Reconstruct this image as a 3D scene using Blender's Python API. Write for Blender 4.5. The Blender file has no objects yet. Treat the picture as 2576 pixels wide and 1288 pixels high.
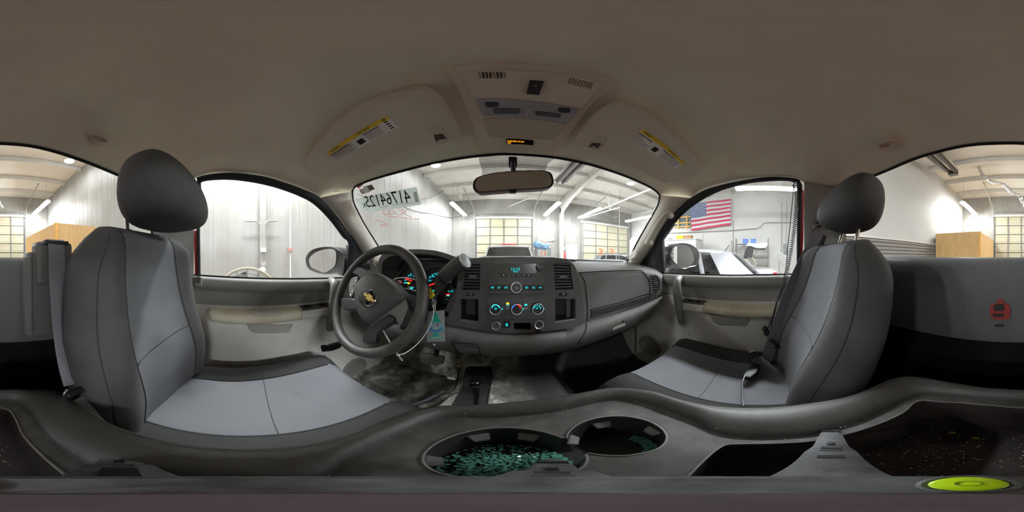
import bpy, bmesh, math, random
from mathutils import Vector, Matrix
R = math.radians
random.seed(7)
scene = bpy.context.scene
COL = scene.collection

# ---------------------------------------------------------------- camera, world, exposure
YAW = 2.5                      # the lens points 2.5 degrees to the right of the truck's nose
cam_data = bpy.data.cameras.new('camera')
cam_data.type = 'PANO'
cam_data.panorama_type = 'EQUIRECTANGULAR'
cam_data.latitude_min, cam_data.latitude_max = -math.pi/2, math.pi/2
cam_data.longitude_min, cam_data.longitude_max = -math.pi, math.pi
cam_data.clip_start = 0.005
cam_data.clip_end = 200
cam = bpy.data.objects.new('camera', cam_data)
COL.objects.link(cam)
cam.location = (0, 0, 0)
cam.rotation_euler = (R(90), 0, R(-YAW))
scene.camera = cam
world = bpy.data.worlds.new('world')
scene.world = world
world.use_nodes = True
world.node_tree.nodes['Background'].inputs[0].default_value = (0.9, 0.95, 1, 1)
world.node_tree.nodes['Background'].inputs[1].default_value = 0.6
scene.view_settings.view_transform = 'Standard'
scene.view_settings.look = 'None'
scene.view_settings.gamma = 1
scene.view_settings.use_curve_mapping = False
scene.view_settings.exposure = 0.22
LAMP = 215.0                   # radiance of the strip lights
cy = scene.cycles
cy.max_bounces = 14; cy.diffuse_bounces = 8; cy.glossy_bounces = 5
cy.transparent_max_bounces = 24; cy.transmission_bounces = 8
cy.sample_clamp_indirect = 6.0
cy.use_denoising = True
cy.caustics_reflective = False; cy.caustics_refractive = False

# ---------------------------------------------------------------- measuring the photograph
W, H = 2576, 1288
def ray(px, py):
    lon = (px/W-.5)*2*math.pi+R(YAW)
    lat = (.5-py/H)*math.pi
    return Vector((math.sin(lon)*math.cos(lat), math.cos(lon)*math.cos(lat), math.sin(lat)))
def hit(p, F):
    """first point where the sight line of a pixel meets the real surface F(point)=0"""
    d = ray(*p)
    a = .04; fa = F(d*a)
    while a < 60:
        b = a*1.04; fb = F(d*b)
        if fa*fb <= 0:
            for _ in range(36):
                m = (a+b)/2; fm = F(d*m)
                if fa*fm <= 0: b = m
                else: a, fa = m, fm
            return d*((a+b)/2)
        a, fa = b, fb
    raise ValueError('no hit %s' % (p,))
def PX(x): return lambda p: p.x-x
def PY(y): return lambda p: p.y-y
def PZ(z): return lambda p: p.z-z
def zm(ox, oy, s):
    """coordinates read off an enlarged crop back to photograph pixels"""
    return lambda *pts: [(ox+a/s, oy+b/s) for a, b in pts]
def rr(x0, y0, x1, y1, r, n=4):
    out = []
    for cx, cyy, a0 in ((x1-r, y1-r, 0), (x0+r, y1-r, 90), (x0+r, y0+r, 180), (x1-r, y0+r, 270)):
        for i in range(n+1):
            a = R(a0+90*i/n)
            out.append((cx+r*math.cos(a), cyy+r*math.sin(a)))
    return out
def ell(cx, cyy, rx, ry, n=28, a0=0, a1=360):
    full = abs(a1-a0) >= 360
    m = n if full else n+1
    return [(cx+rx*math.cos(R(a0+(a1-a0)*i/n)), cyy+ry*math.sin(R(a0+(a1-a0)*i/n))) for i in range(m)]
def spline(pts, n=6, closed=False):
    """Catmull-Rom through points of any dimension"""
    P = [tuple(p) for p in pts]; out = []
    N = len(P); segs = N if closed else N-1
    for i in range(segs):
        if closed: a, b, c, d = P[(i-1) % N], P[i], P[(i+1) % N], P[(i+2) % N]
        else: a, b, c, d = P[max(i-1, 0)], P[i], P[i+1], P[min(i+2, N-1)]
        for k in range(n):
            t = k/n
            out.append(tuple(.5*(2*b[j]+(c[j]-a[j])*t+(2*a[j]-5*b[j]+4*c[j]-d[j])*t*t+(3*b[j]-a[j]-3*c[j]+d[j])*t**3) for j in range(len(b))))
    if not closed: out.append(P[-1])
    return out
def resample(pts, n):
    P = [Vector(p) if len(p) == 3 else Vector((p[0], p[1], 0)) for p in pts]
    L = [0]
    for i in range(1, len(P)): L.append(L[-1]+(P[i]-P[i-1]).length)
    out = []; j = 0
    for k in range(n):
        s = L[-1]*k/(n-1)
        while j < len(L)-2 and L[j+1] < s: j += 1
        t = (s-L[j])/max(1e-9, L[j+1]-L[j])
        q = P[j].lerp(P[j+1], min(1, max(0, t)))
        out.append(tuple(q) if len(pts[0]) == 3 else (q.x, q.y))
    return out
def sstep(a, b, x):
    t = min(1, max(0, (x-a)/(b-a))); return t*t*(3-2*t)
def lerp(a, b, t): return a+(b-a)*t

# ---------------------------------------------------------------- materials
def lin(c):
    if isinstance(c, str):
        c = tuple(int(c[i:i+2], 16)/255 for i in (0, 2, 4))
    return tuple((u/12.92 if u <= .04045 else ((u+.055)/1.055)**2.4) for u in c)
MATS = {}
def mat(name, col, rough=.6, metal=0., noise=0., nscale=30., bump=0., bscale=400., emit=0., coat=0., spec=.5, stretch=None, col2=None, detail=4):
    if name in MATS: return MATS[name]
    m = bpy.data.materials.new(name); m.use_nodes = True
    nt = m.node_tree; b = nt.nodes['Principled BSDF']
    c = lin(col)
    b.inputs['Base Color'].default_value = (*c, 1)
    b.inputs['Roughness'].default_value = rough
    b.inputs['Metallic'].default_value = metal
    b.inputs['Specular IOR Level'].default_value = spec
    if coat: b.inputs['Coat Weight'].default_value = coat
    if emit:
        b.inputs['Emission Color'].default_value = (*c, 1)
        b.inputs['Emission Strength'].default_value = emit
    if noise or bump:
        tc = nt.nodes.new('ShaderNodeTexCoord')
        src = tc.outputs['Object']
        if stretch:
            mp = nt.nodes.new('ShaderNodeMapping'); mp.inputs['Scale'].default_value = stretch
            nt.links.new(src, mp.inputs['Vector']); src = mp.outputs['Vector']
    if noise:
        n = nt.nodes.new('ShaderNodeTexNoise'); n.inputs['Scale'].default_value = nscale; n.inputs['Detail'].default_value = detail
        nt.links.new(src, n.inputs['Vector'])
        mx = nt.nodes.new('ShaderNodeMix'); mx.data_type = 'RGBA'
        rmp = nt.nodes.new('ShaderNodeMapRange'); rmp.inputs['From Min'].default_value = .38; rmp.inputs['From Max'].default_value = .68
        nt.links.new(n.outputs['Fac'], rmp.inputs['Value'])
        nt.links.new(rmp.outputs['Result'], mx.inputs['Factor'])
        c2 = lin(col2) if col2 else tuple(u*(1-noise) for u in c)
        mx.inputs[6].default_value = (*c, 1); mx.inputs[7].default_value = (*c2, 1)
        nt.links.new(mx.outputs[2], b.inputs['Base Color'])
    if bump:
        n2 = nt.nodes.new('ShaderNodeTexNoise'); n2.inputs['Scale'].default_value = bscale; n2.inputs['Detail'].default_value = 3
        nt.links.new(src, n2.inputs['Vector'])
        bp = nt.nodes.new('ShaderNodeBump'); bp.inputs['Strength'].default_value = bump; bp.inputs['Distance'].default_value = .002
        nt.links.new(n2.outputs['Fac'], bp.inputs['Height'])
        nt.links.new(bp.outputs['Normal'], b.inputs['Normal'])
    MATS[name] = m
    return m
def weave(name, col, scale=220, rough=.9, depth=.25, angle=0.):
    """ribbed seat cloth: fine wave relief and a slight change of tone along the ribs"""
    m = mat(name, col, rough, bump=.0001, spec=.2)
    nt = m.node_tree; b = nt.nodes['Principled BSDF']
    tc = nt.nodes.new('ShaderNodeTexCoord'); mp = nt.nodes.new('ShaderNodeMapping')
    mp.inputs['Rotation'].default_value = (0, R(20), R(angle))
    nt.links.new(tc.outputs['Object'], mp.inputs['Vector'])
    w = nt.nodes.new('ShaderNodeTexWave'); w.inputs['Scale'].default_value = scale; w.inputs['Distortion'].default_value = 3; w.inputs['Detail'].default_value = 2; w.inputs['Detail Scale'].default_value = .6
    nt.links.new(mp.outputs['Vector'], w.inputs['Vector'])
    c = lin(col)
    mx = nt.nodes.new('ShaderNodeMix'); mx.data_type = 'RGBA'
    mx.inputs[6].default_value = (*[u*(1-depth) for u in c], 1); mx.inputs[7].default_value = (*[min(1, u*(1+depth*.4)) for u in c], 1)
    nt.links.new(w.outputs['Fac'], mx.inputs['Factor'])
    st = nt.nodes.new('ShaderNodeTexNoise'); st.inputs['Scale'].default_value = 9; st.inputs['Detail'].default_value = 5
    nt.links.new(tc.outputs['Object'], st.inputs['Vector'])
    mr = nt.nodes.new('ShaderNodeMapRange'); mr.inputs['From Min'].default_value = .58; mr.inputs['From Max'].default_value = .75; mr.inputs['To Max'].default_value = .35
    nt.links.new(st.outputs['Fac'], mr.inputs['Value'])
    m2 = nt.nodes.new('ShaderNodeMix'); m2.data_type = 'RGBA'
    m2.inputs[7].default_value = (*[u*.45 for u in c], 1)
    nt.links.new(mr.outputs['Result'], m2.inputs['Factor']); nt.links.new(mx.outputs[2], m2.inputs[6])
    nt.links.new(m2.outputs[2], b.inputs['Base Color'])
    bp = nt.nodes.new('ShaderNodeBump'); bp.inputs['Strength'].default_value = .35; bp.inputs['Distance'].default_value = .001
    nt.links.new(w.outputs['Fac'], bp.inputs['Height']); nt.links.new(bp.outputs['Normal'], b.inputs['Normal'])
    return m
def glass(name, tint=(.97, .99, .98), refl=.05, haze=0.):
    m = bpy.data.materials.new(name); m.use_nodes = True
    nt = m.node_tree; nt.nodes.clear()
    o = nt.nodes.new('ShaderNodeOutputMaterial'); t = nt.nodes.new('ShaderNodeBsdfTransparent'); g = nt.nodes.new('ShaderNodeBsdfGlossy')
    g.inputs['Roughness'].default_value = .02
    t.inputs['Color'].default_value = (*tint, 1)
    lw = nt.nodes.new('ShaderNodeLayerWeight'); lw.inputs['Blend'].default_value = .15
    mr = nt.nodes.new('ShaderNodeMapRange'); mr.inputs['To Min'].default_value = refl*.4; mr.inputs['To Max'].default_value = refl*6
    nt.links.new(lw.outputs['Fresnel'], mr.inputs['Value'])
    mx = nt.nodes.new('ShaderNodeMixShader')
    nt.links.new(mr.outputs['Result'], mx.inputs['Fac']); nt.links.new(t.outputs[0], mx.inputs[1]); nt.links.new(g.outputs[0], mx.inputs[2])
    last = mx
    if haze:
        d = nt.nodes.new('ShaderNodeBsdfTranslucent'); d.inputs['Color'].default_value = (.9, .9, .88, 1)
        tc = nt.nodes.new('ShaderNodeTexCoord'); nz = nt.nodes.new('ShaderNodeTexNoise'); nz.inputs['Scale'].default_value = 7; nz.inputs['Detail'].default_value = 6
        nt.links.new(tc.outputs['Object'], nz.inputs['Vector'])
        m3 = nt.nodes.new('ShaderNodeMapRange'); m3.inputs['From Min'].default_value = .35; m3.inputs['From Max'].default_value = .75; m3.inputs['To Max'].default_value = haze
        nt.links.new(nz.outputs['Fac'], m3.inputs['Value'])
        m4 = nt.nodes.new('ShaderNodeMixShader'); nt.links.new(m3.outputs['Result'], m4.inputs['Fac'])
        nt.links.new(mx.outputs[0], m4.inputs[1]); nt.links.new(d.outputs[0], m4.inputs[2]); last = m4
    nt.links.new(last.outputs[0], o.inputs['Surface'])
    MATS[name] = m
    return m
def emis(name, col, s):
    m = bpy.data.materials.new(name); m.use_nodes = True
    nt = m.node_tree; nt.nodes.clear()
    o = nt.nodes.new('ShaderNodeOutputMaterial'); e = nt.nodes.new('ShaderNodeEmission')
    e.inputs[0].default_value = (*lin(col), 1); e.inputs[1].default_value = s
    nt.links.new(e.outputs[0], o.inputs[0]); MATS[name] = m
    return m

# ---------------------------------------------------------------- mesh collecting
class MB:
    def __init__(s): s.v = []; s.f = []
    def grid(s, rows, closed_u=False, closed_v=False, cap=False):
        b = len(s.v); n = len(rows[0]); m = len(rows)
        for r in rows:
            for p in r: s.v.append(tuple(p))
        for i in range(m if closed_v else m-1):
            for j in range(n if closed_u else n-1):
                i2, j2 = (i+1) % m, (j+1) % n
                s.f.append((b+i*n+j, b+i*n+j2, b+i2*n+j2, b+i2*n+j))
        if cap and closed_u:
            s.f.append(tuple(b+j for j in range(n))[::-1])
            s.f.append(tuple(b+(m-1)*n+j for j in range(n)))
        return s
    def box(s, c, d, rot=None):
        b = len(s.v); c = Vector(c)
        for i in range(8):
            p = Vector(((i & 1)-.5, ((i >> 1) & 1)-.5, ((i >> 2) & 1)-.5))
            p = Vector((p.x*d[0], p.y*d[1], p.z*d[2]))
            if rot is not None: p = rot @ p
            s.v.append(tuple(c+p))
        for f in ((0, 2, 3, 1), (4, 5, 7, 6), (0, 1, 5, 4), (2, 6, 7, 3), (0, 4, 6, 2), (1, 3, 7, 5)):
            s.f.append(tuple(b+i for i in f))
        return s
    def bar(s, a, b_, w, h=None, up=(0, 0, 1)):
        a, b_ = Vector(a), Vector(b_); d = (b_-a); L = d.length; d.normalize()
        u = Vector(up)
        if abs(d.dot(u)) > .99: u = Vector((1, 0, 0))
        sx = d.cross(u).normalized(); sz = sx.cross(d)
        rot = Matrix((sx, d, sz)).transposed()
        return s.box((a+b_)/2, (w, L, h or w), rot)
    def tube(s, path, r, n=8, closed=False, caps=True, flat=None, up=None):
        P = [Vector(p) for p in path]; N = len(P); rows = []
        ref = Vector(up) if up else None; prev = None
        for i in range(N):
            if closed: t = P[(i+1) % N]-P[i-1]
            else: t = P[min(i+1, N-1)]-P[max(i-1, 0)]
            if t.length < 1e-9: t = Vector((0, 0, 1))
            t.normalize()
            if prev is None:
                u = ref or (Vector((0, 0, 1)) if abs(t.z) < .9 else Vector((1, 0, 0)))
            else: u = prev
            if ref: u = ref
            x = t.cross(u)
            if x.length < 1e-6: x = t.orthogonal()
            x.normalize(); y = x.cross(t).normalized(); prev = y
            rad = r(i/(N-1) if N > 1 else 0) if callable(r) else r
            ra, rb = (rad, rad) if flat is None else flat
            rows.append([P[i]+x*ra*math.cos(2*math.pi*k/n)+y*rb*math.sin(2*math.pi*k/n) for k in range(n)])
        s.grid(rows, closed_u=True, closed_v=closed, cap=caps and not closed)
        return s
    def ribbon(s, path, w, t, up):
        """flat strap: width w along `side`, thickness t"""
        P = [Vector(p) for p in path]; rows = []; N = len(P)
        for i in range(N):
            d = (P[min(i+1, N-1)]-P[max(i-1, 0)]).normalized()
            side = Vector(up[i] if isinstance(up, list) else up); side = (side-d*side.dot(d)).normalized(); nn = d.cross(side)
            rows.append([P[i]-side*w/2-nn*t/2, P[i]+side*w/2-nn*t/2, P[i]+side*w/2+nn*t/2, P[i]-side*w/2+nn*t/2])
        return s.grid(rows, closed_u=True, cap=True)
    def prism(s, pts, vec):
        b = len(s.v); n = len(pts); vec = Vector(vec)
        for p in pts: s.v.append(tuple(p))
        for p in pts: s.v.append(tuple(Vector(p)+vec))
        s.f.append(tuple(range(b, b+n))); s.f.append(tuple(range(b+2*n-1, b+n-1, -1)))
        for i in range(n):
            j = (i+1) % n
            s.f.append((b+j, b+i, b+n+i, b+n+j))
        return s
    def lathe(s, prof, o, axis, n=24, cap=True):
        o = Vector(o); a = Vector(axis).normalized(); x = a.orthogonal().normalized(); y = a.cross(x)
        rows = [[o+a*h+x*r*math.cos(2*math.pi*k/n)+y*r*math.sin(2*math.pi*k/n) for k in range(n)] for r, h in prof]
        return s.grid(rows, closed_u=True, cap=cap)
    def build(s, name, m, parent=None, smooth=40, bevel=0, sub=0, solid=0, seg=2, recalc=True):
        me = bpy.data.meshes.new(name)
        me.from_pydata(s.v, [], s.f)
        if recalc:
            bm = bmesh.new(); bm.from_mesh(me)
            bmesh.ops.recalc_face_normals(bm, faces=bm.faces)
            bm.to_mesh(me); bm.free()
        return place(name, me, m, parent, smooth, bevel, sub, solid, seg)
def place(name, me, m, parent=None, smooth=40, bevel=0, sub=0, solid=0, seg=2):
    ob = bpy.data.objects.new(name, me)
    COL.objects.link(ob)
    if m is not None:
        me.materials.clear(); me.materials.append(m)
    if smooth:
        me.shade_smooth()
        if smooth < 180: me.set_sharp_from_angle(angle=R(smooth))
    if solid:
        md = ob.modifiers.new('solid', 'SOLIDIFY'); md.thickness = abs(solid); md.offset = -1 if solid > 0 else 1
    if bevel:
        md = ob.modifiers.new('bevel', 'BEVEL'); md.width = bevel; md.segments = seg; md.limit_method = 'ANGLE'; md.angle_limit = R(35)
    if sub:
        md = ob.modifiers.new('sub', 'SUBSURF'); md.levels = sub; md.render_levels = sub
    if parent is not None:
        ob.parent = parent
        if parent.type == 'EMPTY' and parent.get('_abs'):
            ob.matrix_parent_inverse = Matrix.Translation(-Vector(parent.location))
    return ob
def tag(o, label, cat, group=None, kind=None):
    if label: o['label'] = label
    if cat: o['category'] = cat
    if group: o['group'] = group
    if kind: o['kind'] = kind
    return o
def thing(name, label, cat, loc=(0, 0, 0), group=None, kind=None, absolute=True, rotz=0):
    """an Empty at the thing's base; with absolute=True its parts are modelled in world coordinates"""
    o = bpy.data.objects.new(name, None); COL.objects.link(o)
    o.location = loc; o.rotation_euler = (0, 0, rotz); o.empty_display_size = .05
    if absolute: o['_abs'] = 1
    return tag(o, label, cat, group, kind)
def copy_tree(o, parent=None, kids=None):
    c = o.copy(); COL.objects.link(c)
    if parent is not None: c.parent = parent
    for ch in [x for x in COL.objects if x.parent == o]: copy_tree(ch, c)
    return c
def facing(P):
    n = Vector((0, 0, 0)); N = len(P)
    for i in range(N):
        a, b = Vector(P[i]), Vector(P[(i+1) % N]); n += a.cross(b)
    n.normalize()
    c = sum((Vector(p) for p in P), Vector())/N
    return n if n.dot(-c) > 0 else -n
def panel(name, pts, F, thick, m, parent=None, out=0., bevel=0., nrm=None, smooth=35, seg=2):
    """a plate whose outline was read from the photograph, standing on surface F, `thick` deep"""
    P = [hit(p, F) for p in pts]
    n = Vector(nrm).normalized() if nrm else facing(P)
    return MB().prism([p+n*out for p in P], -n*thick).build(name, m, parent, smooth=smooth, bevel=bevel, seg=seg)
def strip(name, lines, m, parent=None, n=24, smooth=60, solid=0, sub=0, closed=False):
    """surface lofted through 3-D polylines"""
    rows = [resample(l, n) for l in lines]
    return MB().grid(rows, closed_u=closed).build(name, m, parent, smooth=smooth, solid=solid, sub=sub)
def on(pts, F): return [tuple(hit(p, F)) for p in pts]
TXT = {}
def text_mesh(txt):
    if txt in TXT: return TXT[txt]
    cu = bpy.data.curves.new('t', 'FONT'); cu.body = txt; cu.resolution_u = 3
    ob = bpy.data.objects.new('t', cu); COL.objects.link(ob)
    bpy.context.view_layer.update()
    me = bpy.data.meshes.new_from_object(ob.evaluated_get(bpy.context.evaluated_depsgraph_get()))
    bpy.data.objects.remove(ob)
    v = [tuple(q.co) for q in me.vertices]; f = [tuple(p.vertices) for p in me.polygons]
    x0, x1 = min(q[0] for q in v), max(q[0] for q in v); y0, y1 = min(q[1] for q in v), max(q[1] for q in v)
    v = [((q[0]-x0)/(x1-x0), (q[1]-y0)/max(1e-6, y1-y0)) for q in v]
    TXT[txt] = (v, f); return TXT[txt]
def lettering(name, txt, bl, br, tl, m, parent=None, out=.0008):
    """flat print; bl, br, tl are the corners of its box in space"""
    v, f = text_mesh(txt)
    bl, br, tl = Vector(bl), Vector(br), Vector(tl)
    ux, uy = br-bl, tl-bl; n = ux.cross(uy).normalized()
    if n.dot(-bl) < 0: n = -n
    mb = MB(); mb.v = [tuple(bl+ux*a+uy*b+n*out) for a, b in v]; mb.f = list(f)
    return mb.build(name, m, parent, smooth=0, recalc=False)
def letter_px(name, txt, a, b, c, F, m, parent=None, out=.0008):
    return lettering(name, txt, hit(a, F), hit(b, F), hit(c, F), m, parent, out)

# palette
head = mat('headliner_cloth', 'eeebd4', .95, noise=.10, nscale=6, bump=.35, bscale=900, spec=.1)
trim_lt = mat('pillar_plastic', 'd2cec2', .6, noise=.06, nscale=40, bump=.25, bscale=700, spec=.3)
visor_m = mat('visor_vinyl', 'd6d0bf', .7, bump=.2, bscale=900, spec=.25)
dash_dk = mat('dark_dash_plastic', '575655', .55, noise=.08, nscale=60, bump=.35, bscale=900, spec=.35)
dash_md = mat('grey_dash_plastic', '716f6d', .55, noise=.06, nscale=50, bump=.35, bscale=900, spec=.35)
dash_blk = mat('black_dash_plastic', '232323', .45, bump=.2, bscale=900, spec=.4)
door_up = mat('door_upper_vinyl', '8c8a86', .6, bump=.3, bscale=800, spec=.3)
door_lo = mat('door_lower_plastic', 'd0cdc5', .6, noise=.08, nscale=14, bump=.25, bscale=800, spec=.3)
arm_m = mat('armrest_vinyl', 'd2cbb5', .55, noise=.25, nscale=9, bump=.25, bscale=700, spec=.35, col2='b8ae94')
black = mat('black_plastic', '1c1c1d', .5, spec=.4)
blackg = mat('gloss_black_plastic', '101011', .18, spec=.5)
rubber = mat('black_rubber', '1d1e20', .7, spec=.3)
carpet = mat('black_carpet', '1b1a1a', .95, noise=.3, nscale=120, bump=.6, bscale=500, spec=.1)
chrome = mat('chrome', 'd8d8d8', .12, 1.)
satin = mat('satin_chrome', 'dcdcdc', .28, .55)
steel = mat('worn_steel', '9a9a98', .35, 1.)
white_p = mat('white_paint', 'f0f0ee', .35, spec=.5)
red_p = mat('red_car_paint', '8e1a1e', .25, coat=.6)
cyan = emis('cyan_backlight', '28e6ee', 1.1)
amber = emis('amber_indicator', 'ffae10', 3.0)
redl = emis('red_backlight', 'ff2a2a', 1.1)
bluel = emis('blue_backlight', '2f6cff', 1.0)
white_l = mat('white_print', 'e8e8e8', .6)
ink = mat('black_print', '161616', .7)
def paper_tr(name, col, f=.55):
    m = mat(name, col, .7); nt = m.node_tree; b = nt.nodes['Principled BSDF']; o = nt.nodes['Material Output']
    t = nt.nodes.new('ShaderNodeBsdfTranslucent'); t.inputs['Color'].default_value = (*lin(col), 1)
    x = nt.nodes.new('ShaderNodeMixShader'); x.inputs[0].default_value = f
    nt.links.new(b.outputs[0], x.inputs[1]); nt.links.new(t.outputs[0], x.inputs[2]); nt.links.new(x.outputs[0], o.inputs['Surface'])
    return m
win = glass('window_glass', refl=.05, haze=.05)
# ================================================================ THE GARAGE (the setting outside the cab)
GZ = -1.40                                   # workshop floor below the camera
XL, XR, YF, YB = -3.4, 10.0, 10.2, -9.7      # walls
EAVE = 3.75
def roof_z(y): return EAVE+.058*(10.0-abs(y-.25))
wallm = mat('white_liner_metal', '878682', .5, noise=.10, nscale=.9, spec=.3, detail=8, col2='78756d')
plast = mat('white_block_paint', 'acaba6', .7, noise=.06, nscale=1.1, spec=.2, detail=6)
roofm = mat('roof_insulation', 'd2cfc7', .75, noise=.08, nscale=1.3, spec=.2)
steelw = mat('painted_frame_steel', 'c4c1ba', .6, noise=.08, nscale=4, spec=.3)
doorm = mat('cream_door_panel', 'a7a28d', .55, noise=.08, nscale=1.8, spec=.3, col2='a69f84')
concrete = mat('workshop_concrete', 'c8c5be', .6, noise=.15, nscale=1.6, bump=.2, bscale=30, spec=.3)
grime = mat('grimy_metal', '8b8780', .6, noise=.3, nscale=20)
ply = mat('plywood', 'bd9a69', .75, noise=.18, nscale=3.0, spec=.2, stretch=(6, 6, .5))
lumber = mat('pine_lumber', 'c99a55', .75, noise=.2, nscale=8, spec=.2)
tubew = emis('led_tube_white', 'f6faff', LAMP)
S = lambda o: tag(o, None, None, kind='structure')

fl = S(MB().box(((XL+XR)/2, (YF+YB)/2, GZ-.1), (XR-XL+.6, YF-YB+.6, .2)).build('floor', concrete, smooth=0))
ce = S(MB().grid([[(XL-.3, y, roof_z(y)), (XR+.3, y, roof_z(y))] for y in (YB-.3, .25, YF+.3)]).build('ceiling', roofm, smooth=0, solid=-.12))
# purlins under the roof, one object each, and the rigid frame
pm = MB()
pm.box((0, 0, 0), (XR-XL, .07, .012)).box((0, .03, .09), (XR-XL, .012, .18)).box((0, .06, .18), (XR-XL, .07, .012))
pme = None
for i, y in enumerate([-8.7, -7.2, -5.7, -4.2, -2.7, -1.2, .3, 1.8, 3.3, 4.8, 6.3, 7.8, 9.2]):
    if pme is None:
        o = pm.build('purlin', steelw, ce, smooth=0); pme = o
    else:
        o = pme.copy(); COL.objects.link(o)
    o.location = ((XL+XR)/2, y, roof_z(y)-.2)
# rigid frame: column and haunched rafter
fr = tag(thing('rigid_frame', 'white haunched steel frame rising from the column right of the first overhead door', 'steel frame', (3.62, 9.95, GZ)), None, None, kind='structure')
MB().box((3.62, 10.0, (GZ+3.2)/2), (.2, .30, 3.2-GZ)).build('column', steelw, fr, smooth=0)
rp = [(3.62, 10.1, 2.75), (3.62, 9.75, 2.95), (3.62, 8.4, 3.35), (3.62, 5.6, 3.72), (3.62, .25, 4.0), (3.62, .25, 4.30), (3.62, 5.6, 4.0), (3.62, 9.8, 3.74), (3.62, 10.1, 3.72)]
MB().prism([(3.52, a[1], a[2]) for a in rp], (.2, 0, 0)).build('rafter', steelw, fr, smooth=0)

# ---- ribbed liner sheets, one object each
def rib_sheet(w, h, ribs=3):
    mb = MB(); pts = []
    for k in range(ribs):
        a = w*k/ribs
        pts += [(a, 0), (a+.012, .007), (a+.045, .007), (a+.057, 0)]
        pts += [(a+w/ribs*.45, 0), (a+w/ribs*.45+.01, .003), (a+w/ribs*.45+.03, .003), (a+w/ribs*.45+.04, 0)]
    pts.append((w, 0))
    rows = [[(x, d, z) for x, d in pts] for z in (0, h)]
    mb.grid(rows); return mb
SHEETS = {}
def sheet(parent, org, rotz, w, z0, z1, name='wall_panel', m=None):
    key = (round(w, 3), round(z1-z0, 3), name)
    if key not in SHEETS:
        mb = rib_sheet(w, z1-z0, max(1, round(w/.3)))
        o = mb.build(name, m or wallm, parent, smooth=0); SHEETS[key] = o
    else:
        o = SHEETS[key].copy(); COL.objects.link(o); o.parent = parent
    o.location = (org[0], org[1], z0); o.rotation_euler = (0, 0, rotz)
    return o
def wall_core(name, a, b, zt, m, t=.12):
    a, b = Vector(a), Vector(b); d = (b-a).normalized(); nn = Vector((-d.y, d.x))
    c = (a+b)/2
    return S(MB().bar((a.x, a.y, (GZ+zt)/2), (b.x, b.y, (GZ+zt)/2), t, zt-GZ).build(name, m, smooth=0))
wl = wall_core('wall_left', (XL-.1, YB), (XL-.1, YF), 4.5, wallm)
y = YB
while y < YF-.05:
    sheet(wl, (XL-.02, y+.9), R(-90), .9, GZ, 4.35); y += .9
# front wall with two overhead doors and a side door
DOORS_F = [(-1.83, 1.72), (5.25, 9.55)]; DTOP = 2.42
wf = wall_core('wall_front', (XL-.2, YF+.14), (XR+.2, YF+.14), 4.0, wallm)
x = XL
while x < XR-.01:
    w = .9 if x+.9 <= XR else XR-x
    inside = [d for d in DOORS_F if x+w > d[0] and x < d[1]]
    side = (x+w > 4.05 and x < 5.05)
    sheet(wf, (x, YF+.07), 0, .9, DTOP if inside else (.95 if side else GZ), 3.85).rotation_euler = (0, 0, 0)
    x += .9
for o in [c for c in COL.objects if c.parent == wf]:
    o.scale = (1, -1, 1)
wb = wall_core('wall_back', (XL-.2, YB-.14), (XR+.2, YB-.14), 4.0, wallm)
x = XL
while x < 3.4:
    inside = x+.9 > -1.85 and x < 1.35
    sheet(wb, (x, YB-.07), 0, .9, DTOP if inside else GZ, 3.85); x += .9
wr = wall_core('wall_right', (XR+.08, YB), (XR+.08, YF), 4.4, plast)
# the smooth white partition on the right behind the cab, with a ribbed wainscot
wp = wall_core('wall_partition', (3.42, YB), (3.42, -1.6), 4.4, plast, .12)
for k in range(9):
    z = .47-.105*k
    MB().prism([(3.36, -1.6, z), (3.30, -1.6, z-.015), (3.31, -1.6, z-.075), (3.35, -1.6, z-.09), (3.36, -1.6, z-.1)], (0, YB+1.6+.02, 0)).build('siding_strip', wallm, wp, smooth=0)
MB().box((3.315, (YB-1.6)/2, .49), (.09, 8.0, .035)).build('cap_rail', steelw, wp, smooth=0)

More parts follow.
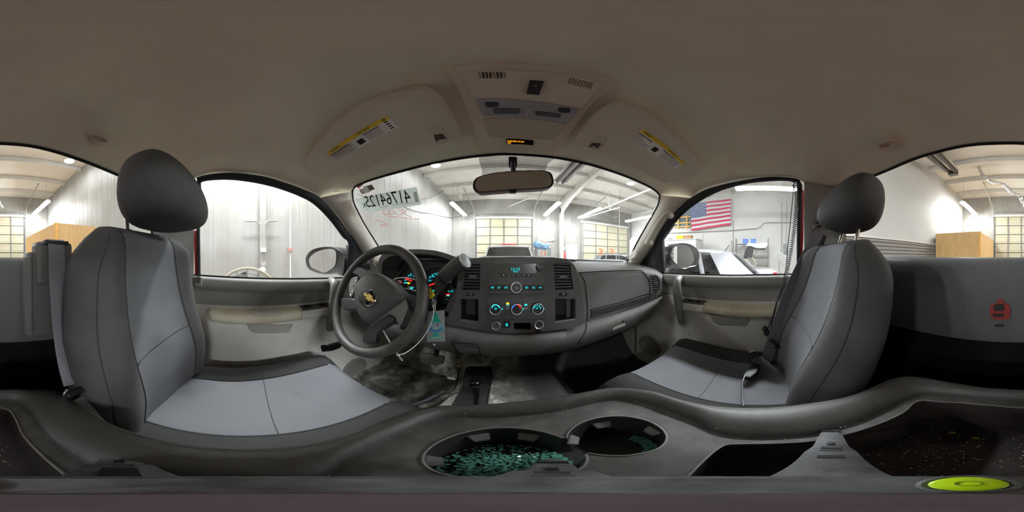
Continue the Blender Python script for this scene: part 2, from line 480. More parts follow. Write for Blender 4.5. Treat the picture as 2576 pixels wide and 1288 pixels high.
# ---- overhead doors
rib_mat = mat('door_stile_metal', '5d6062', .6)
def overhead(n, x0, x1, yy, side, rows=7, cols=4, numbers=False):
    d = thing('door_%d' % n, None, None, ((x0+x1)/2, yy, GZ)); tag(d, None, None, kind='structure')
    h = (DTOP-.06-GZ)/rows
    for r in range(rows):
        z = GZ+h*(r+.5)
        mb = MB().box(((x0+x1)/2, yy, z), (x1-x0, .05, h-.012))
        mb.box(((x0+x1)/2, yy-side*.028, z+h*.22), (x1-x0-.1, .012, .05)).box(((x0+x1)/2, yy-side*.028, z-h*.22), (x1-x0-.1, .012, .05))
        mb.build('door_panel', doorm, d, smooth=0, bevel=.006, seg=1)
    for c in range(cols+1):
        xx = lerp(x0+.03, x1-.03, c/cols)
        MB().box((xx, yy-side*.045, (GZ+DTOP-.06)/2), (.055, .03, DTOP-.06-GZ)).build('stile', rib_mat, d, smooth=0)
    for r in range(1, rows):
        MB().box(((x0+x1)/2, yy-side*.033, GZ+h*r), (x1-x0, .030, .035)).build('section_joint', mat('joint_dark', '4b483f', .8), d, smooth=0)
    for xx in (x0-.06, x1+.06):
        MB().box((xx, yy-side*.08, (GZ+DTOP+.1)/2), (.06, .1, DTOP+.1-GZ)).build('vertical_track', grime, d, smooth=0)
        MB().tube(spline([(xx, yy-side*.12, DTOP-.1), (xx, yy-side*.18, DTOP+.25), (xx, yy-side*.55, DTOP+.55), (xx, yy-side*2.9, DTOP+.95)], 5), .035, 6).build('horizontal_track', grime, d)
    MB().tube([(x0-.1, yy-side*.16, DTOP+.28), (x1+.1, yy-side*.16, DTOP+.28)], .022, 8).build('torsion_shaft', grime, d)
    MB().tube([((x0+x1)/2-.6, yy-side*.16, DTOP+.28), ((x0+x1)/2+.5, yy-side*.16, DTOP+.28)], .05, 10).build('torsion_spring', grime, d)
    MB().box(((x0+x1)/2, yy-side*.03, DTOP+.02), (x1-x0+.24, .14, .14)).build('header', steelw, d, smooth=0)
    if numbers:
        om = mat('orange_spray_paint', 'f2622c', .7)
        for q in ((1505, 641, 1516, 625), (1533, 642, 1544, 626)):
            F = PY(yy-side*.04)
            letter_px('painted_number', '3', (q[0], q[1]), (q[2], q[1]), (q[0], q[3]), F, om, d, .02)
    return d
overhead(1, DOORS_F[0][0], DOORS_F[0][1], YF+.0, 1)
overhead(2, DOORS_F[1][0], DOORS_F[1][1], YF+.0, 1, numbers=True)
overhead(3, -1.9, 1.35, YB, -1)
# side door with a bright window between column and second overhead door
sd = thing('door_4', None, None, (4.5, YF, GZ)); tag(sd, None, None, kind='structure')
MB().box((4.5, YF+.06, (.95+GZ)/2), (1.15, .06, .95-GZ)).build('door_surround', wallm, sd, smooth=0)
MB().box((4.45, YF+.02, (.72+GZ)/2), (.80, .05, .72-GZ)).build('door_leaf', mat('pale_door_leaf', 'dcdcd8', .5), sd, smooth=0, bevel=.006)
MB().box((4.45, YF-.012, .18), (.52, .012, .9)).build('pane', emis('daylit_frosted_pane', 'dff0ff', 3.0), sd, smooth=0)
for q in ((-.29, .035, .98), (.29, .035, .98)):
    MB().box((4.45+q[0], YF-.015, .18), (.05, .03, q[2])).build('pane_frame', white_p, sd, smooth=0)
for zz in (-.3, .66):
    MB().box((4.45, YF-.015, zz), (.62, .03, .05)).build('pane_frame', white_p, sd, smooth=0)
MB().tube([(4.80, YF-.05, -.42), (4.72, YF-.05, -.42)], .02, 8).build('handle', steel, sd)

# ---- lamps
housing = mat('lamp_housing_white', 'e9e9e6', .4)
def strip_lamp(x, y0, y1, z, label):
    t = thing('strip_light', label, 'lamp', (x, (y0+y1)/2, z+.1), group='strip lights hung from the workshop roof')
    L = y1-y0; c = (y0+y1)/2
    MB().prism([(x-.13, y0, z+.03), (x-.05, y0, z+.11), (x+.05, y0, z+.11), (x+.13, y0, z+.03)], (0, L, 0)).build('housing', housing, t, smooth=0)
    for dx in (-.065, .065):
        MB().tube([(x+dx, y0+.03, z), (x+dx, y1-.03, z)], .032, 6).build('tube', tubew, t)
    for yy in (y0+.25, y1-.25):
        MB().tube([(x, yy, z+.1), (x, yy, roof_z(yy))], .006, 4).build('hanger', steel, t)
    return t
strip_lamp(-2.4, 7.1, 9.6, 2.5, 'strip light glowing over the left end of the first overhead door')
strip_lamp(2.42, 7.0, 9.6, 2.5, 'strip light glowing between first overhead door and white column')
strip_lamp(4.65, 7.0, 9.5, 2.5, 'strip light glowing just right of the white column')
strip_lamp(7.9, 6.2, 8.6, 2.5, 'strip light glowing above the door numbered 3')
strip_lamp(5.7, -1.3, .9, 2.5, 'strip light seen through the top of the passenger window')
strip_lamp(-2.4, -9.4, -6.8, 2.5, 'strip light over the plywood booth seen past the driver headrest')
strip_lamp(2.42, -9.4, -6.9, 2.5, 'strip light over the plywood booth seen past the passenger headrest')
strip_lamp(-2.4, -1.3, 1.3, 2.5, 'unseen strip light added over the bay outside the driver window')  # added lamp hidden by the roof, brightens the cab through the driver window
strip_lamp(2.9, -1.3, 1.3, 2.5, 'unseen strip light added over the bay outside the passenger window')  # its added counterpart, out of view, lighting the cab from the passenger side
def high_bay(x, y, z, label, r=.17):
    t = thing('high_bay_light', label, 'lamp', (x, y, z+.2), group='round high bay lights')
    MB().lathe([(.03, .26), (.06, .25), (.07, .12), (r*.9, .04), (r, 0), (r*.97, 0)], (x, y, z), (0, 0, 1), 20).build('housing', housing, t)
    MB().lathe([(r*.94, -.012), (r*.94, .0)], (x, y, z), (0, 0, 1), 16).build('lens', emis('high_bay_lens', 'f8fbff', LAMP*1.2), t)
    MB().tube([(x, y, z+.25), (x, y, roof_z(y))], .008, 5).build('hanger', steel, t)
high_bay(-2.40, 5.3, 3.62, 'round lamp glaring at the windshield edge below the driver visor')
high_bay(5.3, 5.45, 3.62, 'round lamp glaring at the windshield edge below the passenger visor')
high_bay(-2.48, -4.9, 3.62, 'round lamp glaring at the top edge of the rear window')
high_bay(-2.4, .3, 3.62, 'unseen round lamp added over the bay beside the left wall')  # unseen lamp, added for more illumination around the cab
high_bay(2.4, -1.6, 3.62, 'unseen round lamp placed over the bay beside the partition')  # out of view, placed for illumination and the bright partition
high_bay(6.8, 2.6, 3.62, 'round lamp hung over the silver sedan')

# ---- radiant tube heater along the bay and the foil duct at its rear end
ht = thing('tube_heater', 'long dark radiant tube heater hung under the roof right of the bay', 'heater', (2.35, 1, 3.4))
blackt = mat('burnt_steel_tube', '4a4744', .55, .5)
for dx in (-.13, .13):
    MB().tube([(2.32+dx, -5.5, 3.38), (2.32+dx, 6.6, 3.38)], .055, 10).build('burner_tube', blackt, ht)
MB().prism([(2.02, -5.5, 3.42), (2.17, -5.5, 3.52), (2.47, -5.5, 3.52), (2.62, -5.5, 3.42)], (0, 12.1, 0)).build('reflector', mat('heater_reflector', '6f6b66', .35, .7), ht, smooth=0)
MB().box((2.32, -5.62, 3.42), (.34, .22, .26)).build('burner_box', blackt, ht, smooth=0, bevel=.02)
for yy in (-5.2, -2.5, .3, 3.2, 6.2): MB().tube([(2.32, yy, 3.5), (2.32, yy, roof_z(yy)-.01)], .008, 5).build('hanger', steel, ht)
dc = thing('foil_duct', 'crinkled silver flexible duct drooping below the roof behind the cab', 'duct', (1.4, -7, 3.2))
foil = mat('silver_foil', 'd8d8d8', .22, .95, bump=.9, bscale=60)
FD = lambda p: p.y+6.3+.02*abs(p.x)
dp = on(zm(2180, 340, 3.578)((870, 295), (910, 270), (935, 190), (945, 170), (985, 240), (1030, 330), (1060, 370), (1130, 420), (1230, 445), (1290, 500), (1340, 540), (1380, 548), (1400, 590), (1440, 660)), FD)
dp = resample(spline(dp, 8), 90)
MB().tube(dp, lambda t: .075+.012*math.sin(t*400), 10).build('duct_hose', foil, dc)
# pipes, braces and conduits in the front half
def pipe(name, label, pts, F, r, m, cat='pipe', smoothn=1):
    P = on(pts, F) if F else pts
    o = MB().tube(spline(P, 6) if smoothn > 1 else P, r, 6).build(name, m)
    return tag(o, label, cat)
Zr = zm(1280, 380, 4.293)
pipe('gas_pipe', 'long white pipe slanting across the roof above the door numbered 3', Zr((985, 640), (1200, 550), (1560, 405)), PZ(3.1), .05, steelw)
pipe('gas_pipe', 'thin white brace pipe below the roof right of the white column', Zr((810, 725), (1190, 612)), PZ(2.55), .03, steelw)
pipe('roof_brace', 'dark brace rod running down to the second overhead door', Zr((990, 640), (1125, 722), (1060, 745)), PY(9.4), .025, grime, 'brace')
pipe('roof_brace', 'dark sagging rod across the roof behind the passenger pillar', Zr((1125, 720), (1350, 660), (1560, 630)), PY(8.6), .02, grime, 'brace')
pipe('roof_brace', 'thin rod crossing above the first overhead door', Zr((-160, 640), (0, 610), (370, 560)), PY(9.6), .018, grime, 'brace')
pipe('roof_brace', 'thin diagonal rod meeting the mirror from the left', Zr((0, 600), (180, 525), (370, 480)), PY(8.8), .02, steelw, 'brace')
Zl = zm(860, 380, 4.293)
pipe('wall_cable', 'thin black cable drooping along the left wall to the corner', Zl((560, 545), (720, 625), (860, 665), (940, 672), (1060, 700), (1185, 722)), PX(XL+.04), .012, black, 'cable', 6)
pipe('wall_cable', 'thin black cable rising from the left wall to the roof', Zl((862, 527), (960, 500), (1040, 460), (1095, 430)), PX(XL+.04), .010, black, 'cable', 6)
pipe('wall_cable', 'thin black cable sloping along the front wall beside the first door', Zl((1190, 722), (1300, 700), (1420, 665)), PY(YF-.03), .012, black, 'cable')
pipe('hanger_post', 'forked white hanger hanging below the roof left of the mirror', Zl((1360, 230), (1290, 370), (1285, 520)), PY(7.8), .03, steelw, 'hanger')
pipe('hanger_post', 'thin white rod leaning beside the forked hanger', Zl((1225, 260), (1250, 430), (1275, 510)), PY(7.9), .022, steelw, 'hanger')
pipe('hanger_post', 'thin white hanger of the slanting gas pipe', Zr((990, 345), (1100, 635)), PY(7.4), .022, steelw, 'hanger')
pipe('hanger_post', 'second thin white hanger beside the slanting gas pipe', Zr((1075, 365), (1095, 600)), PY(7.4), .022, steelw, 'hanger')
pipe('drop_cord', 'dark cord hanging straight down in front of the door numbered 3', Zr((1197, 380), (1195, 700), (1190, 1190)), PY(7.0), .012, grime, 'cord')
# ---- left wall fittings (driver window)
Zw = zm(480, 420, 2.576)
FW = PX(XL+.06)
post = tag(thing('wall_post', 'grey steel post on the left wall seen through the driver window', 'post', hit((661, 690), FW)), None, None)
P0 = hit((661, 455), FW); P1 = hit((661, 720), FW)
MB().box((XL+.04, P0.y, (P0.z+P1.z)/2-.5), (.10, .13, P0.z-P1.z+1.4)).build('post_web', mat('wall_post_paint', '807d76', .6, noise=.15, nscale=6), post, smooth=0)
for q, nm in (((470, 538), 'outlet_box'), ((470, 636), 'cable_clamp')):
    c = hit(Zw(q)[0], PX(XL+.12))
    mb = MB().box(c, (.05, .11, .09)); mb.box(c+Vector((.03, 0, 0)), (.02, .05, .04))
    mb.build(nm, mat('outlet_grey', 'd4d4d0', .5) if nm == 'outlet_box' else grime, post, smooth=0, bevel=.006)
for sgn, pts in ((-1, ((350, 352), (400, 352), (430, 356), (446, 372))), (1, ((560, 350), (520, 350), (495, 356), (482, 372)))):
    MB().tube(spline(on(Zw(*pts), PX(XL+.14)), 5), .018, 6).build('bracket', grime, post)
tg = panel('wall_tag', Zw((445, 655), (475, 645), (488, 672), (455, 685)), PX(XL+.16), .004, white_p)
tag(tg, 'small white paper tag hanging on the left wall post', 'tag')
cd = tag(thing('wall_conduit', 'thin conduit with a red switch box on the left wall', 'conduit', hit(Zw((645, 720))[0], FW)), None, None)
MB().tube(on(Zw((642, 195), (645, 540), (646, 720)), FW), .014, 6).build('conduit_pipe', steelw, cd)
c = hit(Zw((643, 536))[0], PX(XL+.09)); MB().box(c, (.06, .1, .07)).build('switch_box', mat('dull_red_switch', '9b6a60', .6), cd, smooth=0, bevel=.006)
# ---- drum fan beside the left wall
fan = thing('drum_fan', 'round black drum fan standing below the driver window', 'fan', (-2.4, .25, GZ))
FF = PX(-2.2)
fc = hit((623, 722), FF); fr_ = .55
fc = Vector((-2.2, fc.y, hit((623, 675), FF).z-.42))
Rf = .42
MB().tube([(fc.x, fc.y+Rf*math.cos(a), fc.z+Rf*math.sin(a)) for a in [2*math.pi*i/40 for i in range(40)]], .018, 6, closed=True).build('rim', mat('fan_rim_tan', 'a39a80', .5), fan)
MB().lathe([(Rf-.01, -.12), (Rf-.01, .12)], fc, (1, 0, 0), 40, cap=False).build('drum', black, fan)
for k in range(1, 6):
    rr_ = Rf*k/6
    MB().tube([(fc.x+.02, fc.y+rr_*math.cos(a), fc.z+rr_*math.sin(a)) for a in [2*math.pi*i/28 for i in range(28)]], .003, 4, closed=True).build('guard_ring', steel, fan)
for k in range(8):
    a = math.pi*k/8
    MB().tube([(fc.x+.02, fc.y-Rf*math.cos(a), fc.z-Rf*math.sin(a)), (fc.x+.02, fc.y+Rf*math.cos(a), fc.z+Rf*math.sin(a))], .004, 4).build('guard_bar', steel, fan)
for k in range(4):
    a = math.pi/2*k+.4
    u = Vector((0, math.cos(a), math.sin(a))); v = Vector((0, -math.sin(a), math.cos(a)))
    MB().grid([[fc+u*.06-v*.05, fc+u*.06+v*.05+Vector((.04, 0, 0))], [fc+u*.36-v*.13, fc+u*.36+v*.13+Vector((.08, 0, 0))]]).build('blade', grime, fan, solid=.004)
for sx in (-1, 1):
    MB().tube([(fc.x+sx*.1, fc.y-.3, GZ+.02), (fc.x+sx*.1, fc.y-.3, fc.z-.25), (fc.x+sx*.1, fc.y-Rf*.8, fc.z-.2)], .018, 6).build('stand', black, fan)
    MB().tube([(fc.x+sx*.1, fc.y+.3, GZ+.02), (fc.x+sx*.1, fc.y+.3, fc.z-.25), (fc.x+sx*.1, fc.y+Rf*.8, fc.z-.2)], .018, 6).build('stand', black, fan)
# ---- plywood booths behind the truck
def booth(x0, x1, y0, y1, zt, label, stud_x):
    t = thing('plywood_booth', label, 'booth', ((x0+x1)/2, (y0+y1)/2, GZ))
    n = max(1, round(abs(x1-x0)/1.22)); ya = max(y0, y1)
    for k in range(n):
        a, b = lerp(x0, x1, k/n), lerp(x0, x1, (k+1)/n)
        MB().box(((a+b)/2, ya, (zt+GZ)/2), (abs(b-a)-.006, .03, zt-GZ)).build('plywood_sheet', ply, t, smooth=0)
    n = max(1, round(abs(y1-y0)/1.22))
    for k in range(n):
        a, b = lerp(y0, y1, k/n), lerp(y0, y1, (k+1)/n)
        MB().box((stud_x, (a+b)/2, (zt+GZ)/2), (.03, abs(b-a)-.006, zt-GZ)).build('plywood_sheet', ply, t, smooth=0)
    MB().box((stud_x, ya, (zt+GZ)/2), (.1, .1, zt-GZ)).build('corner_post', lumber, t, smooth=0)
    MB().box(((x0+x1)/2, (y0+y1)/2, zt-.01), (abs(x1-x0), abs(y1-y0), .02)).build('top_sheet', ply, t, smooth=0)
booth(-3.36, -1.72, -8.3, -4.2, .93, 'tall plywood booth behind the driver seat along the left wall', -1.72)
booth(1.40, 3.26, -9.6, -6.0, .93, 'tall plywood booth behind the passenger seat beside the ribbed siding', 1.40)
# ================================================================ THE CAB SHELL
CX = .05
def Fws(p): return p.y-(.87-(p.z+.03)*.753-.18*(p.x-CX)**2)
def xdl(z): return -.78+.2*max(0, z+.1)
def xdr(z): return .86-.2*max(0, z+.09)
def Fdl(p): return p.x-xdl(p.z)
def Fdr(p): return p.x-xdr(p.z)
def Frear(p): return p.y-(-.50+.08*p.z+.18*(p.x-CX)**2)
def Zh(x, y):
    u = abs(x-CX)/.72; v = abs(y-.04)/.51
    z = .515-.125*v**2.5-.15*u**2.6
    pocket = sstep(.135, .215, abs(x-CX))*sstep(.30, .20, abs(y+.01))*sstep(.66, .45, abs(x-CX))
    return z+.020*pocket
z4 = zm(740, 140, 2.576); z6 = zm(1400, 200, 2.575); zr = zm(2180, 340, 3.578)

ws_top = [(886, 482), (889, 474), (899, 466), (935, 452), (990, 436), (1080, 413), (1160, 398), (1240, 389), (1300, 388), (1400, 397), (1480, 413), (1560, 438), (1620, 463), (1648, 479), (1660, 492)]
ws_left = [(886, 482), (888, 505), (897, 527), (917, 565), (942, 605), (964, 640), (982, 668)]
ws_right = [(1660, 492), (1656, 515), (1643, 540), (1620, 580), (1602, 612), (1588, 640), (1572, 668)]
gl_out = [(503, 447), (538, 437), (596, 439), (655, 445), (713, 461), (760, 478), (802, 498)]
gl_low = [(802, 498), (841, 540), (876, 587), (900, 622), (928, 660)]
gr_out = [(1742, 499), (1774, 478), (1842, 458), (1907, 450), (1963, 448), (2000, 451), (2020, 460)]
gr_low = [(1742, 499), (1716, 517), (1681, 555), (1660, 588), (1640, 624), (1606, 672)]
rw_top = [(2140, 474), (2184, 449), (2236, 427), (2297, 401), (2348, 385), (2404, 371), (2459, 363), (2529, 360), (2576, 361), (2651, 367), (2726, 385), (2804, 412), (2860, 435), (2905, 455), (2940, 476)]

# windshield glass
topc = resample(spline(ws_top, 4), 41)
lft, rgt = resample(spline(ws_left, 4), 17), resample(spline(ws_right, 4), 17)
rows = []
for j in range(17):
    a, b = lft[j], rgt[j]; t = j/16
    r = []
    for i, q in enumerate(topc):
        s = i/40
        bx = lerp(a[0], b[0], (q[0]-topc[0][0])/(topc[-1][0]-topc[0][0]))
        base = lerp(topc[0][1], topc[-1][1], s); arch = q[1]-base
        r.append(tuple(hit((bx, lerp(a[1], b[1], s)+arch*(1-t)), Fws)))
    rows.append(r)
wsh = MB().grid(rows).build('window_1', win, smooth=180); tag(wsh, 'wide curved windshield seen from inside over the dashboard', None, kind='structure')
edge = on(spline(ws_left[::-1], 4), Fws)[:-1]+on(spline(ws_top, 4), Fws)[:-1]+on(spline(ws_right, 4), Fws)
MB().tube(edge, .006, 6).build('gasket', rubber, wsh)
# dotted shade band above the mirror
dots = bpy.data.materials.new('dotted_frit'); dots.use_nodes = True
nt = dots.node_tree; b_ = nt.nodes['Principled BSDF']; b_.inputs['Base Color'].default_value = (.02, .02, .02, 1)
tc_ = nt.nodes.new('ShaderNodeTexCoord'); vo = nt.nodes.new('ShaderNodeTexVoronoi'); vo.inputs['Scale'].default_value = 300; vo.inputs['Randomness'].default_value = 0
gt = nt.nodes.new('ShaderNodeMath'); gt.operation = 'LESS_THAN'; gt.inputs[1].default_value = .42
mp_ = nt.nodes.new('ShaderNodeMapping'); mp_.inputs['Scale'].default_value = (1, 0, 1); nt.links.new(tc_.outputs['Object'], mp_.inputs['Vector']); nt.links.new(mp_.outputs['Vector'], vo.inputs['Vector']); nt.links.new(vo.outputs['Distance'], gt.inputs[0]); nt.links.new(gt.outputs[0], b_.inputs['Alpha'])
fp = spline([(1206, 392), (1250, 390), (1300, 389), (1390, 397), (1378, 412), (1372, 432), (1360, 470), (1225, 470), (1213, 430)], 3, closed=True)
fo = MB(); fP = [Vector(q)*.995 for q in on(fp, Fws)]
fo.v = [tuple(q) for q in fP]; fo.f = [tuple(range(len(fP)))]
fo.build('shade_dots', dots, wsh, smooth=0)

# rear window glass
rt = resample(spline(rw_top, 3), 41)
rows = []
for j in range(13):
    t = j/12
    rows.append([tuple(hit((q[0], lerp(q[1], 668, t)), Frear)) for q in rt])
rwin = MB().grid(rows).build('window_2', win, smooth=180); tag(rwin, 'wide rear window of the cab behind both headrests', None, kind='structure')
MB().tube(on(spline(rw_top, 3), Frear), .006, 6).build('gasket', rubber, rwin)

# headliner: from a dome centre out to the window edges
bnd = on(spline(ws_top, 4), Fws)+on(spline(gr_out, 4), Fdr)
bnd += [(.735, -.34, .365), (.70, -.38, .37)]+on(spline(rw_top[1:-1], 4), Frear)+[(-.60, -.38, .345), (-.64, -.33, .35)]
bnd += on(spline(gl_out, 4), Fdl)
bnd = resample(bnd+[bnd[0]], 181)[:-1]
rings = []
NR = 44
for k in range(NR+1):
    t = k/NR
    ring = []
    for q in bnd:
        x = lerp(CX, q[0], t); y = lerp(.03, q[1], t)
        ring.append((x, y, Zh(x, y)+(q[2]-Zh(q[0], q[1]))*t**5))
    rings.append(ring)
hl = MB().grid(rings[1:], closed_u=True)
hl.v.append((CX, .03, Zh(CX, .03))); n_ = len(hl.v)-1
for j in range(len(bnd)): hl.f.append((n_, (j+1) % len(bnd), j))
hl = hl.build('ceiling_headliner', head, smooth=180, solid=.02); tag(hl, None, None, kind='structure')
for ob in [hl]:
    # make sure the shell thickens upward
    ob.modifiers['solid'].offset = 1 if ob.data.polygons[0].normal.z > 0 else -1
# outer roof skin
rows = [[(CX+x, y, .575-.10*(abs(x)/.75)**3-.10*(abs(y-.02)/.58)**3) for x in [(-.75+1.5*i/16) for i in range(17)]] for y in [(-.50+1.06*j/12) for j in range(13)]]
rs = MB().grid(rows).build('roof_skin', red_p, hl, smooth=180)

# pillar trims
def pillar(name, a, b, mid_in, n=26):
    A, B = resample(a, n), resample(b, n)
    rows = []
    for k in range(7):
        t = k/6
        r = []
        for p, q in zip(A, B):
            v = Vector(p).lerp(Vector(q), t); v = v*(1-mid_in*math.sin(math.pi*t)**.7)
            r.append(tuple(v))
        rows.append(r)
    return MB().grid(rows).build(name, trim_lt, smooth=180, solid=0)
al = S(pillar('trim_1', on(spline(ws_left, 4), Fws), on(spline(gl_low, 4), Fdl), .045))
ar = S(pillar('trim_2', on(spline(ws_right, 4), Fws), on(spline(gr_low, 4), Fdr), .045))
for o, x in ((al, -1), (ar, 1)): tag(o, 'light grey plastic trim of the windshield pillar on the %s side' % ('driver' if x < 0 else 'passenger'), None)
# oval speaker caps at the pillar feet and seams
def Fpl(k): return lambda p: (p.x/-.66 if k < 0 else p.x/.74)-1+0*p.y
for o, pts, xx in ((al, ell(954, 657, 9, 15, 16), -.60), (ar, [(1581, 648), (1586, 636), (1594, 629), (1601, 630), (1601, 638), (1596, 649), (1587, 654), (1581, 653)], .70)):
    panel('speaker_cap', pts, PX(xx), .02, trim_lt, o, bevel=.004)
# passenger grab handle
gh = tag(thing('grab_handle', 'light grey grab handle on the passenger windshield pillar', 'handle', (.72, .6, .15)), None, None)
hp = on(z6((720, 870), (700, 885), (665, 930), (630, 985), (600, 1035), (585, 1060)), PX(.675))
MB().tube(spline(hp, 6), lambda t: .011*(1+.35*math.sin(math.pi*t)), 10, flat=None).build('grip', trim_lt, gh)
for q in (z6((722, 868))[0], z6((588, 1055))[0]):
    c = hit(q, PX(.685)); MB().lathe([(.004, -.010), (.014, -.007), (.017, .02), (.017, .05)], c, (1, .25, 0), 14).build('end_mount', trim_lt, gh)

# rear quarter trims
def quarter(name, sgn):
    xd = xdl if sgn < 0 else xdr
    xr = -.60 if sgn < 0 else .70
    rows = []
    for k in range(17):
        z = lerp(.415, -.85, k/16)
        x0 = xd(z)-(-.01 if sgn < 0 else .01)
        yr = -.50+.08*z+.18*(xr-CX)**2
        if z < 0: yr = -.49
        rows.append(resample(spline([(x0, x0*.352 if sgn < 0 else -x0*.272, z), (x0-sgn*.012, -.31, z), (lerp(x0, xr, .45), -.405, z), (xr, yr+.012, z)], 5), 16))
    o = S(MB().grid(rows).build(name, mat('quarter_plastic', 'a3a29e', .6, bump=.25, bscale=700, spec=.3), smooth=180))
    return tag(o, 'grey plastic cab corner trim behind the %s seat' % ('driver' if sgn < 0 else 'passenger'), None)
quarter('trim_3', -1); quarter('trim_4', 1)
# coat hooks at the rear of the headliner
for nm, q, lab in ((1, (2232, 366), 'recessed coat hook in the headliner above the passenger headrest'), (2, (246, 352), 'recessed coat hook in the headliner near the driver side rear window corner')):
    c = hit(q, lambda p: p.z-Zh(p.x, p.y)+.03)
    t = tag(thing('coat_hook', lab, 'coat hook', c), None, None)
    MB().lathe([(.034, .018), (.032, .004), (.026, 0), (.024, .006), (.001, .009)], c, (0, .25, 1), 20).build('cup', visor_m, t)
    MB().tube(spline([c+Vector((-.018, -.004, .004)), c+Vector((-.012, -.008, -.006)), c+Vector((.010, -.008, -.006)), c+Vector((.018, -.004, .004))], 5), .005, 8).build('hook', visor_m, t)

# ---------------------------------------------------------------- truck doors
gask = mat('door_seal_rubber', '2b2e31', .6, spec=.35)
dmat = mat('door_sail_plastic', '3c3e42', .5, bump=.2, bscale=800)
zd = zm(480, 420, 2.576); zp = zm(1600, 430, 2.476)
def truck_door(sgn):
    drv = sgn < 0
    F = Fdl if drv else Fdr; xd = xdl if drv else xdr; X0 = -.78 if drv else .86
    t = thing('door_5' if drv else 'door_6', 'driver door with grey upper panel, worn beige armrest and pull handle' if drv else 'passenger door with grey upper panel, beige armrest and empty pocket', None, (X0, .15, -.85), kind='structure')
    if drv:
        inner = [(505, 695), (503, 560), (506, 475), (513, 457), (577, 453), (643, 461), (697, 474), (752, 494), (790, 515), (829, 554), (860, 595), (876, 616), (868, 692)]
        outer = [(498, 695), (496, 560), (498, 468), (503, 447), (575, 437), (655, 445), (713, 461), (760, 478), (802, 498), (841, 540), (876, 587), (902, 622), (892, 695)]
    else:
        inner = [(2004, 680), (2004, 600), (2004, 470), (1998, 461), (1984, 456), (1943, 456), (1883, 462), (1826, 476), (1778, 497), (1733, 527), (1697, 563), (1667, 604), (1672, 682)]
        outer = [(2011, 680), (2013, 592), (2017, 482), (2014, 462), (2000, 451), (1940, 447), (1880, 454), (1820, 466), (1770, 482), (1724, 511), (1683, 553), (1650, 600), (1652, 685)]
    sg = lambda q: spline(q, 6)
    I = [Vector(p) for p in on(sg(inner), F)]; O = [Vector(p) for p in on(sg(outer), F)]
    inw = Vector((-sgn*.018, 0, 0))
    rows = [[p+inw*0 for p in I], [p+inw*.7 for p in I], [a.lerp(b, .5)+inw*1.0 for a, b in zip(I, O)], [p+inw*.6 for p in O]]
    MB().grid(rows).build('window_seal', gask, t, smooth=180)
    # glass
    poly = I+[]
    g = MB(); n = len(poly)
    cen = sum(poly, Vector())/n
    cen.x = xd(cen.z)
    g.v = [tuple(p+Vector((sgn*.006, 0, 0))) for p in poly]+[tuple(cen+Vector((sgn*.006, 0, 0)))]
    g.f = [(i, (i+1) % n, n) for i in range(n)]
    g.build('window_glass', win, t, smooth=180)
    # sail panel in the front corner
    sp = [(876, 616), (902, 622), (925, 656), (900, 700), (868, 694)] if drv else [(1605, 672), (1640, 624), (1683, 553), (1697, 563), (1667, 604), (1672, 684), (1640, 690)]
    panel('sail_panel', sp, F, .03, dmat, t, out=.008, bevel=.004)
    # red jamb strip behind the seal
    rp_ = [(485, 580), (497, 580), (497, 694), (490, 694)] if drv else [(2012, 472), (2024, 480), (2022, 600), (2016, 690), (2007, 690)]
    panel('painted_jamb', rp_, F, .02, red_p, t, out=-.004)
    # upper panel
    y0, y1 = -.33, .62
    def slope(y): return -.098-(.028 if drv else .012)*(y+.27)/.77
    ys = [lerp(y0, y1, i/20) for i in range(21)]
    prof = [(-.02, 0.0), (.022, -.002), (.034, -.010), (.040, -.028), (.038, -.05), (.022, -.062), (.016, -.075), (.018, -.115), (.022, -.142)]
    rows = [[(X0-sgn*d*(1 if True else 0), y, slope(y)+dz) for y in ys] for d, dz in prof]
    MB().grid(rows).build('upper_panel', door_up, t, smooth=180)
    MB().tube([(X0-sgn*.004, y, slope(y)+.003) for y in ys], .004, 6).build('belt_seal', rubber, t)
    # lower panel with swelling pocket
    zb = -.245
    y1l = .80
    ysl = [lerp(y0, y1l, i/44) for i in range(45)]
    zs = [lerp(zb+.005, -.84, j/30) for j in range(31)]
    pk0, pk1 = (-.22, .34)
    def bulge(y, z):
        a = sstep(pk0-.03, pk0+.05, y)*sstep(pk1+.07, pk1-.06, y+.18*min(0, z+.40))
        b = sstep(-.28, -.33, z)*sstep(-.70, -.58, z)
        return .045*a*b
    rows = [[(X0-sgn*(.022+bulge(y, z)), y, z) for y in ysl] for z in zs]
    MB().grid(rows).build('lower_panel', door_lo, t, smooth=180)
    # armrest
    ya, yb = (-.20, .235) if drv else (-.17, .285)
    rows = []
    for i in range(25):
        s_ = i/24; y = lerp(ya, yb, s_)
        e = sstep(0, .10, s_)*1.0 if True else 1
        d = .02+.075*(e**.5)*(1-.15*sstep(.6, 1, s_))
        zt = -.262-.006*math.sin(s_*3)
        rows.append([(X0-sgn*.01, y, zt+.012), (X0-sgn*d*.55, y, zt+.006), (X0-sgn*(d-.012), y, zt), (X0-sgn*d, y, zt-.012), (X0-sgn*d, y, zt-.034), (X0-sgn*(d-.010), y, zt-.046), (X0-sgn*.01, y, zt-.055)])
    MB().grid(rows).build('armrest', arm_m, t, smooth=50, bevel=0, sub=1)
    # scooped grip on the armrest and map pocket lip
    cz = zd if drv else zp
    pk = [(360, 1020), (380, 1060), (410, 1078), (560, 1078), (640, 1072), (665, 1020)] if drv else [(455, 895), (480, 940), (510, 960), (680, 963), (695, 950), (710, 912)]
    panel('map_pocket', cz(*pk), PX(X0-sgn*.073), .012, mat('door_pocket_shadow_grey', '9d9a92', .6) if drv else mat('door_pocket_grey', '928e85', .6), t, bevel=.003)
    gs = [(385, 938), (400, 926), (585, 926), (600, 936), (570, 952), (420, 952)] if drv else [(490, 832), (520, 822), (540, 838), (520, 846)]
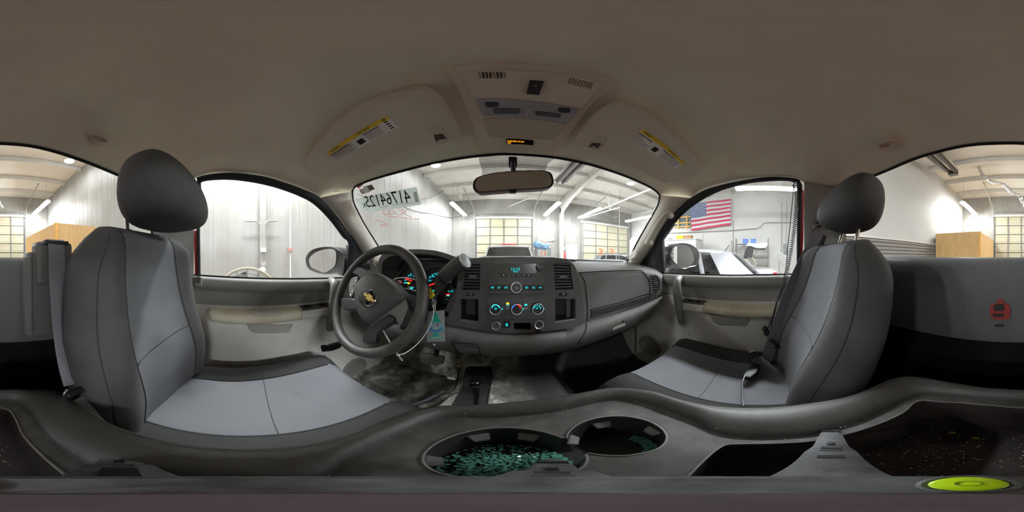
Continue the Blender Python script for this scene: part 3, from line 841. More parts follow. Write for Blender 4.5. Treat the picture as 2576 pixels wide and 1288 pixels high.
    if drv: panel('grip_cup', cz(*gs), PZ(-.259), .01, door_lo, t, out=.002, nrm=(0, 0, 1), bevel=.002)
    # switch plate
    ys0, ys1 = (.235, .40) if drv else (.285, .43)
    MB().prism([(X0-sgn*.015, ys0, -.250), (X0-sgn*.082, ys0, -.262), (X0-sgn*.085, ys0, -.300), (X0-sgn*.02, ys0, -.31)], (0, ys1-ys0, 0)).build('switch_housing', door_lo, t, smooth=0, bevel=.006)
    sw = MB().prism([(X0-sgn*.022, ys0+.008, -.248), (X0-sgn*.076, ys0+.008, -.2575), (X0-sgn*.076, ys0+.008, -.262), (X0-sgn*.022, ys0+.008, -.255)], (0, ys1-ys0-.012, 0)).build('switch_plate', dash_dk, t, smooth=0, bevel=.002)
    for dy in ((.02, .035, .10, .118) if drv else (.035, .075, .085)):
        MB().box((X0-sgn*.05, ys0+dy+.01, -.249), (.022, .012, .008)).build('switch', black, sw, smooth=0, bevel=.002)
    # pull handle
    yh = .40 if drv else .435
    hpth = spline([(X0-sgn*.03, yh+.012, -.128), (X0-sgn*.085, yh, -.135), (X0-sgn*.105, yh-.008, -.17), (X0-sgn*.098, yh-.012, -.25), (X0-sgn*.075, yh-.008, -.33), (X0-sgn*.04, yh+.0, -.405)], 7)
    MB().tube(hpth, lambda q: .017+.006*math.sin(math.pi*q), 12).build('pull_handle', mat('handle_satin_grey', '7e7d7a', .4, spec=.5), t)
    # lock tab on the belt
    yl = -.235 if drv else -.255
    lk = MB().box((X0-sgn*.045, yl, -.122), (.014, .036, .045)).build('lock_surround', door_up, t, smooth=0, bevel=.004)
    MB().box((X0-sgn*.054, yl+.004, -.112), (.012, .018, .03)).build('lock_tab', dash_dk if drv else mat('lock_light', '8d8b86', .5), lk, smooth=0, bevel=.003)
    # release lever or empty screw hole low on the door
    if drv:
        lv = panel('release_lever', cz((800, 1150), (812, 1142), (850, 1145), (880, 1152), (940, 1135), (975, 1125), (978, 1135), (950, 1165), (900, 1182), (840, 1188), (805, 1180)), PX(X0+.03), .03, blackg, t, out=.025, bevel=.006)
    else:
        panel('screw_cap', ell(*cz((341, 1020))[0], 5, 5, 12), PX(X0-.03), .01, black, t)
    # speaker grille
    sc = hit((893, 925), PX(X0+.022)) if drv else hit((1636, 868), PX(X0-.022))
    spk = MB().lathe([(.085, -.01), (.085, .008), (.078, .013), (.072, .008), (.04, .004), (.001, .003)], sc, (-sgn, 0, 0), 28).build('speaker_grille', mat('speaker_cloth_grey', '8d8a84', .7, bump=.6, bscale=1200), t)
    # outer skin
    MB().box((X0+sgn*.10, .17, -.57), (.02, 1.05, .80)).build('outer_skin', red_p, t, smooth=0)
    if drv:
        letter_px('airbag_print', 'AIRBAG', (836, 483), (853, 483), (836, 479), lambda p: p.x+.60, mat('faint_print', '8a857b', .8), al, .002)
    return t
tdl = truck_door(-1); tdr = truck_door(1)

# side mirrors
def side_mirror(sgn):
    drv = sgn < 0
    F = PX(-.98) if drv else PX(1.08)
    t = thing('side_mirror', 'black wing mirror outside the driver window' if drv else 'black wing mirror outside the passenger window', 'mirror', hit((845, 690) if drv else (1700, 672), F))
    gl = zd((768, 605), (790, 570), (830, 545), (880, 533), (920, 533), (942, 548), (945, 590), (935, 640), (900, 670), (868, 685), (830, 672), (785, 650)) if drv else zp((213, 530), (222, 490), (250, 468), (290, 460), (330, 475), (350, 510), (358, 560), (330, 590), (290, 602), (262, 590), (235, 565))
    sh = zd((752, 605), (765, 565), (800, 535), (860, 520), (920, 520), (960, 535), (1000, 570), (1005, 640), (990, 700), (940, 690), (870, 695), (800, 678), (765, 650)) if drv else zp((205, 540), (212, 495), (230, 465), (270, 452), (320, 455), (365, 480), (388, 515), (385, 560), (370, 590), (330, 600), (290, 610), (250, 590), (225, 570))
    fd = Vector((.10 if drv else -.10, -1, 0)).normalized()
    yb = (hit((820, 655), F) if drv else hit((1720, 642), F))
    Fp = lambda p: (p-yb).dot(fd)
    P = [hit(q, Fp) for q in spline(sh, 4, True)]
    c = sum(P, Vector())/len(P)
    rows = [[p+fd*.012 for p in P], [c+(p-c)*1.03 for p in P], [c+(p-c)*1.0-fd*.07 for p in P], [c+(p-c)*.75-fd*.12 for p in P], [c+(p-c)*.2-fd*.14 for p in P]]
    rows.insert(0, [c+(p-c)*.9 for p in P])
    MB().grid(rows, closed_u=True, cap=True).build('housing', mat('mirror_housing_black', '1b1a1c', .3, spec=.5), t, smooth=60)
    Pg = [hit(q, Fp)+fd*.004 for q in spline(gl, 4, True)]
    MB().prism(Pg, -fd*.004).build('mirror_glass', mat('mirror_silver', 'e8e8e8', .02, 1.), t, smooth=0)
    MB().tube(spline([c-fd*.06+Vector((-sgn*.06, 0, -.03)), c-fd*.05+Vector((-sgn*.13, .02, -.05)), c+Vector((-sgn*.2, .06, -.06))], 5), .03, 10).build('arm', black, t)
side_mirror(-1); side_mirror(1)

# ---------------------------------------------------------------- cab floor, firewall, back panel
def salt_mat():
    m = mat('rubber_floor_salty', '2b2a29', .8, bump=.5, bscale=700, spec=.25)
    nt = m.node_tree; b = nt.nodes['Principled BSDF']
    tc = nt.nodes.new('ShaderNodeTexCoord')
    n = nt.nodes.new('ShaderNodeTexNoise'); n.inputs['Scale'].default_value = 9; n.inputs['Detail'].default_value = 10; n.inputs['Roughness'].default_value = .72; n.inputs['Distortion'].default_value = .3
    nt.links.new(tc.outputs['Object'], n.inputs['Vector'])
    r = nt.nodes.new('ShaderNodeValToRGB')
    e = r.color_ramp.elements
    e[0].position = .36; e[0].color = (*lin('4a4846'), 1)
    e[1].position = .47; e[1].color = (*lin('8d8b83'), 1)
    x = e.new(.56); x.color = (*lin('b3b0a3'), 1)
    x = e.new(.60); x.color = (*lin('f2f1ea'), 1)
    x = e.new(.655); x.color = (*lin('a19e93'), 1)
    nt.links.new(n.outputs['Fac'], r.inputs['Fac'])
    # the stains fill the driver's side only
    sx = nt.nodes.new('ShaderNodeSeparateXYZ'); nt.links.new(tc.outputs['Object'], sx.inputs[0])
    mr = nt.nodes.new('ShaderNodeMapRange'); mr.inputs['From Min'].default_value = -.05; mr.inputs['From Max'].default_value = .12
    nt.links.new(sx.outputs['X'], mr.inputs['Value'])
    mx = nt.nodes.new('ShaderNodeMix'); mx.data_type = 'RGBA'; mx.inputs[7].default_value = (*lin('454544'), 1)
    nt.links.new(mr.outputs['Result'], mx.inputs['Factor']); nt.links.new(r.outputs['Color'], mx.inputs[6])
    nt.links.new(mx.outputs[2], b.inputs['Base Color'])
    return m
floorm = salt_mat()
def fz(x, y):
    z = -.85
    h = .15*sstep(.30, .17, abs(x-.03))
    z += h
    z += .32*sstep(.82, 1.12, y)
    return z
xs = [-.80+1.68*i/56 for i in range(57)]; ysf = [-.5+1.62*j/54 for j in range(55)]
cf = S(MB().grid([[(x, y, fz(x, y)) for x in xs] for y in ysf]).build('floor_cab', floorm, smooth=180)); tag(cf, 'dark rubber cab floor with white salt stains and a centre hump', None)
fw = S(MB().grid([[(x, 1.10, fz(x, 1.1)), (x, 1.14, -.1)] for x in (-.82, 0, .9)]).build('wall_firewall', carpet, smooth=180)); tag(fw, 'black firewall under the dashboard', None)
for sg, xk in ((-1, -.80), (1, .88)):
    kp = MB().box((xk, .86, -.48), (.03, .56, .78)).build('kick_panel', door_lo, fw, smooth=0)
# pressed ribs of the rubber mat
for (xa, xb, ya, yb) in ((-.66, -.22, .30, .86), (.27, .74, .42, .88)):
    m_ = MB()
    nx = 90
    for i in range(nx):
        x = lerp(xa, xb, (i+.5)/nx)
        z0_, z1_ = max(-.8425, fz(x, ya)+.002), max(-.8425, fz(x, yb)+.002)
        m_.bar((x, ya, z0_), (x, yb, z1_), .0022, .0035)
    t = thing('rubber_mat', 'ribbed rubber mat in the %s footwell' % ('driver' if xa < 0 else 'passenger'), 'floor mat', ((xa+xb)/2, (ya+yb)/2, -.85))
    mm = MB().box(((xa+xb)/2, (ya+yb)/2, -.846), (xb-xa+.04, yb-ya, .008)).build('mat_base', floorm, t, smooth=0)
    r_ = m_.build('rib_relief', floorm, t, smooth=0); r_['kind'] = 'stuff'
# back panel
bp_m = mat('back_panel_plastic', '5c5c5c', .55, noise=.08, nscale=12, bump=.25, bscale=700, spec=.35)
bxs = [-.62+1.34*i/40 for i in range(41)]
prof = [(-.505, -.004), (-.49, -.006), (-.470, -.009), (-.458, -.018), (-.452, -.035), (-.447, -.12), (-.445, -.22), (-.447, -.262), (-.462, -.268)]
def bulg(x): return .10*((x-CX)/.67)**2
bk = S(MB().grid([[(x, y+bulg(x), z) for x in bxs] for y, z in prof]).build('wall_back_panel', bp_m, smooth=50)); tag(bk, 'dark grey plastic back panel of the cab below the rear window', None)
MB().grid([[(x, -.462+bulg(x), -.266) for x in bxs], [(x, -.466+bulg(x), -.60) for x in bxs], [(x, -.44+bulg(x), -.86) for x in bxs]]).build('carpet_apron', carpet, bk, smooth=180)
# keyhole cut-outs showing the red body
zb = zm(2240, 640, 3.578)
Fb = lambda p: p.y-(-.446+.10*((p.x-CX)/.67)**2)
panel('red_plate', spline(zb((892, 500), (905, 455), (940, 438), (962, 425), (967, 398), (1012, 398), (1018, 425), (1040, 438), (1075, 460), (1082, 520), (1070, 570), (1030, 583), (940, 582), (905, 560)), 2, True), Fb, .003, mat('red_body_inside', '8e2f2a', .5), bk, out=.004, bevel=.001)
hole = mat('dark_cutout', '2a2622', .8)
panel('cutout', rr(*zb((930, 442))[0], *zb((1028, 503))[0], 7), Fb, .002, hole, bk, out=.0065)
panel('cutout', rr(*zb((925, 530))[0], *zb((1025, 555))[0], 3), Fb, .002, hole, bk, out=.0065)
panel('cutout', rr(*zb((937, 626))[0], *zb((1023, 648))[0], 2.8), Fb, .002, mat('dark_red_slot', '3a1f1e', .8), bk, out=.004)

# ---------------------------------------------------------------- hood, cowl, bed of the truck
tr = thing('pickup_truck', 'red pickup body around the cab with hood ahead and bed behind', 'truck', (CX, .5, GZ))
rows = [[(CX+x, y, -.16-.06*((y-1)/1.4)**2-.05*abs(x/.85)**3) for x in [-.88+1.76*i/12 for i in range(13)]] for y in [.95+1.5*j/8 for j in range(9)]]
MB().grid(rows).build('hood', red_p, tr, smooth=180, solid=.01)
MB().box((CX, .93, -.14), (1.5, .22, .03)).build('cowl', rubber, tr, smooth=0, bevel=.008)
for sx in (-1, 1):
    MB().box((CX+sx*.88, 1.75, -.55), (.06, 1.6, .62)).build('fender', red_p, tr, smooth=0, bevel=.03)
    MB().box((CX+sx*.80, -1.72, -.32), (.14, 2.05, .48)).build('bed_side', red_p, tr, smooth=0, bevel=.02)
    MB().box((CX+sx*.80, -1.72, -.062), (.15, 2.04, .03)).build('rail_cap', black, tr, smooth=0, bevel=.01)
    for y in (1.75, -1.75):
        MB().lathe([(.20, -.12), (.36, -.12), (.38, -.06), (.38, .06), (.36, .12), (.20, .12)], (CX+sx*.80, y, GZ+.38), (1, 0, 0), 28).build('wheel', rubber, tr)
MB().box((CX, -2.74, -.27), (1.62, .05, .48)).build('tailgate', red_p, tr, smooth=0, bevel=.015)
MB().box((CX, -.72, -.32), (1.6, .05, .52)).build('bed_front', red_p, tr, smooth=0, bevel=.01)
MB().box((CX, -1.72, -.56), (1.5, 2.0, .03)).build('bed_floor', black, tr, smooth=0)
MB().box((CX, .35, -.98), (1.70, 3.2, .14)).build('underbody', black, tr, smooth=0)
for (a, b, lab) in (((1400, 653), (1566, 660), 'black wiper arm resting at the foot of the windshield on the passenger side'), ((1195, 652), (1330, 650), 'black wiper arm lying at the foot of the windshield ahead of the radio')):
    o = thing('wiper', lab, 'wiper', hit(a, PY(.93)))
    p0, p1 = hit(a, PY(.90)), hit(b, PY(.90 if a[0] < 1300 else .80))
    p0.z = min(p0.z, -.012); p1.z = min(p1.z, -.02)
    MB().bar(p0, p1, .012, .014).build('blade', rubber, o, smooth=0)
    MB().bar(p0.lerp(p1, .5)+Vector((0, .01, -.012)), p0+Vector((0, .05, -.05)), .014, .008).build('arm', black, o, smooth=0)
# ================================================================ DASHBOARD
def holed(name, outer, holes, F, thick, m, parent=None, out=0., nrm=None, bevel=0., smooth=35):
    """plate with real openings"""
    hv = lambda p: p if isinstance(p, Vector) else hit(p, F)
    loops = [[hv(p) for p in outer]]+[[hv(p) for p in h] for h in holes]
    n = Vector(nrm).normalized() if nrm else facing(loops[0])
    bm = bmesh.new(); edges = []; rings = []
    for L in loops:
        vs = [bm.verts.new(p+n*out) for p in L]; rings.append(vs)
        for i in range(len(vs)): edges.append(bm.edges.new((vs[i], vs[(i+1) % len(vs)])))
    bmesh.ops.triangle_fill(bm, use_beauty=True, use_dissolve=False, edges=edges, normal=n)
    for vs in rings:
        bk_ = [bm.verts.new(v.co-n*thick) for v in vs]
        for i in range(len(vs)):
            j = (i+1) % len(vs)
            try: bm.faces.new((vs[i], vs[j], bk_[j], bk_[i]))
            except ValueError: pass
    bmesh.ops.recalc_face_normals(bm, faces=bm.faces)
    me = bpy.data.meshes.new(name); bm.to_mesh(me); bm.free()
    return place(name, me, m, parent, smooth=smooth, bevel=bevel)
def Fc(p): return p.y-(.60+.15*(p.z+.14))
def Frd(p): return p.y-(.635-.10*(max(0, p.x-.2)/.6)**2+.15*(p.z+.14))
z1 = zm(840, 560, 3.578); z2 = zm(1120, 620, 4.6); z3 = zm(1420, 560, 3.788)
dash = thing('dashboard', 'dark grey pickup dashboard with radio stack, vents, glove box and instrument hood', 'dashboard', (CX, .7, -.55))
gap = mat('panel_gap_black', '141414', .9, spec=.1)
def seam(pts, F, parent, w=.0016, off=.001, name='seam'):
    P = [Vector(q) for q in on(spline(pts, 4), F)]
    P = [p+Vector((0, -off, 0)) for p in P]
    return MB().tube(P, w, 5).build(name, gap, parent)
# top pad
def ztop(x, y):
    z = -.060+.036*sstep(.62, .92, y)
    z += .052*sstep(.215, .165, abs(x-.055))*sstep(1.0, .68, y)
    z += .050*sstep(.235, .16, abs(x+.36))*sstep(1.0, .70, y)
    z -= .03*sstep(.70, .83, abs(x-CX))
    return z
xs = [-.765+1.615*i/70 for i in range(71)]; ys_ = [.655+.36*j/14 for j in range(15)]
MB().grid([[(x, y, ztop(x, y)) for x in xs] for y in ys_]).build('top_pad', dash_dk, dash, smooth=180, solid=.01)
# right-hand face, rolled edge at the top and lower roll
A_ = spline([(1424, 657), (1473, 662), (1540, 665), (1605, 669), (1648, 676), (1668, 690)], 5)
A2 = spline([(1424, 672), (1473, 674), (1540, 675), (1605, 676), (1646, 684), (1666, 697)], 5)
B_ = spline([(1424, 826), (1470, 812), (1560, 787), (1610, 770), (1650, 752), (1667, 742)], 5)
C_ = spline([(1424, 884), (1480, 868), (1570, 834), (1612, 812), (1644, 785), (1664, 756)], 5)
Fr2 = lambda o: (lambda p: Frd(p)-o)
rows = [on(A_, Fr2(.07)), on(A2, Fr2(.012))]
for k in range(1, 9):
    t = k/9
    rows.append(on([(lerp(a[0], b[0], t), lerp(a[1], b[1], t)) for a, b in zip(A2, B_)], Fr2(.0)))
rows.append(on(B_, Fr2(.004)))
MB().grid(rows).build('passenger_face', dash_md, dash, smooth=60)
rows = [on(B_, Fr2(-.002))]
for k, o in ((.12, -.022), (.3, -.034), (.55, -.036), (.8, -.020), (.95, .005), (1.0, .05)):
    rows.append(on([(lerp(a[0], b[0], k), lerp(a[1], b[1], k)) for a, b in zip(B_, C_)], Fr2(o)))
last = rows[-1]; rows.append([(p[0], p[1]+.25, p[2]+.02) for p in last])
glove = MB().grid(rows).build('glove_box', dash_md, dash, smooth=180)
# centre and driver lower roll
T_ = spline([(868, 745), (935, 775), (1000, 792), (1060, 800), (1120, 809), (1174, 820), (1229, 829), (1298, 834), (1359, 830), (1424, 826)], 4)
U_ = spline([(868, 800), (935, 832), (1000, 853), (1060, 870), (1120, 883), (1200, 891), (1250, 895), (1290, 896), (1359, 892), (1424, 884)], 4)
def Fl(o): return lambda p: p.y-(.612+o+.15*(p.z+.14)+.0*p.x)
rows = [on(T_, Fl(.015))]
for k, o in ((.05, -.010), (.2, -.028), (.45, -.040), (.75, -.030), (.93, -.002), (1.0, .05)):
    rows.append(on([(lerp(a[0], b[0], k), lerp(a[1], b[1], k)) for a, b in zip(T_, U_)], Fl(o)))
rows.append([(p[0], p[1]+.25, p[2]+.02) for p in rows[-1]])
MB().grid(rows).build('lower_panel', dash_md, dash, smooth=180)
# ash-tray door outline on the lower roll
seam(z2((70, 1110), (130, 1200), (170, 1250)), Fl(-.036), dash); seam(z2((80, 1108), (240, 1120), (370, 1140), (395, 1190), (410, 1250)), Fl(-.038), dash)
panel('ash_tray', z2((120, 1150), (360, 1175), (370, 1220), (150, 1205)), Fl(-.040), .004, dash_dk, dash, bevel=.001)
# driver side face with round vent
A_l = spline([(860, 712), (880, 684), (905, 665), (953, 655)], 6); B_l = spline([(860, 760), (890, 772), (915, 778), (960, 786)], 6)
rows = [on(A_l, Fl(.06))]+[on([(lerp(a[0], b[0], t/6), lerp(a[1], b[1], t/6)+(4 if t == 0 else 0)) for a, b in zip(A_l, B_l)], Fl(.0)) for t in range(7)]
MB().grid(rows).build('driver_face', dash_md, dash, smooth=60)
def air_vent(parent, quad, F, n, tab=None, ang=0):
    v = panel('vent_cavity', quad, F, .004, gap, parent, out=-.028)
    q = [Vector(hit(p, F)) for p in quad]
    for k in range(n):
        t = (k+.5)/n
        a, b = q[0].lerp(q[3], t), q[1].lerp(q[2], t)
        MB().bar(a+Vector((0, .008, 0)), b+Vector((0, .008, 0)), .022, .0045, up=(0, .5, 1)).build('slat', dash_dk, parent, smooth=0, bevel=.0012, seg=1)
    if tab:
        panel('vent_tab', rr(*tab, 1.5), F, .012, dash_md, parent, out=.003, bevel=.002)
lv = z1((240, 400), (262, 382), (300, 375), (325, 380), (322, 420), (250, 405))
panel('vent_cavity', lv, Fl(0), .006, gap, dash, out=.002)
for k in range(4):
    a, b = hit(z1((248, 388+k*10))[0], Fl(-.004)), hit(z1((322, 386+k*10))[0], Fl(-.004))
    MB().bar(a, b, .010, .003, up=(0, .5, 1)).build('slat', dash_dk, dash, smooth=0)

# ---- centre bezel with real openings
vl = [(1167, 662), (1210, 662), (1209, 729), (1162, 728)]; vr = [(1389, 662), (1430, 665), (1438, 727), (1393, 729)]
cl = [(1161, 751), (1205, 751), (1205, 812), (1161, 805)]; cr = [(1393, 751), (1443, 751), (1443, 804), (1393, 812)]
slot = [(1292, 809), (1333, 809), (1333, 826), (1292, 826)]
bez = spline([(1128, 796), (1142, 776), (1151, 745), (1154, 705), (1158, 674), (1172, 655), (1190, 651), (1250, 649), (1298, 648), (1350, 649), (1408, 651), (1428, 658), (1441, 670), (1450, 696), (1459, 742), (1463, 776), (1461, 812), (1424, 823), (1359, 831), (1298, 835), (1229, 830), (1174, 821), (1120, 810)], 3, True)
holed('centre_bezel', bez, [vl, vr, cl, cr, slot], Fc, .05, dash_dk, dash, out=.018, nrm=(0, -1, .15))
Fb2 = lambda o: (lambda p: Fc(p)+o)
air_vent(dash, vl, Fb2(.016), 9, (1180, 692, 1200, 699)); air_vent(dash, vr, Fb2(.016), 9, (1407, 694, 1427, 700))
for c_, sgnx in ((cl, -1), (cr, 1)):
    q = [hit(p, Fb2(.0)) for p in c_]
    bk_ = [p+Vector((0, .075, 0)) for p in q]
    cub = MB().grid([q, bk_], closed_u=True)
    cub.f.append(tuple(range(4, 8)))
    co = cub.build('storage_cubby', mat('cubby_plastic', '3a3937', .6, bump=.3, bscale=600), dash, smooth=0)
    MB().bar(q[3].lerp(q[0], .05)+Vector((0, -.012, 0)), q[2].lerp(q[1], .05)+Vector((0, -.012, 0)), .012, .012).build('cubby_lip', dash_md, co, smooth=0, bevel=.003)
q = [hit(p, Fb2(.0)) for p in slot]
sl = MB().grid([q, [p+Vector((0, .05, 0)) for p in q]], closed_u=True); sl.f.append((4, 5, 6, 7)); sl.build('accessory_slot', gap, dash, smooth=0)
# airbag status buttons marked X
for bx0, bx1 in ((245, 345), (1315, 1410)):
    a = z2((bx0, 535), (bx1, 572))
    o = panel('button', rr(*a[0], *a[1], 2), Fb2(.018), .006, dash_blk, dash, out=.003, bevel=.001)
    mx_ = (bx0+bx1)/2+(0 if bx0 < 500 else 6); c = z2((mx_-12, 564), (mx_+12, 564), (mx_-12, 542))
    letter_px('print', 'X', *c, Fb2(.0225), white_l, o)

# ---- radio (a unit of its own, set in the bezel)
radio = thing('car_radio', 'car radio with teal 12:12 clock, silver-ringed volume knob and six presets', 'radio', hit((1298, 737), Fc))
Frad = Fb2(.024)
panel('faceplate', rr(1231, 660, 1368, 738, 1.5), Fc, .024, mat('radio_face', '4b4947', .5, bump=.25, bscale=900), radio, out=.0245, bevel=.0015, nrm=(0, -1, .15))
disp = panel('display', z2((555, 200), (1052, 200), (1056, 310), (550, 310)), Fb2(.024), .004, mat('display_black', '141a1c', .2), radio, out=.002)
letter_px('clock_digits', '12:12', *z2((766, 278), (862, 278), (766, 246)), Fb2(.0275), cyan, disp)
letter_px('band_text', 'FM1', *z2((788, 302), (838, 302), (788, 284)), Fb2(.0275), cyan, disp)
a = z2((637, 318), (1005, 350))
ps = panel('preset_strip', rr(*a[0], *a[1], 1), Fb2(.024), .004, dash_blk, radio, out=.003, bevel=.0008)
for k in range(6):
    x = 675+58*k
    letter_px('preset_digit', str(k+1), *z2((x-5, 340), (x+6, 340), (x-5, 323)), Fb2(.0285), white_l, ps)
def knob(name, c, r, F, h, parent, ringm=None, capm=None, fr=.8):
    o = hit(c, F); e = hit((c[0]+r, c[1]), F); rad = (e-o).length
    ax = Vector((0, -1, .15)).normalized()
    k = MB().lathe([(rad*1.08, 0), (rad*1.08, h*.35), (rad, h*.5), (rad*.96, h), (rad*fr*.98, h)], o, ax, 28, cap=True).build(name, capm or dash_blk, parent)
    if ringm:
        MB().tube([o+ax*h+(ax.orthogonal().normalized()*math.cos(q)+ax.cross(ax.orthogonal().normalized())*math.sin(q))*rad*fr for q in [2*math.pi*i/36 for i in range(36)]], rad*.07, 6, closed=True).build('trim_ring', ringm, k)
    MB().lathe([(rad*fr*.95, h*.8), (rad*fr*.93, h*1.04), (rad*.3, h*1.0), (rad*.01, h)], o, ax, 24).build('cap', capm or dash_dk, k)
    return k, o, rad, ax
k, o, rad, ax = knob('volume_knob', z2((820, 475))[0], 15.5, Fb2(.024), .018, radio, satin, dash_dk)
for i in range(1):
    MB().tube([o+ax*.0195+Vector((math.cos(q), 0, math.sin(q)))*rad*.16 for q in [R(-240)+R(300)*j/14 for j in range(15)]], .0006, 4).build('power_mark', white_l, k)
knob('eject_knob', z2((557, 235))[0], 5, Fb2(.024), .008, radio, mat('dim_ring', '6d6d6d', .3, .6)); knob('tune_knob', z2((1090, 240))[0], 9, Fb2(.024), .012, radio, mat('dim_ring', '6d6d6d', .3, .6))
letter_px('note_mark', 'A', *z2((553, 245), (562, 245), (553, 227)), Fb2(.034), white_l, radio); 
MB().tube(on(z2((1087, 249), (1090, 232), (1101, 228), (1100, 244)), Fb2(.0375)), .0007, 4).build('note_mark', white_l, radio)
for k_, (x0, x1, mark) in enumerate(((515, 580, 'MENU'), (585, 660, 'CAT'), (665, 745, 'INFO'), (902, 980, 'o'), (985, 1058, 'CD'), (1063, 1138, '<<>'))):
    a = z2((x0, 446), (x1, 504))
    b = panel('button', rr(*a[0], *a[1], 1), Fb2(.024), .004, dash_blk, radio, out=.005, bevel=.0012)
    m0 = (x0+x1)/2
    letter_px('print', mark, *z2((m0-17, 486), (m0+17, 486), (m0-17, 464)), Fb2(.0302), cyan, b)
seam([(1231, 687.5), (1258, 688)], Fb2(.0242), radio, .0007, 0); seam([(1340, 688), (1368, 687.5)], Fb2(.0242), radio, .0007, 0)
# ---- climate control
clim = thing('climate_control', 'three-dial climate panel with teal marks below the radio', 'climate control', hit((1300, 798), Fc))
panel('faceplate', rr(1228, 745, 1372, 799, 1.5), Fc, .024, mat('radio_face', '4b4947', .5), clim, out=.0235, bevel=.0015, nrm=(0, -1, .15))
Fk = lambda o: Fb2(.0235+o)
def arc_px(c, r, a0, a1, F, w, m, parent, name):
    return MB().tube(on([(c[0]+r*math.cos(R(a0+(a1-a0)*i/16)), c[1]-r*math.sin(R(a0+(a1-a0)*i/16))) for i in range(17)], F), w, 5).build(name, m, parent)
for i, c in enumerate((z2((583, 720))[0], z2((825, 720))[0], z2((1062, 716))[0])):
    k, o, rad, ax = knob('dial', c, 14.5, Fk(0), .016, clim, satin, mat('dial_black', '1d1d1f', .35), .92)
    if i == 0:
        arc_px(c, 9.5, 10, 170, Fk(.0172), .0018, cyan, k, 'fan_arc')
        arc_px(c, 2.6, 0, 360, Fk(.0172), .0008, cyan, k, 'fan_mark')
    elif i == 1:
        arc_px(c, 9.8, 92, 178, Fk(.0172), .0016, bluel, k, 'cold_arc'); arc_px(c, 9.8, 2, 88, Fk(.0172), .0016, redl, k, 'hot_arc')
    else:
        for j in range(5):
            aa = R(170-j*40); q = (c[0]+8.6*math.cos(aa), c[1]-7.2*math.sin(aa))
            letter_px('mode_mark', 'j', (q[0]-2, q[1]+2.4), (q[0]+2, q[1]+2.4), (q[0]-2, q[1]-2.4), Fk(.0175), cyan, k)
        letter_px('mode_mark', 'w', (c[0]-3, c[1]+2), (c[0]+3, c[1]+2), (c[0]-3, c[1]-2), Fk(.0175), cyan, k)
    MB().lathe([(.003, 0), (.003, .004)], hit((c[0]+16, c[1]+.5), Fk(0)), ax, 10).build('pointer_light', cyan, k)
for x0, x1, col_, mk in ((690, 755, amber, 'a'), (893, 972, cyan, 'c')):
    a = z2((x0, 630), (x1, 790))
    b = panel('button', rr(*a[0], *a[1], 1), Fk(0), .006, dash_dk, clim, out=.002, bevel=.001)
    m0 = (x0+x1)/2
    e = z2((m0-15, 668 if mk == 'a' else 684), (m0+15, 648 if mk == 'a' else 664))
    panel('indicator', rr(e[0][0], e[1][1], e[1][0], e[0][1], 1.5), Fk(0), .002, col_, b, out=.0032)
    e = z2((m0-22, 716), (m0+18, 710)); panel('bar_mark', [(e[0][0], e[0][1]), (e[1][0], e[0][1]), (e[1][0], e[1][1]), (e[0][0], e[1][1])], Fk(0), .001, white_l, b, out=.003)
    if mk == 'a': letter_px('print', 'oxo', *z2((m0-18, 688), (m0+18, 688), (m0-18, 672)), Fk(.0028), cyan, b)
# ---- outlets and stability button
k, o, rad, ax = knob('outlet_cover', z2((588, 908))[0], 11.5, Fb2(.018), .012, dash, satin, dash_dk, .93)
b = panel('stability_button', rr(*z2((676, 862))[0], *z2((752, 940))[0], 1.5), Fb2(.018), .006, dash_blk, dash, out=.004, bevel=.001)
letter_px('print', '8', *z2((698, 922), (726, 922), (698, 888)), Fb2(.0225), cyan, b)
oc = hit(z2((1083, 902))[0], Fb2(.018)); rad = (hit(z2((1138, 902))[0], Fb2(.018))-oc).length
po = MB().lathe([(rad*1.0, 0), (rad*1.02, .006), (rad*.94, .010), (rad*.8, .008), (rad*.72, .002), (rad*.66, -.03)], oc, (0, -1, .15), 26, cap=False).build('power_outlet', satin, dash)
MB().lathe([(rad*.66, -.012), (.001, -.012)], oc, (0, -1, .15), 20).build('socket_bottom', black, po)
cp = [oc+Vector((rad*.9*math.cos(a), -.004+.010*math.sin(a), -rad*1.28+rad*.36*math.sin(a))) for a in [2*math.pi*i/20 for i in range(20)]]
MB().prism(cp, (0, .008, -.006)).build('hinged_cap', blackg, po, bevel=.002)

# ---- right-hand details
seam(z3((135, 478), (420, 462), (700, 456), (745, 470), (790, 525), (812, 610), (803, 735)), Frd, dash, .0022, .001)
seam(z3((140, 485), (190, 555), (208, 680), (218, 800), (215, 940)), Frd, dash, .0016, .001)
sl_ = panel('trim_slot', z3((262, 838), (400, 805), (540, 768), (670, 730), (792, 690), (792, 722), (680, 757), (545, 800), (400, 848), (265, 884)), Frd, .004, mat('slot_charcoal', '3b3a3b', .45), dash, out=.002, bevel=.0015)
seam(z3((252, 832), (262, 826), (540, 756), (800, 680), (800, 730), (540, 812), (268, 897), (256, 890), (254, 835)), Frd, dash, .0014, .001)
for q in (((543, 762), (545, 806)), ((668, 726), (672, 764))): seam(z3(*q), lambda p: Frd(p)+.003, sl_, .001, 0)
seam(z3((200, 955), (208, 985), (195, 1040), (160, 1100), (125, 1155)), lambda p: Frd(p)+.034, glove, .0018, .001)
lt = panel('latch', spline(z3((452, 1028), (470, 1003), (520, 980), (570, 962), (580, 975), (560, 992), (510, 1010), (470, 1026)), 2, True), lambda p: Frd(p)+.036, .006, mat('latch_grey', '97948f', .5), glove, out=.003, bevel=.002)
panel('keyhole', ell(*z3((557, 942))[0], 3.2, 2.2, 12), lambda p: Frd(p)+.037, .003, black, glove, out=.001)
rv = z3((820, 500), (870, 495), (890, 515), (905, 570), (902, 640), (850, 660), (842, 600))
panel('vent_cavity', rv, Frd, .006, gap, dash, out=.003)
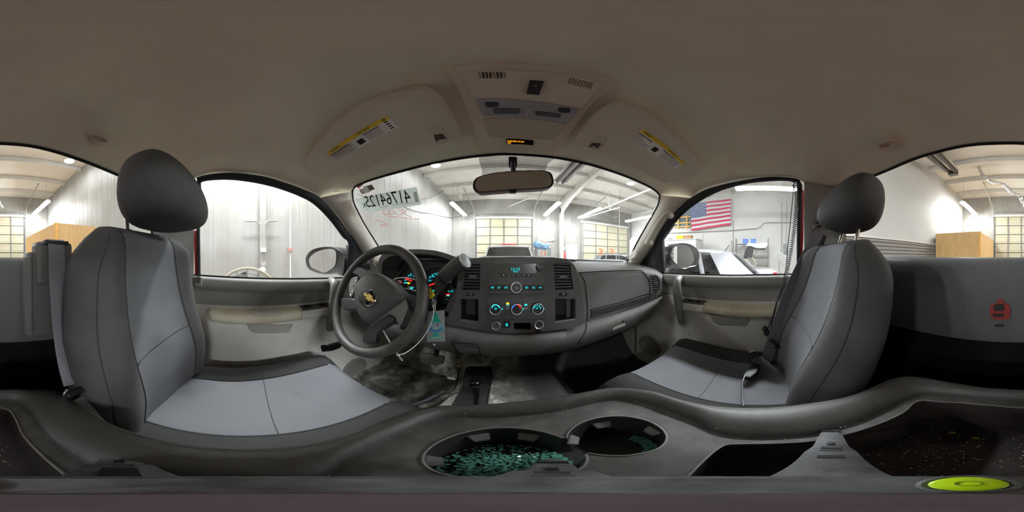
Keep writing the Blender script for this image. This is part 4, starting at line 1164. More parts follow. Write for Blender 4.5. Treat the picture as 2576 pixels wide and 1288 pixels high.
for k in range(8):
    y0_ = 508+k*19.5; a, b = hit(z3((822+k*4, y0_+6))[0], lambda p: Frd(p)+.005), hit(z3((876+k*3.6, y0_))[0], lambda p: Frd(p)+.005)
    MB().bar(a, b, .012, .003, up=(0, .5, 1)).build('slat', dash_md, dash, smooth=0)
panel('vent_tab', rr(*z3((850, 568))[0], *z3((892, 584))[0], 1), Frd, .006, chrome, dash, out=.010)
panel('vent_wheel', rr(*z3((858, 668))[0], *z3((890, 694))[0], 2), Frd, .006, dash_dk, dash, out=.006, bevel=.001)
MB().lathe([(.02, 0), (.02, .004)], (CX+.33, .86, ztop(.38, .86)+.002), (0, 0, 1), 16).build('light_sensor', black, dash)

# ================================================================ INSTRUMENT CLUSTER
Fi = lambda o: PY(.60+o)
ar_o = spline([(953, 700), (953, 655), (965, 638), (996, 630), (1047, 627), (1091, 630), (1119, 637), (1147, 647), (1164, 660), (1168, 690), (1160, 745), (1135, 795)], 4)
ar_i = spline([(961, 705), (961, 664), (975, 648), (1000, 641), (1047, 638), (1088, 641), (1112, 647), (1136, 656), (1149, 668), (1153, 695), (1144, 735), (1118, 780)], 4)
P_o, P_i = on(ar_o, Fi(-.01)), on(ar_i, Fi(-.012))
back_t = [(p[0], .82, p[2]-.012) for p in P_o]
deep = [(lerp(p[0], -.33, .10), .70, lerp(p[2], -.09, .18)) for p in P_i]
hood = MB().grid([resample(l, 45) for l in (back_t, [(p[0], p[1]+.012, p[2]) for p in P_o], P_o, P_i, deep)]).build('instrument_hood', dash_dk, dash, smooth=50)
clu = thing('instrument_cluster', 'instrument cluster with teal gauge marks and red needles behind the wheel', 'gauge cluster', (-.33, .69, -.2))
fpts = [Vector(p) for p in deep]
fpts += [Vector((-.16, .70, -.23)), Vector((-.45, .70, -.23))]
MB().prism(fpts, (0, .012, 0)).build('gauge_plate', mat('gauge_black', '1e2022', .35), clu, smooth=0)
zc = zm(980, 640, 10.733)
Fg = PY(.694)
def ring_px(c, rx, ry, m, w, name, a0=0, a1=360, F=Fg):
    return MB().tube(on(ell(c[0], c[1], rx, ry, 36, a0, a1), F), w, 6, closed=a1-a0 >= 360).build(name, m, clu)
ring_px((1037, 706), 38, 36, dash_dk, .004, 'dial_surround', 150, 390)
ring_px((1097, 708), 40, 38, dash_dk, .004, 'dial_surround', 150, 390)
ring_px((1130, 737), 15, 17, dash_dk, .003, 'dial_surround')
def mark(c, w, h, rot, m=cyan, name='dial_mark'):
    a = R(rot); u = Vector((math.cos(a), math.sin(a))); v = Vector((-math.sin(a), math.cos(a)))
    pts = [(c[0]+u.x*sx*w/2+v.x*sy*h/2, c[1]+u.y*sx*w/2+v.y*sy*h/2) for sx, sy in ((-1, -1), (1, -1), (1, 1), (-1, 1))]
    return panel(name, pts, Fg, .001, m, clu)
for q, w, h, r_ in (((517, 572), 40, 22, 30), ((575, 522), 20, 22, 40), ((643, 502), 22, 36, 5), ((712, 488), 26, 20, -30), ((427, 697), 54, 16, 5), ((1090, 615), 44, 22, 35), ((1155, 553), 22, 28, 20), ((1195, 530), 16, 20, 20), ((1240, 525), 18, 36, 0), ((1285, 505), 16, 18, -20), ((1328, 500), 22, 26, -20), ((1115, 577), 12, 12, 30), ((1058, 650), 14, 10, 20), ((1510, 730), 48, 12, -12), ((1460, 800), 26, 10, -10), ((1590, 995), 34, 14, 40), ((430, 768), 90, 26, -5)):
    mark(zc(q)[0], w/10.733, h/10.733, r_, cyan if q[0] < 1400 or q[0] > 1550 else white_l)
def cl_text(txt, q, w, h, m=cyan):
    a = zc((q[0]-w/2, q[1]+h/2), (q[0]+w/2, q[1]+h/2), (q[0]-w/2, q[1]-h/2))
    letter_px('dial_text', txt, *a, Fg, m, clu, .002)
cl_text('2', (580, 560), 40, 44); cl_text('3', (705, 528), 44, 40); cl_text('RPM', (690, 585), 100, 36)
cl_text('40', (1180, 595), 84, 40); cl_text('60', (1308, 545), 76, 38); cl_text('30', (1092, 706), 74, 40); cl_text('H', (1688, 962), 20, 36); cl_text('210', (1680, 1000), 90, 34)
panel('warning_lamp', rr(*zc((482, 755))[0], *zc((540, 802))[0], .8), Fg, .001, emis('check_engine_amber', 'ffc21a', 1.5), clu)
panel('message_screen', zc((478, 850), (695, 862), (620, 915), (485, 915)), Fg, .001, mat('dim_lcd', '8a8f88', .4), clu)
panel('message_text', zc((560, 890), (655, 895), (625, 925), (560, 930)), Fg, .001, cyan, clu, out=.002)
panel('message_screen', zc((1150, 965), (1300, 962), (1270, 995), (1185, 1000)), Fg, .001, cyan, clu)
for a, b, w in (((425, 650), (600, 715), 24), ((1070, 838), (1215, 790), 24), ((1520, 1082), (1625, 1075), 22)):
    p, q = hit(zc(a)[0], PY(.688)), hit(zc(b)[0], PY(.688))
    MB().bar(p, q, .004, .006 if w > 23 else .005).build('needle', redl, clu, smooth=0)
panel('gauge_text', zc((1540, 1100), (1615, 1095), (1612, 1128), (1535, 1125)), Fg, .001, cyan, clu)
MB().lathe([(.006, 0), (.005, .006)], hit(zc((632, 732))[0], Fg), (0, -1, 0), 12).build('needle_hub', black, clu)

# ================================================================ STEERING WHEEL, COLUMN, LEVER
SC = Vector((-.375, .352, -.136)); TL = R(25)
sn = Vector((0, -math.cos(TL), math.sin(TL))); su = Vector((0, math.sin(TL), math.cos(TL)))
def Fsw(o=0.): return lambda p: (p-SC).dot(sn)-o
sw = thing('steering_wheel', 'worn dark grey steering wheel with a gold bowtie emblem, turned to the right', 'steering wheel', SC)
whm = mat('wheel_leather', '3c3a38', .42, noise=.25, nscale=25, bump=.3, bscale=500, spec=.45, col2='4d4a46')
MB().tube([SC+Vector((1, 0, 0))*.176*math.cos(a)+su*.176*math.sin(a) for a in [2*math.pi*i/72 for i in range(72)]], .0165, 14, closed=True).build('rim', whm, sw, smooth=180)
cov = spline(z1((186, 640), (200, 560), (245, 495), (330, 447), (420, 458), (520, 522), (600, 612), (640, 682), (480, 800), (312, 925), (232, 850), (190, 760)), 3, True)
covm = mat('wheel_cover', '464442', .55, bump=.35, bscale=700)
Pc = [hit(p, Fsw(.012)) for p in cov]; cc = sum(Pc, Vector())/len(Pc)
rows = [[p-sn*.05 for p in Pc], [p-sn*.008 for p in Pc]]+[[cc+(p-cc)*s_+sn*h_ for p in Pc] for s_, h_ in ((.97, .0), (.85, .012), (.6, .018), (.3, .020), (.02, .020))]
MB().grid(rows, closed_u=True, cap=True).build('airbag_cover', covm, sw, smooth=50)
em = z1((325, 678))[0]
MB().lathe([(.0245, .016), (.0245, .034), (.021, .035)], hit(em, Fsw(.016))-sn*.008, sn, 30).build('emblem_disc', mat('emblem_black', '19191a', .25), sw)
MB().tube([hit(em, Fsw(.0425))+(Vector((1, 0, 0))*math.cos(a)+su*math.sin(a))*.0242 for a in [2*math.pi*i/36 for i in range(36)]], .0013, 6, closed=True).build('emblem_ring', chrome, sw)
eu, ev = (45, 36), (-15, 24)
bt = [(-1, -.5), (-.36, -.42), (-.36, -1), (.40, -1), (.40, -.42), (1.0, -.42), (.92, .5), (.36, .42), (.36, 1), (-.40, 1), (-.40, .42), (-1.0, .42)]
bt = z1(*[(322+u*eu[0]+v*ev[0], 676+u*eu[1]+v*ev[1]) for u, v in bt])
panel('emblem_bowtie', bt, Fsw(.0428), .003, mat('emblem_gold', 'd9b86a', .3, .6), sw, out=.003, bevel=.0006)
spk = mat('spoke_gloss', '2b2b2c', .3, spec=.5); spg = mat('spoke_satin_grey', '6e6c69', .4, spec=.5)
def spoke(name, pts, o, th, m, bev=.004): return panel(name, spline(z1(*pts), 2, True), Fsw(o), th, m, sw, bevel=bev)
spoke('spoke', ((140, 440), (165, 400), (245, 402), (330, 450), (300, 480), (245, 500), (235, 505), (205, 470)), .006, .02, spk)
spoke('spoke', ((60, 690), (90, 678), (190, 690), (195, 780), (120, 785), (75, 770)), .006, .02, spk)
bp_ = spoke('button_pad', ((133, 560), (158, 500), (205, 482), (212, 520), (185, 620), (150, 680), (133, 640)), .004, .012, spg)
for q in ((198, 520), (175, 570), (165, 620), (150, 650)):
    c = z1(q)[0]; panel('button_mark', ell(c[0], c[1], 1.6, 2.4, 8), Fsw(.006), .003, white_l if q[1] != 570 else spk, bp_)
spoke('spoke', ((255, 1075), (285, 960), (330, 918), (420, 868), (480, 832), (540, 850), (520, 900), (420, 965), (375, 1020), (360, 1085)), .004, .022, spk)
panel('spoke_trim', z1((318, 925), (480, 803), (642, 684), (668, 760), (610, 905), (588, 945), (545, 845), (500, 825), (460, 838), (330, 935)), Fsw(.006), .008, spg, sw, bevel=.002)
spoke('spoke', ((640, 680), (690, 780), (720, 850), (690, 900), (600, 960), (586, 940), (625, 880), (655, 800)), .004, .020, spk)
panel('hub_back', ell(*z1((420, 700))[0], 60, 62, 28), Fsw(-.02), .03, black, sw)
# column
colm = thing('steering_column', 'black steering column shroud with shift lever', 'steering column', SC+Vector((0, .2, -.1)))
c0, c1 = SC-sn*.04, SC-sn*.30
MB().tube([c0, c0.lerp(c1, .3), c1], lambda t: .058+.016*t, 16).build('shroud', mat('shroud_dark', '2e2d2d', .5, bump=.2, bscale=700), colm, smooth=60)
lp = [hit(z1(q)[0], PY(yy)) for q, yy in (((880, 690), .47), (((930), 615), .455), ((985, 500), .44), ((1090, 400), .425), ((1185, 340), .415))]
lev = MB().tube(spline(lp, 6), lambda t: .0085+.0125*sstep(.2, .55, t), 14).build('shift_lever', mat('lever_grey', '3f3d3b', .4, spec=.45), colm, smooth=60)
tip = Vector(lp[-1]); dv = (Vector(lp[-1])-Vector(lp[-2])).normalized()
MB().lathe([(.0212, -.004), (.0212, .001), (.019, .002)], tip, dv, 20, cap=False).build('end_ring', satin, lev)
MB().lathe([(.0195, -.004), (.0195, .0015), (.001, .003)], tip, dv, 20).build('end_button', mat('lever_button', '2c2b2a', .45), lev)
mid = hit(z1((995, 490))[0], PY(.44)); MB().tube([mid-dv*.006, mid+dv*.006], .0225, 14).build('grip_collar', dash_blk, lev)
for q in ((983, 455), (1000, 470)):
    panel('grip_mark', ell(*z1(q)[0], 1.8, 1.0, 8), PY(.418), .002, white_l, lev)
ig = hit(z1((860, 690))[0], PY(.48)); MB().lathe([(.02, 0), (.02, .03), (.014, .034)], ig, (.6, -.8, 0), 16).build('ignition_lock', black, colm)
# ================================================================ OVERHEAD CONSOLE, VISORS, MIRROR
z5 = zm(1100, 140, 4.026)
def Foh(o): return lambda p: p.z-(Zh(p.x, p.y)-o)
oh = thing('overhead_console', 'beige overhead console with map lamps, speaker slots and amber airbag display', 'overhead console', (CX, .37, .44))
ohm = mat('console_beige', 'd8cfbc', .6, bump=.2, bscale=800, spec=.3)
def slab(name, pts, o, th, m, parent, bevel=.003, sm=3):
    P = [hit(p, Foh(o)) for p in (spline(z5(*pts), sm, True) if sm > 1 else z5(*pts))]
    c = sum(P, Vector())/len(P)
    def ringz(s_):
        q = [c+(p-c)*s_ for p in P]
        return [Vector((v.x, v.y, Zh(v.x, v.y)-o-bevel)) for v in q]
    rows = [[p+Vector((0, 0, th)) for p in P], P]+[ringz(k) for k in (.985, .75, .5, .25, .02)]
    return MB().grid(rows, closed_u=True, cap=True).build(name, m, parent, smooth=40)
slab('outer_frame', ((85, 160), (120, 122), (300, 92), (500, 78), (800, 80), (1200, 108), (1600, 180), (1770, 236), (1822, 272), (1800, 310), (1600, 460), (1450, 650), (1300, 850), (1190, 985), (1150, 1003), (900, 992), (470, 976), (445, 960), (385, 760), (300, 550), (210, 330), (110, 195)), .012, .03, ohm, oh)
slab('inner_plate', ((270, 178), (300, 160), (500, 147), (800, 147), (1200, 177), (1500, 227), (1660, 275), (1662, 305), (1500, 490), (1400, 615), (1300, 735), (1170, 915), (1110, 943), (800, 935), (540, 912), (512, 890), (450, 700), (370, 450), (300, 275)), .018, .02, ohm, oh)
for k in range(8):
    x = 425+k*36
    slab('speaker_slot', ((x-8, 168), (x+10, 167), (x+18, 228), (x+2, 230)), .0215, .004, mat('slot_brown', '2f2a26', .9) if k not in (0, 4, 7) else mat('slot_pale', '8c8172', .8), oh, .0005, 1)
for k in range(8):
    x = 1345+k*31; y = 222+k*7
    slab('speaker_slot', ((x-2, y), (x+14, y+3), (x-10, y+66), (x-26, y+62)), .0215, .004, mat('slot_pale', '8c8172', .8), oh, .0005, 1)
so = slab('lamp_switch', ((938, 255), (1080, 265), (1030, 396), (905, 385)), .026, .010, mat('switch_charcoal', '2c2c2e', .5), oh, .003, 1)
MB().tube(on(ell(*z5((998, 306))[0], 3.5, 2.4, 16), Foh(.0298)), .0006, 4, closed=True).build('lamp_mark', mat('print_grey', '8b8b8b', .6), so)
lens = slab('map_lamp_lens', ((385, 440), (600, 432), (900, 455), (1250, 500), (1448, 535), (1400, 600), (1320, 690), (1000, 640), (470, 612), (430, 560)), .0225, .008, mat('grey_lens', 'a9a9aa', .3, noise=.15, nscale=60, spec=.5), oh, .002, 1)
for q in (((485, 480), (500, 473), (600, 473), (625, 495), (605, 520), (500, 518)), ((1222, 545), (1240, 530), (1330, 535), (1350, 552), (1330, 580), (1240, 572))):
    slab('lens_cap', q, .027, .004, mat('lens_dark', '343437', .4), lens, .001, 2)
for q in (((562, 540), (600, 533), (835, 536), (842, 570), (820, 590), (580, 590)), ((992, 570), (1010, 560), (1250, 595), (1252, 615), (1230, 632), (1000, 605))):
    slab('lamp_reflector', q, .026, .003, mat('lens_mid', '56565a', .35), lens, .001, 1)
slab('lens_clip', ((900, 520), (965, 520), (970, 590), (880, 585)), .027, .005, mat('lens_white', 'a9a9aa', .4), lens, .001, 1)
MB().lathe([(.0025, 0), (.002, -.002), (.0004, -.003)], hit(z5((908, 600))[0], Foh(.03)), (0, 0, 1), 10).build('led_dot', white_l, lens)
slab('storage_door', ((460, 640), (800, 632), (1100, 655), (1315, 692), (1250, 790), (1180, 852), (900, 840), (540, 828), (510, 800)), .024, .008, mat('console_door_beige', 'bdb3a2', .6, bump=.2, bscale=800), oh, .003, 1)
ai = slab('airbag_display', ((698, 852), (975, 868), (972, 908), (702, 893)), .0265, .006, blackg, oh, .0008, 1)
orange = emis('amber_text', 'ffa51e', 1.6)
letter_px('display_text', 'PASSENGER AIR BAG', *z5((710, 872), (878, 880), (710, 857)), Foh(.0285), orange, ai, .0006)
letter_px('display_text', 'OFF', *z5((712, 892), (746, 892), (712, 877)), Foh(.0285), orange, ai, .0006)

paper = mat('label_paper', 'f0eee8', .6); yel = mat('label_yellow', 'e8c832', .6)
def visor(name, label, outline, toplbl, botlbl, zc_, clip, words, side):
    t = thing(name, label, 'sun visor', hit(zc_(outline[0])[0], Foh(.03)))
    P = [hit(p, Foh(.034)) for p in spline(zc_(*outline), 3, True)]
    c = sum(P, Vector())/len(P)
    rows = [[p+Vector((0, 0, .010)) for p in P], [c+(p-c)*1.0-Vector((0, 0, .001)) for p in P], [c+(p-c)*.985-Vector((0, 0, .006)) for p in P]]
    for k in (.95, .8, .6, .4, .2, .02):
        q = [c+(p-c)*k for p in P]; rows.append([Vector((v.x, v.y, Zh(v.x, v.y)-.0440)) for v in q])
    MB().grid(rows, closed_u=True, cap=True).build('visor_panel', visor_m, t, smooth=60)
    MB().tube([p+Vector((0, 0, .004)) for p in P], .003, 6, closed=True).build('edge_piping', visor_m, t)
    # warning label
    F = Foh(.0452)
    A, B = resample(zc_(*toplbl), 21), resample(zc_(*botlbl), 21)
    def band(a, b, m, nm, o, s0=0., s1=1., parent=None):
        n0, n1 = int(s0*20), max(int(s0*20)+1, int(s1*20))
        rows = [on([(lerp(p[0], q[0], k), lerp(p[1], q[1], k)) for p, q in list(zip(A, B))[n0:n1+1]], Foh(.0452+o)) for k in (a, b)]
        return MB().grid(rows).build(nm, m, parent or t, smooth=0)
    lb = band(0, 1, paper, 'warning_label', 0)
    band(0, .26, yel, 'yellow_band', .0004, parent=lb)
    for k in range(7):
        v = .36+k*.09
        band(v, v+.035, mat('faint_label_ink', '8f8d88', .8), 'text_line', .0005, .03, .36-.02*(k % 2), lb)
        band(v, v+.035, mat('faint_label_ink', '8f8d88', .8), 'text_line', .0005, .56 if side < 0 else .60, .84 if side < 0 else .95, lb)
    band(.34, .40, ink, 'heading_line', .0006, .03, .30, lb); band(.34, .40, ink, 'heading_line', .0006, .56, .82, lb)
    for s0 in (.40, .46):
        band(.50, .86, ink, 'pictogram', .0006, s0, s0+.05, lb)
    if side < 0:
        for k in range(5): band(.08+k*.18, .17+k*.18, ink, 'bar_code', .0007, .94, .99, lb)
    def lab_text(txt, s0, s1):
        i0, i1 = int(s0*20), int(s1*20)
        a0 = [(lerp(A[i][0], B[i][0], .21), lerp(A[i][1], B[i][1], .21)) for i in (i0, i1)]; a1 = (lerp(A[i0][0], B[i0][0], .05), lerp(A[i0][1], B[i0][1], .05))
        letter_px('label_text', txt, a0[0], a0[1], a1, Foh(.046), ink, lb, .0006)
    lab_text(words[0], .06, .20); lab_text(words[1], .50 if side < 0 else .62, .72 if side < 0 else .84)
    # retaining clip
    cm = mat('clip_beige', 'c9bfaf', .5)
    cl_ = [hit(p, Foh(.047)) for p in spline(zc_(*clip[0]), 2, True)]
    MB().prism(cl_, (0, 0, .010)).build('clip_plate', cm, t, bevel=.002)
    MB().prism([hit(p, Foh(.051)) for p in zc_(*clip[1])], (0, 0, .006)).build('clip_slot', mat('clip_dark', '4a4641', .6), t, smooth=0)
    MB().prism([hit(p, Foh(.052)) for p in spline(zc_(*clip[2]), 2, True)], (0, 0, .008)).build('clip_tab', cm, t, bevel=.002)
    return t
visor('sun_visor', 'large sun visor above the steering wheel with long warning label and bar code',
      ((70, 690), (110, 610), (250, 450), (400, 340), (560, 270), (700, 230), (800, 210), (870, 215), (940, 260), (1000, 350), (1050, 450), (1078, 510), (1060, 545), (1000, 556), (850, 596), (700, 642), (550, 702), (440, 752), (370, 780), (330, 768), (290, 780), (230, 790), (150, 745), (85, 705)),
      ((208, 632), (300, 565), (400, 500), (500, 440), (600, 392)), ((290, 683), (375, 630), (470, 570), (570, 515), (678, 465)), z4,
      (((868, 480), (885, 468), (945, 462), (975, 500), (1002, 552), (925, 572), (905, 530)), ((903, 518), (962, 512), (985, 545), (922, 565)), ((925, 552), (980, 540), (992, 556), (960, 572), (930, 570))), ('WARNING', 'AVERTISSEMENT'), -1)
visor('sun_visor', 'smaller sun visor on the passenger side with yellow-topped warning label',
      ((130, 395), (150, 350), (240, 240), (340, 168), (400, 150), (470, 160), (560, 200), (700, 290), (800, 390), (880, 480), (948, 565), (942, 600), (880, 640), (820, 665), (785, 668), (740, 655), (690, 665), (560, 608), (400, 523), (240, 458), (180, 440), (140, 415)),
      ((562, 322), (640, 375), (720, 435), (780, 490), (835, 545)), ((485, 383), (560, 440), (640, 490), (700, 530), (768, 580)), z6,
      (((245, 385), (265, 367), (325, 375), (320, 405), (280, 455), (205, 440)), ((232, 415), (288, 420), (265, 448), (210, 440)), ((215, 440), (250, 435), (260, 455), (225, 460))), ('WARNING', 'AVERTISSEMENT'), 1)
# rear-view mirror
rm = thing('rear_view_mirror', 'dark framed interior mirror hanging at the top of the windshield', 'mirror', hit((1290, 430), PY(.47)))
mo = spline([(1189, 468), (1193, 455), (1205, 446), (1240, 437), (1290, 432), (1340, 430), (1370, 431), (1386, 437), (1392, 450), (1393, 462), (1388, 470), (1370, 475), (1300, 478), (1240, 483), (1205, 486), (1193, 480)], 3, True)
mc = hit((1291, 457), PY(.46)); mn = Vector((-.02, -1, .10)).normalized()
Fm = lambda o: (lambda p: (p-mc).dot(mn)-o)
P = [hit(p, Fm(0)) for p in mo]; c = sum(P, Vector())/len(P)
rows = [[c+(p-c)*.93+mn*.004 for p in P], [c+(p-c)*.985+mn*.005 for p in P], [p for p in P], [c+(p-c)*.97-mn*.02 for p in P], [c+(p-c)*.6-mn*.034 for p in P], [c+(p-c)*.03-mn*.036 for p in P]]
MB().grid(rows, closed_u=True).build('housing', mat('mirror_shell', '2f2f30', .4), rm, smooth=60)
MB().prism([c+(p-c)*.95+mn*.004 for p in P], -mn*.003).build('mirror_glass', mat('tinted_mirror', 'c4c1ba', .03, 1.), rm, smooth=0)
panel('tilt_lever', rr(1281, 478, 1299, 484, 1.5), Fm(0), .012, black, rm, out=.002, bevel=.002)
top = hit((1290, 408), Fws); MB().tube(spline([c-mn*.03, c-mn*.05+Vector((0, 0, .02)), top*.985], 5), .009, 10).build('stalk', black, rm)
MB().box(top*.985, (.03, .012, .05)).build('mount_button', black, rm, smooth=0, bevel=.004)
# stickers and paint pen on the windshield
st = thing('lot_sticker', 'grey auction sticker reading 41764125 x in mirror writing on the windshield', 'sticker', hit((975, 520), Fws))
Fs = lambda p: Fws(p)+.006
sq = zm(860, 380, 4.293)
A, B = resample(sq((140, 520), (470, 450), (805, 386)), 13), resample(sq((243, 670), (550, 622), (858, 578)), 13)
rows = [on([(lerp(p[0], q[0], k/6), lerp(p[1], q[1], k/6)) for p, q in zip(A, B)], Fs) for k in range(7)]
MB().grid(rows).build('backing', paper_tr('sticker_grey', '9aa19b', .6), st, smooth=0)
F2 = lambda p: Fws(p)+.0085
letter_px('lot_number', '41764125', *sq((750, 555), (275, 610), (728, 415)), F2, mat('sticker_ink', '20302c', .8), st, .001)
letter_px('lot_suffix', 'x', *sq((270, 605), (232, 612), (258, 555)), F2, mat('sticker_ink', '20302c', .8), st, .001)
for k in range(12):
    x = 792+k*0; y0_ = 448+k*9
    panel('bar_code', sq((772+k*1.8, y0_), (808+k*1.8, y0_-4), (809+k*1.8, y0_+1), (773+k*1.8, y0_+5)), F2, .0004, mat('sticker_ink', '20302c', .8), st)
for (a, b) in (((410, 607), (500, 597)), ((540, 583), (780, 560)), ((250, 630), (295, 625))):
    MB().tube(on(sq(a, b), F2), .0007, 4).build('fine_print', mat('sticker_ink', '20302c', .8), st)
s2 = thing('inspection_sticker', 'small white and grey inspection sticker in the windshield upper corner', 'sticker', hit((925, 478), Fws))
panel('white_half', sq((232, 385), (270, 372), (310, 438), (268, 455)), Fs, .0006, paper_tr('sticker_white', 'd5d5d0'), s2)
panel('grey_half', sq((270, 375), (322, 360), (358, 410), (300, 432)), Fs, .0006, paper_tr('sticker_taupe', '9c9287'), s2, out=.0008)
for k in range(3): MB().tube(on(sq((285+k*8, 390+k*12), (325+k*8, 378+k*12)), lambda p: Fws(p)+.009), .0009, 4).build('print_line', ink, s2)
s3 = thing('red_sticker', 'small red and white sticker at the windshield pillar edge', 'sticker', hit((915, 485), Fws))
panel('backing', sq((188, 420), (240, 395), (265, 450), (215, 470)), Fs, .0006, paper_tr('sticker_white', 'd5d5d0'), s3)
MB().tube(on(sq((195, 425), (215, 450), (235, 440), (250, 460)), lambda p: Fws(p)+.008), .0014, 4).build('red_mark', mat('sticker_red', 'c23a2e', .7), s3)
MB().tube(on(sq((195, 415), (215, 425), (210, 410)), lambda p: Fws(p)+.008), .0012, 4).build('dark_mark', ink, s3)
pen = mat('orange_paint_pen', 'c4452c', .7)
def scrawl(strokes, label):
    t = thing('pen_mark', label, 'paint mark', hit(sq(strokes[0][0])[0], Fws))
    for s_ in strokes: MB().tube([Vector(p)*1.004 for p in on(spline(sq(*s_), 4), Fws)], .0011, 4).build('stroke', pen, t)
scrawl([[(480, 595), (450, 610), (437, 640), (450, 675), (490, 690), (520, 672)], [(530, 640), (505, 640), (500, 665), (525, 685), (555, 680), (560, 655), (540, 638)], [(570, 650), (595, 680), (630, 690), (650, 675), (635, 650), (600, 612), (615, 602), (640, 605)], [(640, 630), (690, 660), (650, 668), (700, 690), (755, 715)], [(500, 706), (600, 712), (700, 725), (800, 736), (838, 728)]], 'orange handwritten number scrawled on the windshield below the grey sticker')
scrawl([[(360, 748), (400, 752), (430, 762)], [(425, 758), (500, 792), (430, 792), (418, 800), (430, 810), (485, 806)]], 'short orange pen mark low on the driver side windshield')
scrawl([[(160, 465), (200, 475), (240, 500)], [(235, 495), (300, 520), (320, 540), (300, 545)]], 'orange pen stroke beside the windshield corner stickers')
# ================================================================ SEATS
cloth_dk = mat('seat_cloth_charcoal', '595858', .9, noise=.08, nscale=50, bump=.3, bscale=1200, spec=.2)
cloth_lt = weave('seat_cloth_grey', '6e6f72', 100, depth=.15, angle=25)
stitch = mat('seat_stitching', '363535', .9)
cush_dk = mat('cushion_cloth_black', '363535', .9, noise=.08, nscale=50, bump=.3, bscale=1200, spec=.2)
def front_y(x, w, r=.05):
    a = abs(x)
    y = .036*math.exp(-((a-.185)/.055)**2)-.010*math.exp(-(a/.10)**2)
    e = a-(w-r)
    if e > 0: y -= r*(1-math.sqrt(max(0, 1-(e/r)**2)))
    return y
def seat(name, label, cx, jy, jz, rec, front, back_len=.575, hw=.245, hr_fwd=.0, hr_up=.152):
    t = thing(name, label, 'car seat', (cx, jy+.2, -.85))
    th = R(rec); up = Vector((0, -math.sin(th), math.cos(th))); fw_ = Vector((0, math.cos(th), math.sin(th)))
    J = Vector((cx, jy, jz))
    N = 34
    def outline(s_):
        """half width, forward shift and depth along the backrest"""
        w = hw-.015*sstep(.55, 1, s_)-.02*sstep(.25, 0, s_)
        if s_ > .80: w -= .10*(1-math.sqrt(max(0, 1-((s_-.80)/.20)**2)))
        lum = .018*math.exp(-((s_-.28)/.2)**2)-.012*math.exp(-((s_-.75)/.25)**2)
        d = .135-.03*s_
        return w, lum, d
    rows = []
    SS = [i/22 for i in range(20)]+[.90, .945, .975, .992, 1.0]
    def backpt(x, s_, o=0.):
        w, lum, d = outline(s_)
        rnd = max(0, (s_-.90)/.10)
        y = front_y(x, w)*(1-.7*rnd)+lum
        topf = .045*(1-math.sqrt(max(0, 1-rnd**2)))
        return J+Vector((x, 0, 0))+up*(s_*back_len-.10*(1-s_)*0)+fw_*(y-topf+o)
    for s_ in SS:
        w, lum, d = outline(s_); r = []
        rnd = max(0, (s_-.90)/.10); topf = .045*(1-math.sqrt(max(0, 1-rnd**2)))
        for i in range(N):
            x = -w*math.cos(math.pi*i/(N-1)); r.append(backpt(x, s_))
        for i in range(1, N//2-1):
            a = math.pi*i/(N//2-1); x = w*math.cos(a)
            dd = d*(math.sin(a)**.35)
            r.append(J+Vector((x, 0, 0))+up*(s_*back_len)+fw_*(front_y(w, w)*(1-.7*rnd)+lum-dd*.0-(d-.06)*(math.sin(a)**.4)+topf*.0))
        rows.append(r)
    bottom = [Vector(p)-up*.09+fw_*0 for p in rows[0]]
    mb = MB().grid([bottom]+rows, closed_u=True, cap=True)
    back = mb.build('backrest', cloth_dk, t, smooth=60)
    # light insert, two pieces split by the slanting seam
    def xi(s_): return .118+.022*math.cos((s_-.2)*2.2)
    M = 15
    seam_s = lambda u: .46-.0*u
    def ins(s0, s1, nm):
        rws = []
        for k in range(17):
            s_ = lerp(s0, s1, k/16)
            rws.append([backpt(xi(s_)*(2*i/(M-1)-1), s_, .004-.005*abs(2*i/(M-1)-1)**8) for i in range(M)])
        return MB().grid(rws).build(nm, cloth_lt, t, smooth=180)
    ins(.015, .438, 'lower_insert'); ins(.442, .997, 'upper_insert')
    MB().tube([backpt(xi(.44)*(2*i/(M-1)-1), .44, .0025) for i in range(M)], .0011, 5).build('seam', stitch, t)
    for sg in (-1, 1):
        MB().tube([backpt(sg*xi(s_), s_, .001) for s_ in [.01+.97*k/30 for k in range(31)]], .0012, 5).build('seam', stitch, t)
        MB().tube([backpt(sg*(outline(s_)[0]-.028), s_, .0005) for s_ in [.0+.95*k/30 for k in range(31)]], .001, 5).build('seam', stitch, t)
    # cushion
    cl = front-jy; CHT = .15
    def cz(u):      # rise of the cushion along its length
        return .0+.035*sstep(.2, .9, u)-.05*max(0, (u-.90)/.10)**2
    rows = []
    UU = [-.16+1.16*k/20 for k in range(19)]+[.93, .965, .99, 1.0]
    def cushpt(x, u, o=0.):
        w = hw+.005-.02*sstep(.85, 1, u); e = max(0, (u-.90)/.10)
        zz = front_y(x, w, .055)*.75*(1-.6*e)+cz(u)+o
        return Vector((cx+x, jy+cl*u, jz+zz))
    for u in UU:
        w = hw+.005-.02*sstep(.85, 1, u); r = []
        e = max(0, (u-.90)/.10)
        for i in range(N):
            x = -w*math.cos(math.pi*i/(N-1)); r.append(cushpt(x, u))
        low = jz-CHT+.05*e
        for i in range(10):
            x = lerp(w, -w, i/9); r.append(Vector((cx+x*.97, jy+cl*u-.02*e, low)))
        rows.append(r)
    MB().grid(rows, closed_u=True, cap=True).build('cushion', cush_dk, t, smooth=60)
    def xc(u): return .128+.014*u
    rws = [[cushpt(xc(u)*(2*i/(M-1)-1), u, .004-.005*abs(2*i/(M-1)-1)**8) for i in range(M)] for u in [-.04+.50*k/12 for k in range(13)]]
    MB().grid(rws).build('rear_cushion_insert', cloth_lt, t, smooth=180)
    rws = [[cushpt(xc(u)*(2*i/(M-1)-1), u, .004-.005*abs(2*i/(M-1)-1)**8) for i in range(M)] for u in [.464+.52*k/14 for k in range(15)]]
